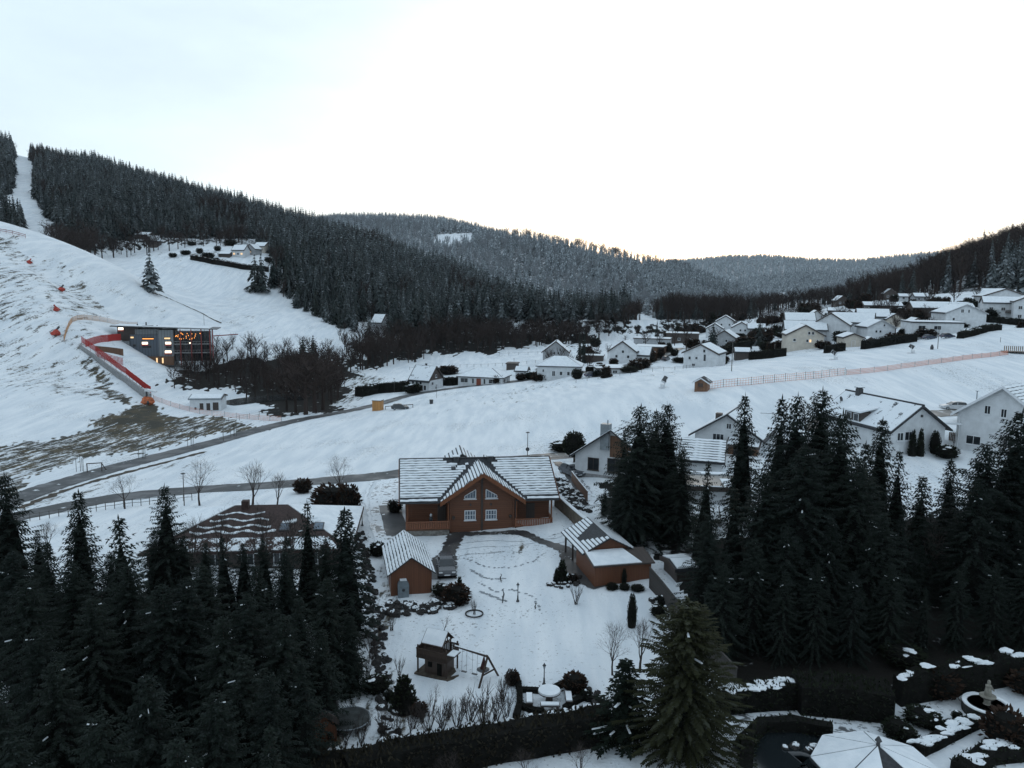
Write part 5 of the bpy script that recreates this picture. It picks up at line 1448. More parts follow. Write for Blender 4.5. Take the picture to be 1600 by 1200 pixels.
# white house at the right frame edge
q_ = P(1560, 712, 108); t = thing('house', 'white gabled house at the right frame edge with snow striped roof', 'house', q_, R(-52), NB)
w, d, h, rise = 11.6, 11, 5.4, 4.2
gable_wall(t, w, d, h, rise, 'y', M_WHITE, None, 4)
rf = gable_roof(t, w, d, h, rise, 'y', .6, .7, M_TILE, 'strips', n=14, th=.22, trim=M_FRAME)
F = faces(w, d)
for u, v, a, b in ((-1.9, 5.6, .85, 1.25), (.2, 5.4, .8, 1.25), (2.0, 5.2, .8, 1.2), (-3.4, 1.0, 2.0, 1.3), (1.0, 1.2, 1.2, 1.3)): window(t, F['F'], u, v, a, b)
add_part(t, 'downpipe', M_FRAME, lambda mb: mb.bar((-5.4, -.12, -1), (-5.4, -.12, 5.0), .12, n=6))
MB().bar((-5.0, 4, 7.0), (-5.0, 4, 8.1), .14, n=8).lathe([(.05, 0), (.22, .15)], 8, (-5.0, 4, 8.1)).build('flue', M_METAL, rf)
q2 = P(1500, 690, 112); t = thing('carport', 'open carport with a pale flat roof beside the right edge house', 'carport', q2, R(-12), NB)
MB().box(-2.6, 2.6, 0, 5, 2.4, 2.6).build('roof', M_FRAME, t)
MB().box(-2.5, 2.5, .1, 4.9, 2.603, 2.7).build('snow_cover', M_SNOW, t)
for x in (-2.4, 2.4):
    for y in (.2, 4.8): MB().bar((x, y, -2), (x, y, 2.4), .14).build('post', M_FRAME, t)
# brown roofed house on the left
q_ = P(395, 868, 72.5); t = thing('house', 'brown roofed house on the left, wavy snow on the tiles and a snowy hip end', 'house', (q_.x - .5, q_.y, 0), R(6))
w, d, h, rise = 18.5, 13.5, 2.3, 2.3
MB().box(-w / 2, w / 2, 0, d, -2, h).build('wall', M_DARKW, t)
rf = hip_roof(t, w, d, h, rise, .6, M_BTILE, True, M_SNOW, .2, 'RL')
th = .2
def rp(x, f):   # front slope point, f 0 eave .. 1 ridge
    return Vector((x, -.6 + (d / 2 + .6) * f, h - .18 + (rise + .18) * f + th))
q = random.Random(4)
for k, (f, x0, x1, wd) in enumerate(((.80, -4, .6, .014), (.66, -4.5, 1.2, .018), (.52, -5.5, 1.6, .022), (.40, -6.0, 2.2, .026), (.70, 5.0, 6.0, .03), (.60, 2.6, 4.0, .05), (.62, 5.2, 6.4, .06))):
    m2 = MB(); nseg = 26; up = []; dn = []
    for i in range(nseg + 1):
        x = x0 + (x1 - x0) * i / nseg; ff = f + .025 * math.sin(x * 2.2 + k) ; ww = wd * (0.6 + .4 * math.sin(i * 1.7 + k))
        up.append(rp(x, ff + ww)); dn.append(rp(x, ff - ww))
    for i in range(nseg):
        a, b, c, e = dn[i], dn[i + 1], up[i + 1], up[i]
        slope(m2, a, b, c, e, .004, .07)
    m2.build('snow_streak', M_SNOW, rf)
m2 = MB(); slope(m2, rp(-8.6, .02), rp(8.6, .02), rp(7.4, .27), rp(-7.4, .27), .004, .09); m2.build('snow_cover', M_PATCHYB, rf)
for x in (3.0, 6.3):
    wn2 = MB(); slope(wn2, rp(x - .5, .40), rp(x + .5, .40), rp(x + .5, .56), rp(x - .5, .56), .0, .12); o = wn2.build('roof_window', M_DMETAL, rf)
    pn = MB(); slope(pn, rp(x - .4, .415), rp(x + .4, .415), rp(x + .4, .545), rp(x - .4, .545), .122, .13); pn.build('pane', M_PANEB, o)
chimney(rf, -1.5, d / 2 - .4, h + rise - .4, h + rise + .8, .7, M_BTILE, False)
for u in (-6, -3, 0, 3, 6): window(t, faces(w, d)['F'], u, .8, 1.2, 1.2)
# small shed by the long fence and other low roofs
t = house('small dark shed with a snowy roof behind the long plank fence',1072,908,14,32,18,5,3,'x',wall=M_DARKW,name='shed',cat='shed',oe=.3,og=.3)
t = house('flat snowy roofed terrace between the chimney house garden and the big spruces',1090,838,-10,60,24,0,5,roof='flat',dist=84,name='terrace_roof',cat='terrace')
t = house('little dark red garden hut at the bottom left beside the trampoline',508,1160,14,36,34,14,2,'y',wall=M_PLANK,name='garden_hut',cat='hut',oe=.15,og=.15,snow=None)
t = house('dark shed with a tiled roof deep in the trees at the bottom left',70,1115,20,110,30,40,5,'x',wall=M_DARKW,name='shed',cat='shed',smat=M_PATCHY,dist=47)
# eight sided summer house at the bottom right
q_ = P(1372, 1165, 41.5); gzp = gz(q_.x, q_.y)
t = thing('pavilion', 'eight sided summer house with snowy roof and dark bare tiles at the front', 'pavilion', (q_.x, q_.y, gzp), R(10))
zt = q_.z - gzp; r8, ze = 3.6, zt - 1.25
MB().lathe([(3.0, -.3), (3.0, ze)], 8).build('wall', M_DARKW, t)
mb = MB(); ring = [Vector((r8 * math.cos(math.pi / 8 + i * math.pi / 4), r8 * math.sin(math.pi / 8 + i * math.pi / 4), ze)) for i in range(8)]
apex = Vector((0, 0, zt))
for i in range(8):
    a, b = ring[i], ring[(i + 1) % 8]
    mb.poly([a, b, apex]); mb.poly([a - Vector((0, 0, .14)), b - Vector((0, 0, .14)), b, a])
mb.poly([v - Vector((0, 0, .14)) for v in reversed(ring)])
rf = mb.build('roof', M_TILE, t)
for i in range(8):
    if i == 5: continue
    a, b = ring[i], ring[(i + 1) % 8]; c = (a + b + apex) / 3
    pts = [v + (c - v).normalized() * .09 + Vector((0, 0, .05)) for v in (a, b, apex)]
    m2 = MB().poly(pts); 
    for j in range(3): m2.poly([pts[j] - Vector((0, 0, .045)), pts[(j + 1) % 3] - Vector((0, 0, .045)), pts[(j + 1) % 3], pts[j]])
    m2.build('snow_cover', M_SNOW, rf)
MB().lathe([(.12, -.05), (.10, .25), (.2, .3), (.05, .55)], 8, (0, 0, zt)).build('finial', M_DMETAL, rf)
# ------------------------------------------------------------------ roads, paths and tracks (each a sheet on the ground)
def road_mat(name, c, wet=(.03, .032, .035), snow=0.30, scale=.9):
    m, nt, b = node_mat(name)
    v = coord(nt, 'World'); n = noise(nt, scale, 7, v, .62); n2 = noise(nt, .25, 4, v)
    k = mth(nt, 'ADD', mth(nt, 'MULTIPLY', n, .6), mth(nt, 'MULTIPLY', n2, .4))
    col = mix(nt, ramp(nt, n2, .35, .65), wet, c)
    nt.links.new(mix(nt, ramp(nt, k, .62 - snow * .35, .68 - snow * .35), col, SNOW), b.inputs['Base Color'])
    nt.links.new(ramp(nt, n2, .35, .65, .35, .75), b.inputs['Roughness'])
    b.inputs['Specular IOR Level'].default_value = .4
    return m
M_ROAD = road_mat('asphalt', (.055, .058, .06), snow=.03)
M_ROADW = road_mat('worn_snowy_road', (.17, .155, .135), (.10, .095, .09), snow=.20)
M_SLUSH = road_mat('slush', (.20, .21, .22), (.10, .105, .11), snow=.55, scale=2)
M_PATH = road_mat('path_paving', (.060, .055, .052), snow=.10, scale=2.5)
M_TRACK = road_mat('tyre_track', (.24, .25, .26), (.14, .145, .15), snow=.62, scale=3)
M_BANK = plain('bare_earth', (.060, .048, .036), .95, .4, 2)
def px_path(L): return [at(*p).xy for p in L]
def road(name, L, w, m, lift=.05, **kw):
    o = strip(name, px_path(L), w, m, lift, **kw); o['kind'] = 'structure'; return o
road('road', [(-120,812),(0,788),(95,756),(200,726),(320,695),(450,660),(530,645),(590,632),(640,618),(700,608),(770,600),(840,592),(905,583),(960,575),(1005,567),(1040,555),(1062,544)], [5.4]*6+[5.0]*6+[4.5]*3+[4.2,4.0], M_ROAD, .10, jag=.12)
road('road', [(-120,850),(0,815),(60,801),(180,778),(300,766),(400,760),(500,752),(600,743),(680,731),(760,722),(860,713),(930,708),(1000,702)], 5.4, M_ROAD, .06, jag=.10)
road('road', [(700,729),(760,722),(860,713),(930,708),(1000,704)], 3.4, M_ROADW, .09, jag=.25)
road('road', [(1000,568),(1035,556),(1062,545)], 3.2, M_ROADW, .16, jag=.2)
road('road', [(1250,668),(1400,652),(1500,645),(1620,640)], 4.5, M_ROADW, .08, jag=.2)
road('verge', [(30,795),(110,764),(210,735),(320,706)], 1.2, M_BANK, .05, jag=.35)
road('path', [(610,748),(598,775),(602,810),(612,850),(640,905)], 3.2, M_SLUSH, .05, jag=.1)
for L in ([(582,752),(572,775),(578,810),(590,842),(608,868)], [(597,750),(592,775),(600,815)]): road('tyre_track', L, .42, M_TRACK, .07, step=.6, cross=2, jag=.10, seed=len(L))
road('paving', [(608,790),(614,812),(622,838)], 2.6, M_ROAD, .085, jag=.05)
road('path', [(712,836),(702,860),(692,880),(690,905)], [1.9,1.7,2.6,3.0], M_PATH, .055, step=.35, jag=.22)
road('path', [(700,834),(760,834),(812,833),(845,846),(880,858),(900,872)], [1.2,1.1,1.3,1.0,1.3,2.0], M_PATH, .06, step=.35, jag=.16)
road('paving', [(893,862),(905,885),(925,905),(940,918)], [2.6,3.2,3.0,1.6], M_PATH, .07, step=.4, jag=.1)
for i, L in enumerate(([(705,852),(760,845),(820,846)], [(700,862),(750,855),(800,853),(850,846)], [(858,838),(880,830),(878,815),(866,800)], [(870,850),(892,838),(893,818),(876,798)], [(840,842),(872,840),(890,828)], [(708,870),(740,866),(790,862)], [(880,856),(902,846),(908,832)])):
    road('tyre_track', L, .13, M_TRACK, .05, step=.4, cross=1, jag=.05, seed=i)
road('path', [(880,738),(902,760),(925,790)], 2.6, M_SLUSH, .06, jag=.15)
road('path', [(870,722),(890,745),(905,765)], 1.2, M_PATH, .08, jag=.15)
road('path', [(1130,1132),(1200,1126),(1270,1130),(1340,1142),(1395,1143)], [2.2,1.8,1.6,1.6,1.2], M_SLUSH, .05, jag=.1)
road('path', [(1430,1215),(1480,1180),(1530,1140),(1560,1110)], 2.3, M_SNOW, .05, jag=.1)
road('path', [(572,850),(590,960),(600,1080)], .9, M_SNOW, .06, jag=.1) if False else None
# melted bands on the slopes and the pump house pond
m, nt, b = node_mat('pond_water'); b.inputs['Base Color'].default_value = (.012, .016, .018, 1); b.inputs['Roughness'].default_value = .12; bump(nt, b, noise(nt, .8, 3, coord(nt, 'World')), .08)
o = strip('pond', px_path([(352,632),(400,625),(440,622),(480,624)]), [6,9,9,5], m, .12); o['kind'] = 'structure'
o = strip('stream', px_path([(238,458),(255,463),(285,476),(312,488),(330,498),(346,505)]), [.8,.8,.9,1.0,1.4,1.8], M_BANK, .12, jag=.5); o['kind'] = 'structure'
# concrete field line by the village
def post_row(name, label, L, n, h, w, mat, cat, group, rail=None):
    P_ = px_path(L); segs = []
    tot = sum((P_[i + 1] - P_[i]).length for i in range(len(P_) - 1))
    t = None; pts = []
    for k in range(n):
        s = tot * k / (n - 1)
        for i in range(len(P_) - 1):
            l = (P_[i + 1] - P_[i]).length
            if s <= l + 1e-6: c = P_[i].lerp(P_[i + 1], s / l); break
            s -= l
        pts.append(gp(c.x, c.y))
    t = thing(name, label, cat, pts[0], 0, group)
    me = MB().bar((0, 0, -.3), (0, 0, h), w, n=5).mesh('post', mat)
    for p in pts: new_obj('post', me, t, p - pts[0])
    if rail:
        for z, rw, rm, nm in rail:
            mb = MB()
            for a, b_ in zip(pts, pts[1:]): mb.bar(a - pts[0] + Vector((0, 0, z)), b_ - pts[0] + Vector((0, 0, z)), rw)
            mb.build(nm, rm, t)
    return t, pts
M_POST = plain('grey_post', (.10, .095, .09), .9, .2)
post_row('field_fence', 'thin post fence along the upper road on the ski slope side', [(150,712),(250,688),(330,667),(420,648)], 15, 1.3, .10, M_POST, 'fence', None, [(1.1,.03,M_POST,'wire'),(.6,.03,M_POST,'wire')])
post_row('field_fence', 'thin wire fence along the snowy meadow behind the bungalow', [(640,578),(720,574),(800,571),(850,566)], 18, 1.2, .12, M_POST, 'fence', None, [(1.0,.04,M_POST,'wire')])
post_row('field_fence', 'thin wire fence at the upper edge of the snowy meadow before the wood', [(780,556),(860,552),(930,549)], 12, 1.2, .12, M_POST, 'fence', None, [(1.0,.04,M_POST,'wire')])
post_row('road_fence', 'low post fence on the garden side of the lower road', [(0,822),(100,806),(200,792),(300,782)], 22, 1.0, .10, M_POST, 'fence', None, [(.9,.06,M_POST,'rail'),(.5,.05,M_POST,'rail')])
post_row('field_fence', 'post fence between the field and the village gardens', [(900,598),(1000,583),(1065,577),(1120,570)], 22, 1.0, .10, M_POST, 'fence', None, [(.8,.035,M_POST,'wire')])
post_row('guard_rail', 'wooden guard rail beside the container at the road bend', [(602,640),(625,638),(645,637)], 5, .9, .16, M_DARKW, 'guard rail', None, [(.8,.16,M_DARKW,'rail')])
# safety nets
def net_mat(name, c):
    m, nt, b = node_mat(name)
    b.inputs['Base Color'].default_value = (*c, 1); b.inputs['Roughness'].default_value = .7
    return m
M_ORNET = net_mat('orange_net', (.62, .27, .19)); M_REDNET = net_mat('red_net', (.40, .030, .026)); M_YNET = net_mat('pale_orange_net', (.50, .28, .15))
def net_fence(label, L, n, h, mat, mesh=.5, sag=.12, thick=.05, solid=False, group=None, rise=0.0, postmat=None, strand=.035):
    t, pts = post_row('safety_net', label, L, n, h + .15 + rise, .09, postmat or M_POST, 'safety net', group)
    mb = MB(); q = random.Random(len(L))
    rows = max(3, int(h / mesh))
    for a, b_ in zip(pts, pts[1:]):
        A = a - pts[0]; B = b_ - pts[0]; d = B - A; ln = d.length
        cols = max(2, int(ln / mesh)); s0 = q.uniform(.3, 1) * sag
        f = lambda u, v: A + d * u + Vector((0, 0, rise + .08 + (h - .08) * v - s0 * math.sin(math.pi * u) * v))
        if solid:
            for k in range(4):
                u0, u1 = k / 4, (k + 1) / 4
                nrm = Vector((-d.y, d.x, 0)).normalized() * thick
                mb.hexa([f(u0, 0), f(u1, 0), f(u1, 0) + nrm, f(u0, 0) + nrm], [f(u0, 1), f(u1, 1), f(u1, 1) + nrm, f(u0, 1) + nrm])
        else:
            for r_ in range(rows + 1): mb.bar(f(0, r_ / rows), f(.5, r_ / rows), strand, n=3); mb.bar(f(.5, r_ / rows), f(1, r_ / rows), strand, n=3)
            for c in range(cols + 1): mb.bar(f(c / cols, 0), f(c / cols, 1), strand, n=3)
    mb.build('net', mat, t)['kind'] = 'stuff'
    return t
net_fence('long orange safety net across the snow field from the little hut, left half', [(1108,608),(1180,601),(1250,594),(1320,586)], 14, 1.5, M_ORNET, .5, group='orange nets on the field', strand=.07)
net_fence('long orange safety net across the snow field ending at the wooden platform, right half', [(1322,586),(1400,577),(1480,566),(1575,554)], 15, 1.1, M_ORNET, .34, group='orange nets on the field', strand=.085)
net_fence('pale orange net curving over the ski slope above the red fenced ramp', [(100,534),(104,520),(112,504),(125,499),(165,503),(215,510)], 12, 1.6, M_YNET, .5, strand=.09)
net_fence('low orange net from the ramp foot past the pump house', [(240,625),(275,637),(310,646),(360,652),(440,658)], 13, 1.2, M_ORNET, .45, strand=.06)
# ------------------------------------------------------------------ ski station building on the left
M_PANEL = boards('blue_grey_panels', (.075, .09, .11), .9, 'X', .08)
M_PANELL = boards('light_grey_panels', (.17, .185, .195), .9, 'X', .08)
M_REDFR = plain('red_steel', (.20, .035, .03), .5, .2)
def station():
    p = P(255, 572, 268); p.z = gz(p.x, p.y) - .3
    t = thing('ski_station', 'grey flat roofed ski station with glowing signs and a glass front on red steel posts', 'building', p, R(14))
    k = 268 / 1232.0 * 1.06
    # x in metres from px 255
    X = lambda px: (px - 255) * k
    Z = lambda py: (572 - py) * k
    MB().box(X(194), X(222), 1, 9, Z(566), Z(514)).build('tower_wall', M_DARKW, t)
    MB().hexa([(X(198), -.6, Z(566)), (X(211), -.6, Z(566)), (X(211), .997, Z(566)), (X(198), .997, Z(566))], [(X(193), -.6, Z(535)), (X(211), -.6, Z(535)), (X(211), .997, Z(535)), (X(193), .997, Z(535))]).build('light_wall', M_PANELL, t)
    MB().box(X(211.2), X(250), 0, 9, Z(570), Z(526)).build('wall', M_PANEL, t)
    MB().box(X(218), X(250), .8, 9, Z(525.9), Z(518)).build('upper_wall', M_PANELL, t)
    MB().box(X(250.2), X(271), -.3, 9, Z(572), Z(519)).build('wall', M_PANELL, t)
    MB().box(X(211.2), X(271), -.8, -.303, Z(571), Z(558)).build('base_wall', M_BROWNW, t)
    g = MB().box(X(271.2), X(322), 1.2, 9, Z(566), Z(521)).build('glass_front', M_PANE, t)
    for a in np.linspace(271.2, 322, 9): MB().box(X(a) - .08, X(a) + .08, .95, 1.19, Z(566), Z(521)).build('mullion', M_DFRAME, g)
    for py in (540, 553): MB().box(X(271.3), X(323), -.8, 1.1, Z(py) - .15, Z(py) + .1).build('floor_slab', M_CONC, t)
    for py in (540, 553):
        o = MB().box(X(271.3), X(323), -.85, -.80, Z(py) + .9, Z(py) + 1.0).build('balcony_rail', M_CONC, t)
        for a in np.linspace(272, 322, 14): MB().box(X(a) - .03, X(a) + .03, -.85, -.8, Z(py) + .11, Z(py) + .897).build('rail_post', M_CONC, o)
    for a in (281, 296, 310, 322, 326): MB().bar((X(a), -1.0, Z(572)), (X(a), -1.0, Z(518)), .3).build('red_post', M_REDFR, t)
    MB().bar((X(326), -1, Z(528)), (X(360), 4, Z(527)), .3).build('red_beam', M_REDFR, t)
    rf = MB().hexa([(X(186), -.8, Z(514) + .01), (X(333), -1.6, Z(518.5)), (X(333), 10, Z(518.5)), (X(186), 10, Z(514) + .01)], [(X(186), -.8, Z(513) + .1), (X(333), -1.6, Z(517.5)), (X(333), 10, Z(517.5)), (X(186), 10, Z(513) + .1)]).build('roof', M_DMETAL, t)
    MB().hexa([(X(189), -.4, Z(513) + .12), (X(322), -1.2, Z(517.2)), (X(322), 9.6, Z(517.2)), (X(189), 9.6, Z(513) + .12)], [(X(189), -.4, Z(513) + .25), (X(322), -1.2, Z(517) + .15), (X(322), 9.6, Z(517) + .15), (X(189), 9.6, Z(513) + .25)]).build('snow_cover', M_SNOW, rf)
    for a, z in ((219, 511), (231, 508.5), (240, 513), (246, 513)): MB().bar((X(a), 4, Z(517)), (X(a), 4, Z(z)), .45, n=8).build('roof_flue', M_DMETAL, rf)
    MB().box(X(226), X(241), 3, 3.8, Z(514.5), Z(513)).build('duct', M_DMETAL, rf)
    # glowing windows with a red flower box below, as pairs of round lamps
    for a, b, py, s in ((195, 203, 519, 1), (227, 236, 540, 0), (259, 268, 540, 0), (258, 268, 553, 0)):
        y = .93 if s else (-.03 if a < 250 else -.33)
        fr = MB().box(X(a), X(b), y - .05, y, Z(py) - .1, Z(py) + .85).build('window', M_DFRAME, t)
        MB().box(X(a) + .15, X(b) - .15, y - .09, y - .053, Z(py), Z(py) + .75).build('lit_pane', M_LITW, fr)
        MB().box(X(a), X(b), y - .35, y - .053, Z(py) - .45, Z(py) - .12).build('red_sill', plain('red_panel', (.45, .06, .05), .6, .1), fr)
    for a, b, py, m in ((212, 217, 531, M_LIT), (228, 244, 532.5, M_AMBER), (258, 267, 532.5, M_LIT), (212, 216, 556.5, M_LIT), (215, 219, 543, M_PANE), (228, 240, 545, M_PANE), (260, 268, 546, M_PANE)):
        y = .003 if a < 250 else -.297
        fr = MB().box(X(a), X(b), y - .08, y - .004, Z(py) - .1, Z(py) + .7).build('window', M_DFRAME, t)
        MB().box(X(a) + .1, X(b) - .1, y - .11, y - .083, Z(py), Z(py) + .5 * (.5 if m is M_AMBER else 1)).build('pane', m, fr)
    for a, b in ((246, 249), (254, 257), (221, 224), (227, 229)):
        o = MB().box(X(a), X(b), -.9, -.803, Z(570), Z(559.5)).build('door', M_DFRAME, t); MB().box(X(a) + .1, X(b) - .1, -.93, -.903, Z(568), Z(560)).build('pane', M_LIT, o)
    wl_ = MB().box(X(204), X(208), -.66, -.603, Z(550), Z(544)).build('window', M_DFRAME, t); MB().box(X(204.5), X(207.5), -.69, -.663, Z(549.5), Z(544.5)).build('pane', M_PANE, wl_)
    q = random.Random(9)
    for i in range(26):     # bulbs of the bar behind the glass
        a = q.uniform(273, 312); z = q.uniform(524, 534)
        MB().blob((X(a), 1.0, Z(z)), (.16, .1, .16), i, nu=5, nv=3).build('lamp', M_AMBER, g)
    MB().blob((X(293), .9, Z(539)), (.3, .1, .2), 3).build('lamp', M_LITW, g)
    return t
station()
# ramp with red nets
def wall_run(name, label, cat, L, h0, h1, thick, mat, dists=None):
    pts = [at(*p) for p in L]
    t = thing(name, label, cat, pts[0])
    mb = MB()
    n = len(pts)
    for i in range(n - 1):
        a, b_ = pts[i] - pts[0], pts[i + 1] - pts[0]
        d = (b_ - a); nr = Vector((-d.y, d.x, 0)).normalized() * thick
        ha = h0 + (h1 - h0) * i / (n - 1); hb = h0 + (h1 - h0) * (i + 1) / (n - 1)
        lo = Vector((0, 0, -.8))
        mb.hexa([a + lo, b_ + lo, b_ + nr + lo, a + nr + lo], [a + Vector((0, 0, ha)), b_ + Vector((0, 0, hb)), b_ + nr + Vector((0, 0, hb)), a + nr + Vector((0, 0, ha))])
    mb.build('wall', mat, t)
    return t
wall_run('ramp_wall', 'grey concrete ramp wall below the red safety net', 'wall', [(124,545),(145,560),(170,580),(195,598),(215,614),(234,628)], 1.2, 2.2, .5, M_CONC)
net_fence('red safety net on the concrete ramp running down from the ski station', [(128,541),(148,554),(172,572),(197,590),(217,606),(236,621)], 16, 1.8, M_REDNET, .30, .05, solid=False, strand=.13, rise=1.2, postmat=M_REDFR, group='red nets at the ski station')
net_fence('red safety net along the upper edge of the ramp, left of the ski station', [(134,542),(150,537),(170,534),(189,532)], 7, 2.2, M_REDNET, .30, .05, solid=False, strand=.13, postmat=M_REDFR, group='red nets at the ski station')
net_fence('red safety net in front of the ski station between ramp and light wall', [(150,556),(170,564),(192,570)], 6, 2.0, M_REDNET, .34, .05, strand=.14, postmat=M_REDFR, group='red nets at the ski station')
wall_run('ramp_wall', 'dark retaining wall under the ski station', 'wall', [(150,548),(175,552),(193,556)], 1.5, 2.2, .5, M_BROWNW)
# padded lift pole and tent at the ramp foot
p = at(230, 632)
t = thing('lift_station', 'small orange covered lift engine with a white roof at the foot of the ramp', 'lift station', p, R(10))
MB().blob((0, 0, .9), (1.6, 1.2, 1.1), 5, nu=10, nv=6).build('orange_cover', plain('orange_tarp', (.42, .12, .05), .7, .3, 2), t)
MB().box(-.2, .2, -.2, .2, 1.2, 4.2).build('mast', M_DMETAL, t)
MB().hexa([(-.3, -.8, 3.6), (2.4, -.8, 3.2), (2.4, .9, 3.2), (-.3, .9, 3.6)], [(-.3, -.8, 4.2), (2.4, -.8, 3.5), (2.4, .9, 3.5), (-.3, .9, 4.2)]).build('white_roof', M_FRAME, t)
MB().lathe([(.3, 0), (.35, .5), (.2, .9)], 8, (.5, -1.2, .2)).build('wheel_guard', M_DMETAL, t)
# red padded snow lances on the slope
def snow_lance(label, px, py, s, dark=False, group='red padded machines on the ski slope'):
    p = at(px, py)
    t = thing('slope_machine', label, 'snow machine', p, rnd.random() * 6, group)
    r_ = plain('red_padding', (.34, .05, .035), .7, .3, 2)
    MB().blob((0, 0, .6 * s), (1.1 * s, .8 * s, .75 * s), px, nu=8, nv=5).build('red_pad', r_, t)
    MB().bar((-.4 * s, 0, .6 * s), (.7 * s, .1, 2.0 * s), .35 * s, n=8, w2=.5 * s).build('fan_barrel', M_DMETAL if dark else r_, t)
    for a in range(3): MB().bar((0, 0, .5 * s), (1.6 * s * math.cos(a * 2.1), 1.6 * s * math.sin(a * 2.1), -.1), .12, n=4).build('leg', M_DMETAL, t)
    return t
snow_lance('small red padded machine highest on the ski slope', 46, 412, .9)
snow_lance('red padded machine with a dark snow fan standing behind it on the upper slope', 96, 455, 1.1, True)
snow_lance('low red padded machine in the middle of the ski slope', 88, 486, 1.0)
snow_lance('red padded machine on legs left of the pale orange net', 88, 524, 1.3, True)
post_row('safety_net', 'red fence line at the top of the ski slope at the left frame edge', [(-10,362),(18,366),(40,372)], 6, 1.6, .12, M_REDFR, 'fence', None, [(1.3,.18,M_REDFR,'net_band'),(.7,.18,M_REDFR,'net_band')])
# white snow guns on the field
def snow_gun(label, px, py, tilt, yaw):
    p = at(px, py); t = thing('snow_gun', label, 'snow gun', p, yaw, 'snow guns on the field')
    MB().bar((-1.0, -.6, .06), (1.0, -.6, .06), .12).bar((-1.0, .6, .06), (1.0, .6, .06), .12).bar((-.9, -.6, .12), (-.9, .6, .12), .1).bar((.9, -.6, .12), (.9, .6, .12), .1).build('sled_frame', M_FRAME, t)
    MB().bar((0, 0, .1), (0, 0, 1.3), .16, n=8).build('mast', M_FRAME, t)
    MB().box(-.8, -.1, -.35, .35, .14, .8).build('control_box', M_FRAME, t)
    d = Vector((math.cos(tilt), 0, math.sin(tilt)))
    c = Vector((0, 0, 1.75))
    f = MB().bar(c - d * .55, c + d * .65, 1.05, n=14, w2=.85).build('fan_barrel', M_DMETAL, t)
    MB().bar(c - d * .62, c - d * .56, 1.15, n=14).build('intake_ring', M_FRAME, f)
    MB().bar(c + d * .66, c + d * .72, .95, n=14).build('nozzle_ring', M_FRAME, f)
    for s in (-1, 1): MB().bar((0, s * .62, 1.2), (0, s * .62, 1.85), .08).build('fork_arm', M_FRAME, t)
    return t
snow_gun('snow gun with its barrel tilted high, left of the little ticket hut', 1038, 606, 1.0, .5)
snow_gun('white snow gun cut between the net and the long hedge, below the beige house', 1303, 562, .5, 2.4)
snow_gun('white snow gun on the upper field below the mansard house', 1424, 552, .5, 2.6)
# ticket hut
p = at(1095, 612); t = thing('ticket_hut', 'small brown timber hut with a snow rimmed roof at the end of the orange net', 'hut', p, R(-24))
gable_wall(t, 2.5, 2.6, 1.9, .75, 'y', boards('hut_timber', (.17, .085, .045), .2, 'X'), None, .4)
rf = gable_roof(t, 2.5, 2.6, 1.9, .75, 'y', .45, .35, M_DMETAL, 'sheet', smat=patchy_roof_mat('melting_snow', (.035, .037, .04), .56), trim=M_FRAME, th=.1)
Ff = faces(2.5, 2.6); window(t, Ff['F'], -.1, .9, 1.1, .8, pane=M_DARKW, frame=M_BROWNW); door(t, Ff['L'], .2, 0, .8, 1.75, M_BROWNW)
# wooden platform at the right frame edge
p = at(1588, 552); t = thing('start_platform', 'wooden start platform with upright boards at the right frame edge', 'platform', p, R(-20))
fl = MB().box(-3.2, 3.2, -1, 2, .3, .45).build('deck', M_DARKW, t)
me = MB().box(0, .22, -1.05, -1.0, .46, 1.9).mesh('board', plain('weathered_board', (.22, .17, .13), .9, .3))
for k in range(14): new_obj('board', me, t, (-3.1 + k * .45, 0, 0))
for x in (-3, 0, 3): MB().bar((x, 0, -1), (x, 0, .3), .2).build('leg', M_DARKW, t)
MB().box(-3.2, 3.2, -1.1, -.96, 1.9, 2.0).build('rail', M_FRAME, t)
# orange container
p = at(588, 642); t = thing('container', 'orange wooden container box standing at the road bend', 'container', p, R(-12))
MB().box(-1.1, 1.1, 0, 2.2, -.3, 2.5).build('box', boards('orange_boards', (.42, .20, .055), .25, 'X'), t)
MB().box(-1.2, 1.2, -.1, 2.3, 2.503, 2.62).build('lid', M_DARKW, t); MB().box(-1.1, 1.1, 0, 2.2, 2.623, 2.7).build('snow', M_SNOW, t)
p = at(674, 631); t = thing('bin', 'small dark litter bin alone on the field edge below the white dark gabled house', 'bin', p); MB().lathe([(.45, 0), (.5, 1.0)], 10).build('body', M_DMETAL, t); MB().lathe([(.52, 0), (.45, .12)], 10).build('lid', M_DMETAL, t, (0, 0, 1.003))
p = at(1456, 546); t = thing('bin', 'small dark padded post on the upper field right of the snow gun', 'post', p); MB().lathe([(.4, 0), (.45, .6), (.2, 1.3)], 10).build('padding', M_DMETAL, t)
# street lamps and masts
def pole(label, px, py, hpx, head=True, group=None, w=.14, sign=None, name='street_lamp', cat='street lamp'):
    p = at(px, py); s = dep_of(p) / FPX; h = hpx * s
    t = thing(name, label, cat, p, 0, group)
    MB().bar((0, 0, -.3), (0, 0, h), w, n=8, w2=w * .7).build('pole', M_POST, t)
    if head: MB().lathe([(.05, 0), (.28, .05), (.32, .12), (.1, .2)], 10).build('lamp_head', M_DMETAL, t, (0, 0, h))
    if sign: MB().lathe([(.3, 0), (.3, .04)], 14).build('sign_plate', M_DMETAL, t, (0, -.1, h * sign)).rotation_euler = (R(90), 0, 0)
    return t
pole('street lamp with a round sign plate behind the log house', 824, 722, 46, sign=.45)
pole('street lamp on the field left of the brown garden shed', 1143, 580, 48, w=.2)
pole('street lamp on the upper field before the mansard house', 1465, 545, 32, w=.2)
pole('street lamp by the road at the bungalow', 803, 575, 14)
pole('street lamp by the guard rail opposite the white dark gabled house', 682, 622, 20, w=.1)
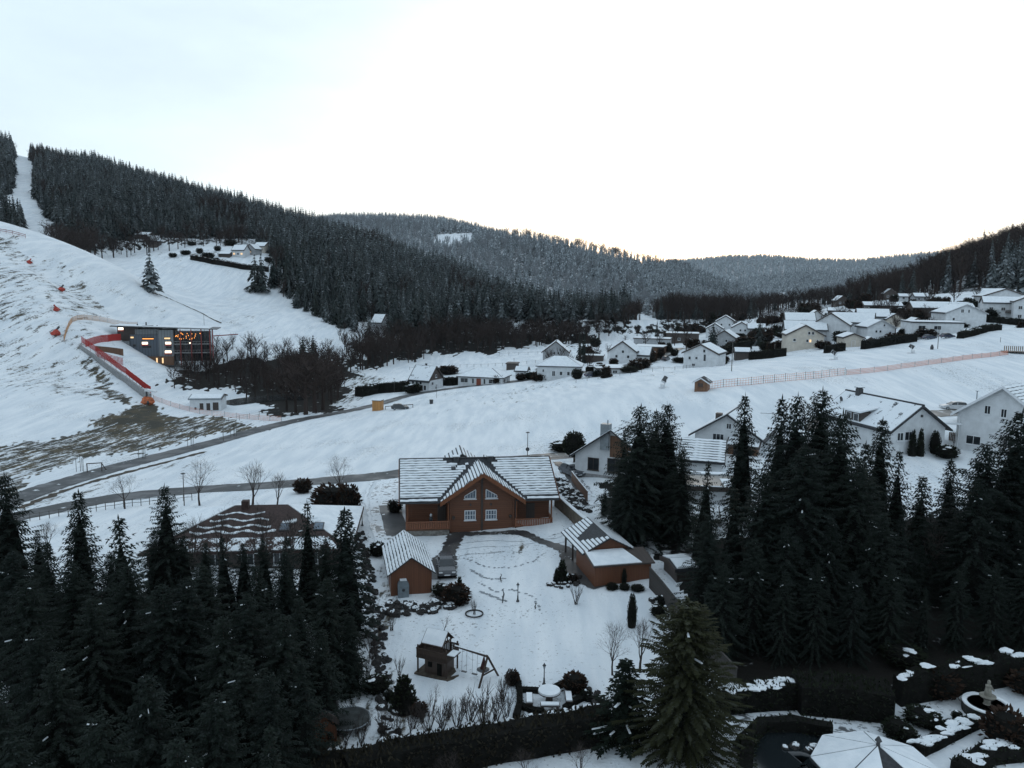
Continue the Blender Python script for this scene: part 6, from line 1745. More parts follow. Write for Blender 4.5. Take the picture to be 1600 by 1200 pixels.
pole('street lamp by the dark hedge left of the white dark gabled house', 616, 614, 22, w=.1)
pole('street lamp standing between the bare trees at the lower road', 288, 790, 50, w=.14)
pole('thin pole on the ski slope right of the station', 319, 508, 18, False, name='marker_pole', cat='pole', w=.15)
pole('thin marker pole at the top right of the field', 1563, 535, 8, False, name='marker_pole', cat='pole', w=.15)
pole('goal shaped pole on the upper road', 349, 690, 24, False, name='marker_pole', cat='pole')
# wooden goal frames beside the upper road
p = at(148, 738); t = thing('timber_frame', 'dark timber frame standing on the verge of the upper road', 'frame', p, R(20))
MB().bar((-1.1, 0, 0), (-1.1, 0, 1.6), .14).bar((1.1, 0, 0), (1.1, 0, 1.6), .14).bar((-1.2, 0, 1.55), (1.2, 0, 1.55), .14).bar((1.1, 0, 1.5), (1.7, .8, 0), .1).build('frame', M_DARKW, t)
for i, (px, py) in enumerate(((125, 737), (222, 717), (298, 698), (365, 683))):
    p = at(px, py); t = thing('tree_guard', 'young tree held by thin stakes beside the upper road, number %s from the left' % ('first', 'second', 'third', 'fourth')[i], 'tree guard', p, 0, 'staked young trees')
    t['label'] = ('leftmost', 'second', 'third', 'rightmost')[i] + ' of the four staked young trees beside the upper road'
    for x, y in ((-.6, 0), (.6, 0), (0, .7)): MB().bar((x, y, -.2), (x, y, 2.2), .09, n=5).build('stake', M_POST, t)
    MB().bar((0, .2, 0), (0, .2, 2.9), .06, n=4).build('stem', M_TWIG, t)
# ------------------------------------------------------------------ shrubs and hedges
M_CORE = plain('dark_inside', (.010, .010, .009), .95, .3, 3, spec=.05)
M_HEDGE = foliage_mat('hedge_leaves', (.010, .011, .008), (.040, .034, .024))
M_BSHRUB = foliage_mat('brown_shrub_leaves', (.026, .016, .012), (.045, .030, .022))
def leafy(seed, shape, n=420, leaf=.14, mat=None, snow=0, sq=1.0, name='shrub'):
    """a unit shrub (1 m wide, 1 m high): shape gives its half width at each height 0..1"""
    q = random.Random(seed); cr = MB(); core = MB()
    zs = [0, .12, .3, .5, .7, .85, .97]
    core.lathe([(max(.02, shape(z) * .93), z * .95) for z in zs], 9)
    for i in range(n):
        z = q.uniform(.02, 1) ** .9; a = q.random() * 6.283
        r = shape(z) * q.uniform(.8, 1.06)
        p = Vector((r * math.cos(a), r * math.sin(a), z))
        o = Vector((math.cos(a), math.sin(a), q.uniform(-.2, 1.1))).normalized()
        e = p + (o + Vector((q.uniform(-.6, .6), q.uniform(-.6, .6), q.uniform(-.4, .6)))).normalized() * leaf * q.uniform(.6, 1.4)
        blade(cr, p * .97, e, leaf * .3, Vector((q.uniform(-1, 1), q.uniform(-1, 1), 1)), q.random())
    t = thing(name, 'x', 'shrub')
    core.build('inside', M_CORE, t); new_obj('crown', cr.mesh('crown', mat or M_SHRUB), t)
    if snow:
        sn = MB()
        for i in range(snow):
            z = q.uniform(.55, .98); a = q.random() * 6.28; r = shape(z) * q.uniform(.3, 1)
            sn.blob((r * math.cos(a), r * math.sin(a), z + .02), (q.uniform(.06, .16), q.uniform(.06, .14), .035), i, nu=6, nv=3)
        sn.build('snow', M_SNOW, t)['kind'] = 'stuff'
    return t
SH = {}
def sh_round(z): return .5 * math.sqrt(max(.0, 1 - (2 * (z * .9 + .05) - 1) ** 2))
SHAPES = {'round': (sh_round, 420, .13, M_SHRUB, 0), 'snowy': (sh_round, 380, .13, M_SHRUB, 9), 'cone': (lambda z: .5 * (1 - z) ** .75 + .03, 420, .13, M_SHRUB, 0), 'column': (lambda z: .5 * min(1, (1.03 - z) * 2.2) ** .6 * (.8 + .2 * min(1, z * 5)), 520, .09, M_SHRUB, 0), 'brown': (sh_round, 420, .16, M_BSHRUB, 0), 'flat': (lambda z: .5 * (1 - z * .5), 380, .14, M_BSHRUB, 5)}
def shrub(kind, px, py, wpx, hpx, label, group=None, cat='shrub', name='shrub', pos=None):
    if kind not in SH:
        f, n, lf, m, sn = SHAPES[kind]; SH[kind] = leafy(len(SH) + 3, f, n, lf, m, sn); t = SH[kind]
    else: t = copy_tree(SH[kind])
    p = pos or at(px, py); s = dep_of(p) / FPX
    t.name = name; t.location = p - Vector((0, 0, .05)); t.rotation_euler = (0, 0, rnd.random() * 6.28)
    t.scale = (wpx * s, wpx * s, hpx * s * 1.05)
    t['label'] = label; t['category'] = cat
    if group: t['group'] = group
    elif 'group' in t: del t['group']
    return t
def hedge(label, L, w, h, snow=.8, wave=0, seed=1, dens=26, mat=None, name='hedge', leaf=.16, xy=False, group=None):
    """a clipped hedge along points: twiggy dark body, leaves over it, snow lying on top"""
    P_ = [Vector(p) for p in L] if xy else px_path(L); q = random.Random(seed)
    C = []
    for a, b in zip(P_, P_[1:]):
        n = max(1, int((b - a).length / .8))
        C += [a.lerp(b, k / n) for k in range(n)]
    C.append(P_[-1])
    o0 = gp(C[0].x, C[0].y); t = thing(name, label, 'hedge', o0, 0, group)
    body = MB(); lv = MB(); rings = []; acc = 0; sn = MB()
    for i, c in enumerate(C):
        d = (C[min(i + 1, len(C) - 1)] - C[max(i - 1, 0)]).normalized(); nr = Vector((-d.y, d.x))
        z = gz(c.x, c.y) - o0.z; hh = h + wave * math.sin(acc * 1.9) + q.uniform(-.06, .06); ww = w * q.uniform(.92, 1.05)
        if i: acc += (c - C[i - 1]).length
        b = Vector((c.x - o0.x, c.y - o0.y, z)); n3 = Vector((nr.x, nr.y, 0))
        rings.append((b, n3, hh, ww, Vector((d.x, d.y, 0))))
    for (b, n, h0, w0, d), (b2, n2, h2, w2, d2) in zip(rings, rings[1:]):
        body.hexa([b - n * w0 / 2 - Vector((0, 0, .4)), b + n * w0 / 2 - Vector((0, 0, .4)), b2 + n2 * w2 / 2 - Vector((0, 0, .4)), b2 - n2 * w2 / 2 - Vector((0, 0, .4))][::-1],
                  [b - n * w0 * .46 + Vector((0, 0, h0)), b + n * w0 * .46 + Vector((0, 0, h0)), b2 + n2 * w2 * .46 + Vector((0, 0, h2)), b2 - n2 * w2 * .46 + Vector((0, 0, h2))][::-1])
        ln = (b2 - b).length
        for _ in range(int(dens * ln * (2 * h0 + w0) / 2.5)):
            u = q.random(); s = q.choice((-1, 1)); v = q.uniform(0, 1)
            base = b.lerp(b2, u); hh = h0 + (h2 - h0) * u
            if q.random() < w0 / (2 * h0 + w0): p = base + n * q.uniform(-.5, .5) * w0 + Vector((0, 0, hh)); o = Vector((0, 0, 1))
            else: p = base + n * (s * w0 * .5) + Vector((0, 0, v * hh)); o = n * s
            e = p + (o * .8 + Vector((q.uniform(-.8, .8), q.uniform(-.8, .8), q.uniform(-.3, .9)))).normalized() * leaf * q.uniform(.6, 2.0)
            blade(lv, p - o * .03, e, leaf * .32, Vector((q.uniform(-1, 1), q.uniform(-1, 1), 1)), q.random())
        if snow and q.random() < snow and (not wave or True):
            for v in range(3):
                c_ = b.lerp(b2, q.random()) + n * (q.uniform(-.38, .38) * w0) + Vector((0, 0, h0 + .02))
                sn.blob(c_, (q.uniform(.35, .7) * min(1, ln), w0 * q.uniform(.18, .34), q.uniform(.07, .15)), int(q.random() * 999), nu=7, nv=4)
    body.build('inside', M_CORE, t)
    o = new_obj('foliage', lv.mesh('foliage', mat or M_SHRUB), t); o['kind'] = 'stuff'
    if sn.f: sn.build('snow', M_SNOW, t)['kind'] = 'stuff'
    return t
# ------------------------------------------------------------------ rubble borders: each stone a part
M_ROCK = plain('dark_rubble', (.030, .028, .027), .9, .5, 2, bmp=.4)
ROCKS = [MB().blob((0, 0, 0), (.5, .42, .36), 60 + i, nu=7, nv=5, rough=.3).mesh('stone', M_ROCK) for i in range(4)]
CAPS = [MB().blob((0, 0, .26), (.36, .30, .13), 70 + i, nu=7, nv=4, rough=.2).mesh('snow_cap', M_SNOW) for i in range(3)]
def rubble(label, spots, size, cap=.5, name='stone_border', seed=3, cat='stone border'):
    q = random.Random(seed); o0 = gp(*spots[0]); t = thing(name, label, cat, o0)
    for x, y in spots:
        s = size * q.uniform(.6, 1.35); p = Vector((x, y, gz(x, y) + s * .12)) - o0
        st = new_obj('stone', q.choice(ROCKS), t, p, q.random() * 6.28); st.scale = (s, s, s * q.uniform(.7, 1.2))
        if q.random() < cap: new_obj('snow_cap', q.choice(CAPS), st)
    return t
def along(L, n, wid, seed, xy=False):
    q = random.Random(seed); P_ = L if xy else px_path(L); seg = [(b - a).length for a, b in zip(P_, P_[1:])]; tot = sum(seg); out = []
    for k in range(n):
        s = tot * (k + q.random()) / n
        for a, b, l in zip(P_, P_[1:], seg):
            if s <= l:
                d = (b - a).normalized(); c = a + d * s + Vector((-d.y, d.x)) * q.uniform(-wid, wid); out.append((c.x, c.y)); break
            s -= l
    return out
rubble('long dark rubble border along the left side of the garden', along([(561,832),(569,870),(578,910),(584,950),(590,1000),(597,1050),(604,1100),(612,1165)], 150, .55, 1), .62, .30)
rubble('dark rockery with snow capped stones in front of the shed', along([(602,952),(640,955),(690,948),(725,935)], 80, 1.1, 2), .75, .55, seed=5, cat='rockery', name='rockery')
rubble('scattered stones round the dark cone shaped conifers by the carport paving', along([(862,912),(875,917),(892,915),(905,903)], 22, .5, 4), .5, .5, seed=6)
rubble('stones at the shrub circle on the right of the picnic place', along([(880,1060),(895,1068),(925,1092),(950,1105)], 26, .45, 5), .6, .4, seed=7)
rubble('row of round snow covered stones along the top of the dark front hedge', along([(588,1164),(660,1153),(760,1138),(850,1124),(945,1108)], 46, .10, 6), .75, 1.0, seed=8, name='stone_row', cat='stone row')
rubble('dark rock garden on the slope above the retaining wall right of the log house', along([(868,748),(890,775),(912,802)], 60, 1.3, 7), .8, .55, seed=9, name='rockery', cat='rockery')
rubble('small stone bed beside the retaining wall near the plank fence', along([(1020,935),(1032,950),(1040,965)], 16, .5, 8), .5, .5, seed=10)
# low decorative edging hedges round the picnic place
for i, (L, lab) in enumerate((([(806,1056),(812,1080),(812,1104),(806,1124)], 'low dark edging hedge running down the left side of the picnic place'), ([(813,1079),(846,1083)], 'low dark edging hedge at the upper left of the picnic table'), ([(812,1104),(832,1112),(848,1116)], 'low dark edging hedge at the lower left of the picnic table'), ([(866,1078),(888,1068),(900,1076),(912,1092)], 'low dark edging hedge at the upper right of the picnic table'), ([(882,1110),(900,1098),(912,1092)], 'low dark edging hedge at the lower right of the picnic table'), ([(912,1092),(930,1098),(950,1108)], 'low dark edging hedge running to the snow laden spruce'))):
    hedge(lab, L, .45, .32, 0, seed=30 + i, dens=40, leaf=.1, group=None)
hedge('big dark clipped hedge along the front edge of the garden', [(540,1236),(640,1208),(760,1187),(860,1170),(950,1153)], 1.5, 1.9, 0, seed=2, dens=60, leaf=.22, mat=M_HEDGE)
hedge('dark hedge in front of the left spruces at the bottom edge', [(300,1235),(420,1235),(600,1222)], 2.0, 1.7, 0, seed=12, dens=50, leaf=.22, mat=M_HEDGE)
hedge('dark flat topped hedge with snow on it below the big spruces on the right', [(1124,1112),(1180,1106),(1240,1102)], 1.3, 1.6, 1.0, seed=3, dens=60, leaf=.2)
hedge('dark hedge without snow continuing right of the flat snowy hedge', [(1242,1106),(1300,1108),(1390,1120)], 2.4, 2.0, 0, seed=4, dens=60, leaf=.2)
hedge('dark clipped hedge with a wavy snow capped top at the lower right', [(1400,1098),(1450,1090),(1500,1080),(1560,1068),(1640,1052)], 1.0, 1.9, .62, .30, seed=5, dens=36)
hedge('low box hedge with a thick snow top beside the white garden path', [(1432,1180),(1480,1156),(1528,1132)], .9, .65, 1.0, seed=6, dens=40, leaf=.1)
hedge('dark curved hedge enclosing the black pond at the bottom right', [(1165,1215),(1168,1165),(1190,1142),(1240,1140),(1300,1152)], .8, .8, 0, seed=7, dens=36)
hedge('small snow topped hedge corner at the right bottom edge', [(1500,1215),(1540,1190),(1600,1180)], 1.2, .8, .6, seed=8, dens=36)
o = strip('pond', px_path([(1180,1200),(1225,1172),(1270,1178),(1300,1200)]), [3,6,6,3], bpy.data.materials['pond_water'], .06); o['kind'] = 'structure'
p = at(1250, 1172); rubble('snow covered stones in the middle of the black pond', [(p.x - .9, p.y), (p.x - .2, p.y + .2), (p.x + .5, p.y - .1), (p.x + .9, p.y + .2)], .8, 1.0, seed=14, name='stone_group', cat='stones')
# garden shrubs
for a in (('brown',713,942,40,26,'big dark bush at the front left of the parked dark car'),('cone',718,934,14,32,'narrow dark conifer rising from the big bush beside the dark car'),('snowy',690,930,30,16,'snowy low shrub between the big bush and the shed'),
  ('cone',878,910,20,34,'taller dark cone shaped conifer by the carport paving'),('cone',870,912,13,24,'smaller dark cone shaped conifer left of the taller one'),('column',987,980,15,52,'dark column shaped conifer standing alone on the lawn'),('flat',895,909,20,12,'round low bush right of the cone shaped conifers'),
  ('round',956,921,18,10,'low round bush at the left of the lean-to wall'),('round',976,921,15,9,'low round bush in the middle of the lean-to wall'),('round',996,922,20,8,'flat round bush at the right of the lean-to wall'),('column',975,914,8,26,'slim dark climber against the lean-to wall'),
  ('brown',800,1070,20,22,'dark round bush at the upper left corner of the picnic place'),('brown',897,1080,36,26,'dark round bush with bare twigs right of the lower garden lamp'),('snowy',903,1067,24,12,'snowy twig tangle on top of the dark round bush'),
  ('snowy',915,1092,16,14,'small dark bush among the edging right of the picnic table'),('cone',631,1108,44,52,'bushy dark conifer at the lower end of the rubble border'),('brown',655,1117,24,18,'round brown bush right of the bushy dark conifer'),('snowy',588,1080,40,22,'snow dotted shrubs left of the rubble border'),
  ('round',608,1095,14,16,'small dark bush wedged at the rubble border'),('cone',542,1086,24,26,'small dark conifer beside the snow dotted shrubs'),('brown',545,1062,40,32,'brown beech bush at the edge of the left spruces'),
  ('brown',473,770,26,20,'dark round bush right behind the brown roofed house'),('brown',520,798,60,36,'wide brown bush at the left of the log house driveway'),('brown',545,805,34,44,'tall brown bush by the driveway lamps'),('snowy',590,868,26,20,'snowy shrub between the rubble border and the shed'),
  ('snowy',617,800,22,18,'snowy pot shrub at the left corner of the log house'),('snowy',1035,945,18,14,'snowy shrub at the foot of the long plank fence'),('snowy',1028,962,22,16,'second snowy shrub near the plank fence, lower down'),
  ('brown',1568,1165,60,52,'big dark globe shaped tree at the bottom right corner'),('brown',1468,1088,52,40,'weeping brown shrub in front of the wavy hedge'),('snowy',1440,1130,50,22,'snow covered spreading shrub left of the low box hedge'),('snowy',1462,1140,26,20,'round snow covered bush right of the spreading shrub'),
  ('snowy',1495,1125,16,14,'small round bush with a snow cap beside the low box hedge, upper one'),('snowy',1484,1136,16,12,'small round bush with a snow cap beside the low box hedge, lower one'),('round',1525,1130,14,18,'dark ball bush at the end of the low box hedge'),('brown',1600,1080,50,30,'brown shrub at the right edge behind the fountain'),
  ('round',1400,1150,40,26,'dark evergreen shrub behind the pavilion'),('snowy',1418,1160,30,22,'dark shrub with snow specks right behind the pavilion'),('round',1565,1050,50,20,'dark shrub mound behind the wavy hedge'),('snowy',1170,1165,26,20,'snow laden shrub at the pond rim beside the olive conifer'),
  ('snowy',1410,1035,60,26,'snowy twig shrub in the dark gap between the right tree groups'),('round',1528,1092,12,16,'dark potted ball left behind the fountain'),
  ('snowy',880,705,40,14,'snow covered bed shrub below the round clipped tree'),('round',918,712,30,10,'dark low shrub beside the white chimney house'),
  ('cone',1425,712,13,38,'slim dark conifer left of two at the white gable of the long roofed house'),('cone',1437,712,13,40,'slim dark conifer right of two at the white gable of the long roofed house'),('column',1460,708,16,34,'dark column conifer at the right corner of the long roofed house'),('snowy',1478,715,34,18,'snowy shrub under the brown garden fence on the right')):
    shrub(*a)
# clipped round tree at the chimney house
p = at(897, 722); t = thing('clipped_tree', 'round clipped dark tree on a short trunk by the road', 'tree', p)
MB().bar((0, 0, -.2), (0, 0, 1.4), .3, n=7).build('trunk', M_BARK, t)
src = leafy(40, lambda z: .5 * math.sqrt(max(0, 1 - (2 * (z * .92 + .04) - 1) ** 2)) * (1.1 - .2 * z), 700, .10, M_SHRUB)
for ch in list(src.children):
    ch.parent = t; ch.location = (0, 0, .9); ch.scale = (3.2, 3.2, 3.6)
bpy.data.objects.remove(src)
# leafless shrubs in front
TW = [MB() for _ in range(2)]
for i, mb in enumerate(TW):
    q = random.Random(90 + i)
    for k in range(16):
        a = q.random() * 6.28; d = Vector((math.cos(a) * q.uniform(.1, .5), math.sin(a) * q.uniform(.1, .5), 1)).normalized()
        p0 = Vector((q.uniform(-.08, .08), q.uniform(-.08, .08), 0)); l = q.uniform(.6, 1.0); p1 = p0 + d * l
        mb.bar(p0, p1, .022, n=3, w2=.007)
        for _ in range(5):
            b = p0.lerp(p1, q.uniform(.35, .9)); e = b + (d + Vector((q.uniform(-.7, .7), q.uniform(-.7, .7), 0))).normalized() * q.uniform(.12, .3); mb.bar(b, e, .012, n=3, w2=.005)
TWM = [mb.mesh('bare_shrub', M_TWIG) for mb in TW]
def twig(px, py, hpx, label, group='bare shrubs', girth=1.0, k=0):
    p = at(px, py); h = hpx * dep_of(p) / FPX
    o = new_obj('bare_shrub', TWM[k % 2], None, p, rnd.random() * 6.28); o.scale = (h * girth, h * girth, h)
    return tag(o, label, 'shrub', group)
for i, (px, py, h) in enumerate(((600,1150,50),(622,1150,44),(645,1148,52),(668,1146,58),(690,1144,56),(715,1140,50),(735,1135,62),(757,1132,70),(775,1128,60),(790,1122,48),(660,1128,40),(700,1122,36),(725,1112,34),(565,1160,46),(540,1165,40),(582,1030,46),(575,1055,40))):
    twig(px, py, h, 'leafless garden shrub with thin upright twigs behind the dark front hedge' if i < 15 else 'leafless shrub on the narrow snow strip left of the rubble border', 'bare shrubs behind the front hedge' if i < 15 else 'bare shrubs on the snow strip', 1, i)
twig(785, 1095, 52, 'dense leafless shrub with pale twigs left of the picnic place', None, .9); twig(900, 944, 34, 'leafless shrub on the lawn below the cone shaped conifers', None, .9, 1)
twig(612, 985, 36, 'leafless shrub at the upper garden edge beside the rubble border', None, .8); twig(624, 1055, 34, 'leafless shrub left of the play tower', None, .8, 1)
twig(741, 960, 30, 'fan shaped leafless sapling inside the ring on the lawn', None, .7); twig(1010, 800, 40, 'leafless shrub at the foot of the spruce clump', None, .9)
p = at(741, 960); t = thing('lawn_ring', 'thin dark ring lying round the fan shaped sapling', 'ring', p)
mb = MB()
for k in range(20): a, b = k * math.pi / 10, (k + 1) * math.pi / 10; mb.bar((.75 * math.cos(a), .75 * math.sin(a), .08), (.75 * math.cos(b), .75 * math.sin(b), .08), .09, n=4)
mb.build('ring', M_ROCK, t)
bare(2,693,990,30,'umbrella shaped bare little tree right behind the play tower',1.2,name='bare_tree'); bare(2,954,1025,56,'bare standard tree in front of the column shaped conifer',.8)
bare(0,957,1055,90,'bare fruit tree left of the snow laden spruce, lower one',.9); bare(1,1000,1050,96,'bare fruit tree with spreading twigs above the snow laden spruce',1.0)
bare(2,635+0,1100,44,'bare little tree between the play tower and the bushy conifer',.8) if False else None
bare(2,676,1120,58,'slim bare little tree below the play tower',.6); bare(2,717,1125,40,'weeping bare little tree left of the swing frame',1.1)
for i, (px, py, h) in enumerate(((820,1222,60),(905,1232,75),(700,1228,60))): bare(i % 2, px, py, h, ('bare tree in the snow below the hedge, middle one of three','bare tree in the snow below the hedge, right one of three','bare tree before the hedge, left one of three')[i], 1.1)
bare(1,1560,730,60,'bare shrub like tree in the garden below the right edge house',.7); bare(0,1115+375,700,30,'bare little tree beside the brown garden fence',.9)
for px, py, h, lab in ((345,905,120,'leafless birch in front of the brown roof, left of the tall one'),(455,905,110,'leafless birch in front of the brown roof, right of the tall one'),(300,890,90,'thin leafless tree at the left end of the brown roof')): bare(1, px, py, h, lab, 1.15)
for i, (px, py, hm) in enumerate(((462,645,14),(478,648,17),(492,645,18),(505,640,16),(518,632,13),(448,642,12))):
    p = at(px, py); o = put_far(BARE_ME[i % 3], p.x, p.y, p.z, hm, 0, 'tall dark bare tree in the round clump at the right end of the valley thicket', 'tree', 'round clump of bare trees', 'bare_tree'); o.scale.x *= 1.5; o.scale.y *= 1.5
# ------------------------------------------------------------------ garden lamps
def lamp(px, py, hpx, label):
    p = at(px, py); h = hpx * dep_of(p) / FPX; t = thing('garden_lamp', label, 'lamp', p, 0, 'old style garden lamps'); k = h / 2.0
    MB().lathe([(.16, 0), (.16, .12), (.09, .2), (.07, .6), (.045, .7), (.04, 1.45), (.08, 1.5)], 10).build('post', M_DMETAL, t, smooth=False)
    MB().lathe([(.07, 1.505), (.13, 1.76)], 6).build('glass', plain('lamp_glass', (.30, .34, .36), .2, .1), t)
    MB().lathe([(.17, 1.763), (.14, 1.82), (.05, 1.93), (.02, 2.02)], 8).build('cap', M_DMETAL, t)
    t.scale = (k, k, k); return t
lamp(809, 940, 31, 'garden lamp in the middle of the lawn'); lamp(850, 1070, 36, 'garden lamp on the lower lawn before the picnic table'); lamp(562, 800, 26, 'upper of two garden lamps left of the driveway'); lamp(566, 822, 26, 'lower of two garden lamps left of the driveway, by the rubble border')
# ------------------------------------------------------------------ play tower with swing
M_PLAY = boards('dark_play_timber', (.060, .040, .030), .12, 'X', .3)
M_PLAYF = plain('play_beam', (.050, .034, .026), .8, .3, 5)
def play():
    p = at(684, 1048); s = .95; t = thing('play_tower', 'dark wooden play tower with a snowy gable roof and swings', 'play tower', p, R(-24)); t.scale = (s, s, s)
    for x in (-1.25, 1.25):
        for y in (-.9, .9): MB().box(x - .05, x + .05, y - .05, y + .05, -.2, 2.3).build('post', M_PLAYF, t)
    MB().box(-.75, .95, -.7, .9, -.1, 1.25).build('lower_cabin', M_PLAY, t)
    MB().box(-.45, -.1, -.75, -.703, .6, 1.0).build('window', M_CORE, t); MB().box(.35, .75, -.75, -.703, 0, 1.0).build('door', M_CORE, t)
    MB().box(-1.35, 1.35, -1.0, 1.0, 1.28, 1.4).build('deck', M_PLAYF, t)
    r_ = MB().box(-1.35, 1.35, -1.02, -.96, 2.0, 2.08).box(-1.35, 1.35, .96, 1.02, 2.0, 2.08).box(-1.36, -1.3, -.95, .95, 2.0, 2.08).box(1.3, 1.36, -.95, .95, 2.0, 2.08).build('railing', M_PLAYF, t)
    ma = MB().box(0, .11, -1.0, -.965, 1.35, 1.995).mesh('board', M_PLAYF)
    for k in range(18): new_obj('board', ma, r_, (-1.33 + k * .15, 0, 0)); new_obj('board', ma, r_, (-1.33 + k * .15, 1.965, 0))
    mb_ = MB().box(-1.345, -1.31, 0, .11, 1.35, 1.995).mesh('board', M_PLAYF)
    for k in range(12): new_obj('board', mb_, r_, (0, -.93 + k * .155, 0)); new_obj('board', mb_, r_, (2.655, -.93 + k * .155, 0))
    for x in (-.75, .75):
        for y in (-.7, .7): MB().box(x - .04, x + .04, y - .04, y + .04, 1.4, 2.75).build('roof_post', M_PLAYF, t)
    rf = MB(); sn = MB()
    for sg in (-1, 1):
        a, b, c, d = Vector((-.95, sg * .95, 2.45)), Vector((.95, sg * .95, 2.45)), Vector((.95, 0, 3.3)), Vector((-.95, 0, 3.3))
        if sg > 0: a, b, c, d = b, a, d, c
        slope(rf, a, b, c, d, 0, .05); k = Vector((0, 0, 0))
        ctr = (a + b + c + d) / 4; slope(sn, *[v + (ctr - v) * .06 for v in (a, b, c, d)], .053, .11)
    ro = rf.build('roof', M_PLAYF, t); sn.build('snow_cover', M_SNOW, ro)
    for x in (-.85, .85): MB().poly([(x, -.85, 2.5), (x, .85, 2.5), (x, 0, 3.27)]).build('gable', M_PLAYF, t) if x < 0 else MB().bar((x, -.8, 2.55), (x, .8, 2.55), .08).bar((x, 0, 2.5), (x, 0, 3.2), .07).build('gable_frame', M_PLAYF, t)
    MB().bar((-1.3, -.5, 1.4), (-1.3, -.5, 2.1), .1).build('corner_knob', M_PLAYF, t)
    sl_ = MB().hexa([(1.3, -1.0, 1.9), (2.0, -1.0, 1.9), (2.0, .0, 1.9), (1.3, .0, 1.9)], [(1.3, -1.0, 1.98), (2.0, -1.0, 1.98), (2.0, 0, 1.98), (1.3, 0, 1.98)]).build('side_shelf', M_PLAYF, t)
    MB().box(1.32, 1.98, -.98, -.02, 1.983, 2.04).build('snow', M_SNOW, sl_)
    # swing beam and legs
    e = Vector((4.35, -.1, 2.15)); MB().bar((1.25, .3, 2.2), e, .14).build('swing_beam', M_PLAYF, t)
    MB().bar((1.4, .2, 2.285), (4.2, -.05, 2.245), .10, .04).build('snow_strip', M_SNOW, t)
    MB().bar(e, (4.2, -1.5, -.2), .12).build('leg', M_PLAYF, t); MB().bar(e, (4.9, 1.1, -.2), .12).build('leg', M_PLAYF, t); MB().bar((4.28, -.85, .95), (4.68, .55, .95), .09).build('cross_bar', M_PLAYF, t)
    for x in (2.3, 3.2):
        sw = MB().hexa([(x - .22, -.08, .42), (x + .22, -.08, .42), (x + .22, .1, .42), (x - .22, .1, .42)], [(x - .22, -.08, .47), (x + .22, -.08, .47), (x + .22, .1, .47), (x - .22, .1, .47)]).build('swing_seat', M_DMETAL, t)
        for d in (-.2, .2): MB().bar((x + d, 0, .47), (x + d, .1, 2.12), .025, n=3).build('rope', M_POST, sw)
    MB().lathe([(.35, 0), (.5, .12), (.35, .2)], 12, (4.0, -.15, .95)).build('nest_swing', M_DMETAL, t); MB().bar((4.0, -.15, 1.1), (4.05, -.1, 2.1), .5, n=6, w2=.08).build('swing_tent', plain('dark_red_cloth', (.05, .018, .018), .8, .4, 4), t)
    MB().hexa([(1.0, -1.0, -.02), (1.5, -1.2, -.02), (3.6, 1.6, -.02), (3.1, 1.8, -.02)], [(1.0, -1.0, .06), (1.5, -1.2, .06), (3.6, 1.6, .06), (3.1, 1.8, .06)]).build('mat', M_BANK, t)
    MB().box(-1.45, 1.4, -1.15, .9, -.05, .05).build('base_mat', M_BANK, t)
play()
# ------------------------------------------------------------------ picnic table with benches
p = at(858, 1096); t = thing('picnic_table', 'round garden table with a thick disc of snow on it', 'table', p)
MB().lathe([(.25, 0), (.2, .68)], 10).build('table_leg', M_DARKW, t); tt = MB().lathe([(.78, .68), (.78, .74)], 20).build('table_top', M_DARKW, t); MB().lathe([(.76, .743), (.74, .86), (.5, .9)], 20).build('snow_disc', M_SNOW, tt)
for i, (x, y, rz, lab) in enumerate(((-1.35, -.25, 90, 'snow topped bench left of the round garden table'), (1.3, -.25, 90, 'snow topped bench right of the round garden table'), (0, -1.15, 0, 'snow topped bench in front of the round garden table'))):
    b = thing('bench', lab, 'bench', gp(p.x + x, p.y + y), R(rz), 'benches round the garden table')
    MB().box(-.65, .65, -.24, .24, .38, .45).build('seat', M_DARKW, b); MB().box(-.6, .6, -.2, .2, .453, .54).build('snow', M_SNOW, b)
    for s in (-1, 1): MB().box(s * .5 - .08, s * .5 + .08, -.22, .22, -.1, .377).build('leg', M_DARKW, b)
# small metal figures on the lawn
for px, py, h, lab in ((783, 908, 12, 'small dark bent metal figure upper left of the middle lawn lamp'), (786, 936, 18, 'tall thin dark metal bird figure left of the middle lawn lamp'), (785, 942, 12, 'small dark metal bird figure at the foot of the tall thin one'), (837, 952, 10, 'small dark figure on the lawn right below the middle lawn lamp')):
    p = at(px, py); k = h * dep_of(p) / FPX; t = thing('garden_figure', lab, 'figure', p, rnd.random() * 6, 'metal figures on the lawn')
    MB().bar((0, 0, -.05), (.12 * k, 0, .5 * k), .08, n=5, w2=.14).bar((.12 * k, 0, .5 * k), (-.08 * k, 0, .85 * k), .12, n=5, w2=.05).bar((-.08 * k, 0, .85 * k), (.14 * k, 0, k), .06, n=4, w2=.03).build('figure', M_DMETAL, t)
# foot prints over the lawn
q = random.Random(5)
mbf = MB()
for L in ([(722,872),(762,886),(800,888),(832,878),(848,866)], [(745,910),(775,925),(800,920),(835,935),(845,955)], [(750,925),(770,932),(790,940)], [(735,890),(760,905),(790,905)]):
    P_ = px_path(L)
    for x, y in along(L, 26, .12, len(L)):
        c = gp(x, y) + Vector((0, 0, .035)); mbf.lathe([(.13, 0), (.10, .012)], 6, c, 0, 1, q.uniform(.6, 1.3))
o = mbf.build('footprints', plain('trodden_snow', (.26, .28, .30), .9, .3)); o['kind'] = 'stuff'
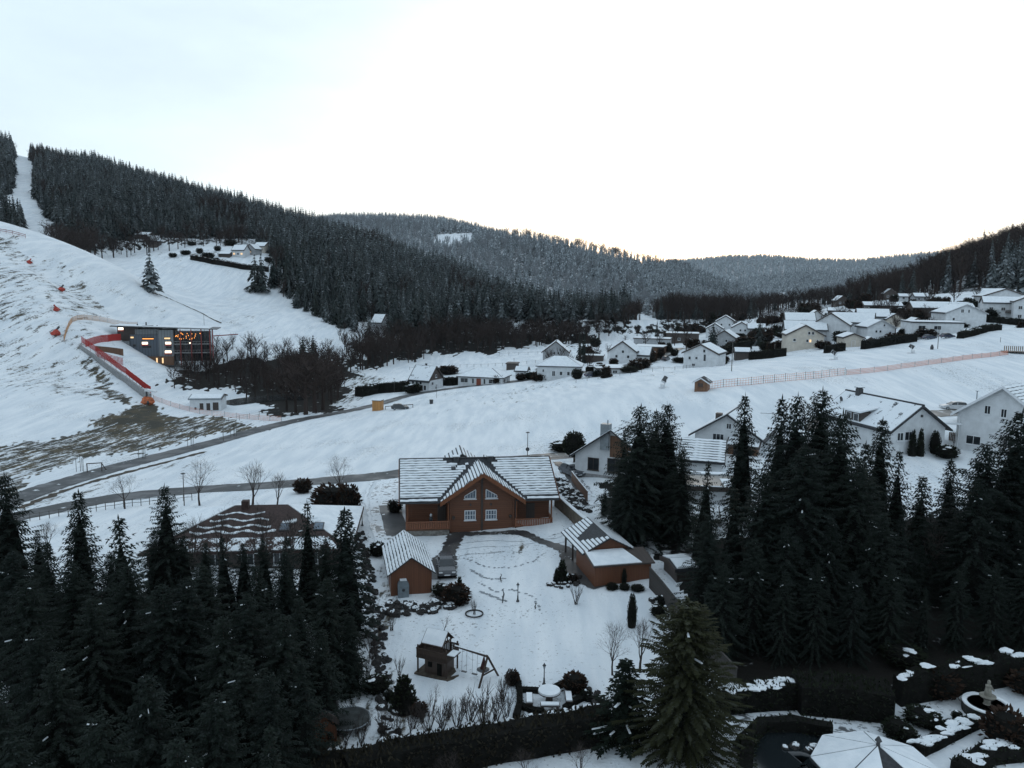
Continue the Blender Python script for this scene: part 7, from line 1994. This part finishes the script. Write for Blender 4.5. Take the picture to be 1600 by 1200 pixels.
# trampoline
p = at(545, 1133); t = thing('trampoline', 'round dark trampoline with a snow speckled mat at the lower left', 'trampoline', p)
MB().lathe([(1.35, .42), (1.35, .5)], 24).build('mat', plain('trampoline_mat', (.03, .035, .035), .8, .5, 2), t)
mb = MB()
for k in range(24): a, b = k * math.pi / 12, (k + 1) * math.pi / 12; mb.bar((1.42 * math.cos(a), 1.42 * math.sin(a), .48), (1.42 * math.cos(b), 1.42 * math.sin(b), .48), .09, n=5)
mb.build('ring', M_METAL, t)
for k in range(6): a = k * math.pi / 3; MB().bar((1.4 * math.cos(a), 1.4 * math.sin(a), -.2), (1.4 * math.cos(a), 1.4 * math.sin(a), .45), .06).build('leg', M_DMETAL, t)
# fountain
p = at(1541, 1112); t = thing('fountain', 'round stone fountain basin with a snowy rim and a pale figure on a pedestal', 'fountain', p)
mb = MB().lathe([(1.45, -.2), (1.5, .45), (1.5, .55), (1.15, .55), (1.15, .3), (.01, .3)], 22); mb.build('basin', M_ROCK, t)
MB().lathe([(1.49, .553), (1.47, .62), (1.2, .62), (1.16, .553)], 22).build('snow_rim', M_SNOW, t)
MB().lathe([(1.1, .303), (.4, .36), (.01, .37)], 18).build('snow_on_ice', M_SNOW, t)
M_PALE = plain('pale_stone', (.20, .19, .16), .85, .25, 4)
MB().lathe([(.34, .3), (.3, .5), (.2, .62), (.22, .9), (.5, 1.08), (.52, 1.14), (.2, 1.15)], 14).build('pedestal', M_PALE, t)
f = MB().lathe([(.2, 1.153), (.22, 1.4), (.17, 1.7), (.2, 1.85), (.08, 1.95), (.11, 2.05), (.09, 2.18), (.02, 2.24)], 10); f.bar((.15, 0, 1.8), (.33, -.1, 1.5), .1, n=5).bar((-.15, 0, 1.8), (-.25, -.2, 1.55), .1, n=5); f.build('figure', M_PALE, t)
p = at(1262, 1110); t = thing('garden_figure', 'small pale garden figure in front of the dark hedge', 'figure', p + Vector((0, -.5, 0))); MB().lathe([(.12, 0), (.1, .3), (.14, .5), (.06, .62), (.09, .75), (.02, .84)], 8).build('figure', M_PALE, t)
# ------------------------------------------------------------------ walls and board fences
def board_fence(label, L, h, mat, cap=True, dists=None, name='board_fence', n=None, group=None, base=0.0):
    P_ = [gp(*c) for c in px_path(L)]; t = thing(name, label, 'fence', P_[0], 0, group)
    me = MB().box(-.09, .09, -.015, .015, -.3, h).mesh('board', mat); tot = 0
    for a, b in zip(P_, P_[1:]):
        d = (b - a); ang = math.atan2(d.y, d.x); ln = d.xy.length; k = int(ln / .2)
        for i in range(k):
            c = a.lerp(b, (i + .5) / k); o = new_obj('board', me, t, Vector((c.x, c.y, gz(c.x, c.y) + base)) - P_[0], ang + rnd.uniform(-.02, .02))
        ra = a - P_[0] + Vector((0, 0, h + base)); rb = b - P_[0] + Vector((0, 0, h + base))
        MB().bar(ra + Vector((0, 0, .02)), rb + Vector((0, 0, .02)), .12, .04).build('top_rail', mat, t)
        if cap: MB().bar(ra + Vector((0, 0, .08)), rb + Vector((0, 0, .08)), .10, .06).build('snow', M_SNOW, t)
    return t
M_GBOARD = plain('weathered_grey_board', (.055, .050, .046), .9, .3, 4)
board_fence('long weathered plank fence on the right border of the garden', [(1014,918),(1034,942),(1062,980),(1100,1030),(1150,1085)], 1.9, M_GBOARD, False)
board_fence('reddish board fence under the grey car on the terrace of the chimney house', [(893,752),(905,768),(918,785)], 1.3, M_BROWNW, True)
board_fence('brown board fence in the garden between the two white houses on the right', [(1482,688),(1502,690),(1523,697)], 1.2, M_BROWNW, False)
wall_run('garden_wall', 'brown grey retaining wall with a snowy top right of the log house', 'wall', [(866,790),(885,808),(905,826),(925,843)], 1.5, 1.5, .4, plain('wall_render', (.11, .09, .07), .9, .25, 1.5))
P_ = [at(*c) for c in ((866,790),(885,808),(905,826),(925,843))]
ws = [o for o in bpy.data.objects if o.name.startswith('garden_wall')][0]; mb = MB()
for a, b in zip(P_, P_[1:]): mb.bar(a - P_[0] + Vector((.15, .15, 1.55)), b - P_[0] + Vector((.15, .15, 1.55)), .4, .10)
mb.build('snow', M_SNOW, ws)
# ------------------------------------------------------------------ cars
def car(label, px, py, rz, paint, pos=None, k=1.0, snow=False, L=4.4, group=None):
    p = pos or at(px, py); t = thing('parked_car', label, 'car', p, R(rz), group); t.scale = (k, k, k)
    m = plain('paint_' + label[:14].replace(' ', '_'), paint, .25, .08, 1, spec=.6); h = L / 2
    side = [(-h, .45), (-h + .05, .80), (-h + .25, .95), (-h * .55, 1.0), (h * .42, .95), (h * .86, .82), (h, .62), (h - .02, .40), (h * .8, .28), (-h * .85, .28)]
    def hull(prof, w0, w1, zc):
        mb = MB(); a = [(x, -(w0 if z < zc else w1), z) for x, z in prof]; b = [(x, (w0 if z < zc else w1), z) for x, z in prof]
        mb.poly(a[::-1]); mb.poly(b)
        for i in range(len(prof)): j = (i + 1) % len(prof); mb.poly([a[i], a[j], b[j], b[i]])
        return mb
    hull(side, .87, .80, .7).build('body', m, t)
    cab = [(-h * .86, .96), (-h * .70, 1.40), (-h * .1, 1.48), (h * .18, 1.40), (h * .48, .95)]
    hull(cab, .74, .62, 1.2).build('window_band', M_PANE, t)
    hull([(-h * .66, 1.405), (-h * .1, 1.483), (h * .16, 1.405), (h * .12, 1.435), (-h * .1, 1.52), (-h * .62, 1.45)], .6, .58, 1.43).build('roof', m, t)
    for sy in (-1, 1):
        MB().hexa([(h * .15, sy * .63 - .03, 1.38), (h * .46, sy * .75 - .03, .95), (h * .46, sy * .75 + .03, .95), (h * .15, sy * .63 + .03, 1.38)], [(h * .12, sy * .63 - .03, 1.42), (h * .50, sy * .75 - .03, .99), (h * .50, sy * .75 + .03, .99), (h * .12, sy * .63 + .03, 1.42)]).build('pillar', m, t)
        MB().box(-h * .12, -h * .08, sy * .69 - .05, sy * .69 + .05, .95, 1.44).build('pillar', m, t)
        MB().box(h * .36, h * .44, sy * .92 - .09, sy * .92 + .09, .95, 1.08).build('mirror', m, t)
        for sx, nm in ((1, 'headlight'), (-1, 'tail_light')): MB().box(sx * h - .04 - .05 * (sx > 0), sx * h + .02 - .05 * (sx > 0), sy * .62 - .16, sy * .62 + .16, .62, .76).build(nm, M_FRAME if sx > 0 else M_REDFR, t)
        for x in (-h * .62, h * .62):
            w_ = MB().lathe([(.20, -.1), (.31, -.09), (.32, .09), (.20, .1)], 14).build('wheel', M_DMETAL, t, (x, sy * .80, .32)); w_.rotation_euler = (R(90), 0, 0)
            MB().lathe([(.05, -.105), (.19, -.101), (.19, .101), (.05, .105)], 10).build('rim', M_METAL, w_)
    MB().box(h - .03, h + .03, -.28, .28, .42, .52).build('number_plate', M_FRAME, t)
    if snow: MB().box(-h * .5, h * .05, -.5, .5, 1.5, 1.56).build('snow', M_SNOW, t)
    return t
car('dark grey car parked on the path beside the shed', 697, 893, -82, (.035, .038, .045), snow=False)
car('dark estate car with frosted windows on the terrace by the white chimney house', 893, 742, -62, (.045, .05, .06), snow=True)
car('silver estate car parked on the snow before the right edge house', 1491, 640, 172, (.42, .44, .46), L=4.7)
c = on_carport(.2, 6.6); car('dark car standing under the open carport', 0, 0, 103, (.05, .05, .055), pos=c)
# ------------------------------------------------------------------ hedges, shrubs and bare trees in the village
hedge('long dark clipped hedge along the field below the beige house', [(1172,562),(1210,559),(1228,556)], 1.4, 2.4, 0, seed=21, dens=14, leaf=.3)
hedge('long dark clipped hedge between the beige house and the beige garage', [(1288,552),(1305,550),(1318,548)], 1.4, 2.2, 0, seed=22, dens=14, leaf=.3)
hedge('long dark clipped hedge right of the beige garage below the twin window house', [(1348,546),(1380,541),(1405,537),(1430,534)], 1.4, 2.4, .1, seed=23, dens=14, leaf=.3)
hedge('dark tall hedge behind the off centre gable house', [(1128,556),(1150,549),(1172,545)], 2.0, 3.0, 0, seed=24, dens=14, leaf=.3)
hedge('big dark hedge left of the white house with the dark wooden gable', [(560,620),(590,614),(634,611)], 3.0, 2.8, .12, seed=25, dens=14, leaf=.3)
hedge('dark round hedge between the dark gabled house and the bungalow', [(690,602),(712,602)], 3.0, 2.4, .1, seed=26, dens=14, leaf=.3)
hedge('dark hedge and shrubs along the field under the mansard house', [(1500,529),(1520,524),(1560,516)], 2.2, 1.8, .2, seed=27, dens=14, leaf=.3)
hedge('dark bank hedge under the terraced house at the right', [(1530,502),(1560,504),(1600,508)], 2.4, 2.0, .15, seed=28, dens=14, leaf=.3)
hedge('low dark hedge behind the white hipped house', [(915,588),(928,586),(945,584)], 1.8, 2.6, .15, seed=29, dens=14, leaf=.3, mat=M_BSHRUB)
hedge('dark hedge along the upper gardens behind the hill top row', [(1450,488),(1500,480),(1550,478)], 3.0, 2.2, .2, seed=31, dens=12, leaf=.35)
hedge('snow dotted hedge bank below the hamlet', [(300,405),(335,412),(380,420),(420,424)], 3.0, 2.4, .5, seed=32, dens=12, leaf=.4, mat=M_BSHRUB)
q = random.Random(17)
VS = [(828,592),(842,596),(900,592),(935,588),(945,590),(985,582),(992,578),(1002,575),(1015,566),(1030,560),(1052,556),(1062,566),(1124,570),(1132,566),(1090,545),(1104,545),(1145,545),(1166,540),(1175,536),(1195,548),(1205,550),(1215,546),(1200,530),(1212,525),(1225,540),(1226,528),(1240,520),(1285,545),(1312,535),(1345,538),(1400,535),(1410,528),(1418,532),(1445,528),(1450,526),(1340,490),(1350,478),(1330,482),(1398,478),(1425,480),(1405,492),(1430,500),(1442,498),(1500,512),(1530,508),(1545,500),(1540,490),(1600,512),(1515,485),(1316,500),(1290,505),(1270,490),(1255,484),(1080,524),(1096,520),(1060,520),(700,585),(676,606),(644,614),(636,606),(775,600),(812,594),(1360,495),(1386,498)]
for i, (px, py) in enumerate(VS):
    shrub(q.choice(('round', 'brown', 'brown', 'cone', 'snowy', 'flat')), px + q.uniform(-2, 2), py, q.uniform(12, 30), q.uniform(7, 17), 'dark garden shrub between the village houses', 'garden shrubs in the village')
VT = [(860,590),(918,575),(950,560),(1030,545),(1054,540),(1072,548),(1188,528),(1218,520),(1232,512),(1248,500),(1280,500),(1310,505),(1348,500),(1392,505),(1408,510),(1425,508),(1300,485),(1330,474),(1372,480),(1395,484),(1440,486),(1455,482),(1490,478),(1525,474),(1220,500),(1206,512),(1196,505),(1170,512),(1150,508),(1105,510),(1090,506),(1068,512),(1050,518),(1420,470),(1434,466),(1540,466),(1512,500)]
for i, (px, py) in enumerate(VT):
    p = at(px, py); put_far(BARE_ME[i % 3], p.x, p.y, p.z, q.uniform(5, 11), 0, 'bare brown tree standing in the village gardens', 'tree', 'bare trees in the village gardens', 'bare_tree')
_houses = [o.location.copy() for o in bpy.data.objects if o.parent is None and o.get('group') in ('village houses', 'houses on the hill top')]
VP = [[(820,588),(900,585),(1000,572),(1055,548),(1055,515),(900,548)], [(1060,545),(1180,542),(1230,535),(1240,500),(1120,500),(1060,510)], [(1230,520),(1330,530),(1440,522),(1540,500),(1540,480),(1440,470),(1300,480),(1240,492)]]
rs = np.random.RandomState(12); cnt = 0
while cnt < 120:
    px, py = rs.uniform(820, 1545), rs.uniform(468, 590)
    if not any(inpoly([px], [py], p_)[0] for p_ in VP): continue
    p = at(round(px, 1), round(py, 1))
    if min((h_ - p).xy.length for h_ in _houses) < 7.5: continue
    cnt += 1
    if cnt % 2: put_far(BARE_ME[cnt % 3], p.x, p.y, p.z, rs.uniform(4, 10), 0, 'bare brown tree standing in the village gardens', 'tree', 'bare trees in the village gardens', 'bare_tree')
    else: shrub(('round', 'brown', 'cone', 'brown')[cnt // 2 % 4], px, py, rs.uniform(9, 24), rs.uniform(6, 15), 'dark garden shrub between the village houses', 'garden shrubs in the village', pos=p)
for i, (px, py) in enumerate(((340,392),(312,396),(290,398),(300,384),(360,384),(412,380),(270,402),(325,404),(420,410),(336,410))):
    shrub('snowy', px, py, q.uniform(10, 20), q.uniform(5, 9), 'snow dotted shrub around the hamlet houses', 'snowy shrubs at the hamlet')
for i, (px, py, rz, c, lab) in enumerate(((1452,530,20,(.05,.06,.09),'dark car parked before the mansard house, left of two'),(1480,528,15,(.06,.06,.07),'dark car parked before the mansard house, right of two'),(1040,563,60,(.06,.06,.07),'dark car at the end of the village road'),(925,589,20,(.05,.05,.06),'dark car parked by the flat roofed house on the road'),(625,640,10,(.03,.035,.04),'black car parked behind the guard rail at the road bend'))):
    car(lab, px, py, rz, c)
# more trees that close the dark foreground
FILL = [(1130,880,56,'dense',1.0),(1180,840,58,'broad',.9),(1230,820,59,'dense',1.0),(1300,810,60,'broad',.9),(1362,830,60,'dense',1.0),(1440,850,64,'slim',1.5),(1500,800,64,'broad',.9),(1560,810,64,'dense',1.0),(1620,800,62,'broad',.9),(1480,790,68,'tall',1.0),(1270,760,66,'tall',1.1),(1220,700,70,'broad',.9),(1560,740,72,'tall',1.1),(1105,720,72,'loose',1.0),(945,760,88,'loose',1.2),(985,720,78,'dense',1.2),(1410,800,62,'loose',1.1),(1395,880,57,'dense',.85),(1445,920,57,'loose',1.0),(1500,890,57,'dense',.8),(1560,880,57,'dense',.85),(1335,890,56,'dense',.85),(1610,860,57,'dense',.9),(1280,880,56,'dense',.8),(1225,890,56,'dense',.8),(1330,760,66,'dense',1.1)]
FILL_L = [(20,860,48,'dense',1.1),(110,880,48,'broad',1.0),(200,880,48,'broad',1.0),(290,900,47,'broad',1.0),(380,930,45,'broad',1.0),(440,960,45,'dense',1.1),(510,900,52,'dense',1.0),(505,980,47,'loose',1.2),(60,980,40,'broad',1.0),(380,1020,40,'dense',1.1),(470,1030,42,'loose',1.2),(-20,1080,33,'broad',1.0),(150,1110,31,'broad',.9),(420,1130,34,'loose',1.1),(20,1150,30,'dense',1.0),(270,1150,30,'dense',1.0),(545,960,52,'slim',1.5),(285,835,60,'dense',.9),(318,846,60,'dense',.9),(350,838,60,'loose',1.2),(380,848,60,'dense',.9),(412,842,60,'dense',.9),(448,836,60,'loose',1.2),(505,840,60,'dense',.9),(240,830,62,'dense',.9),(175,860,58,'dense',1.0),(130,850,60,'dense',.9),(60,830,60,'dense',.9)]
for px, py, Y, kind, g in FILL: hero(kind, *top_at(px, py, Y), 'dark spruce inside the big mass of spruces on the right', g, 'inner spruces on the right')
for px, py, Y, kind, g in FILL_L: hero(kind, *top_at(px, py, Y), 'dark spruce inside the mass of spruces at the lower left', g, 'inner spruces on the left')
# ------------------------------------------------------------------ haze: one closed box of thin air round everything
def haze(density):
    g = np.array(_gv)
    lo = g.min(0); hi = g.max(0)
    m = bpy.data.materials.new('haze'); m.use_nodes = True
    nt = m.node_tree
    for n in list(nt.nodes): nt.nodes.remove(n)
    v = N(nt, 'ShaderNodeVolumePrincipled', _Density=density, _Anisotropy=0.25)
    v.inputs['Color'].default_value = (0.80, 0.90, 1.0, 1)
    out = N(nt, 'ShaderNodeOutputMaterial'); nt.links.new(v.outputs[0], out.inputs['Volume'])
    mb = MB().box(lo[0] - 60, hi[0] + 60, lo[1] - 60, hi[1] + 60, lo[2] - 1, max(hi[2] + 40, 60))
    o = mb.build('haze', m); o['kind'] = 'stuff'
haze(0.000028)
print('objects', len(bpy.data.objects))
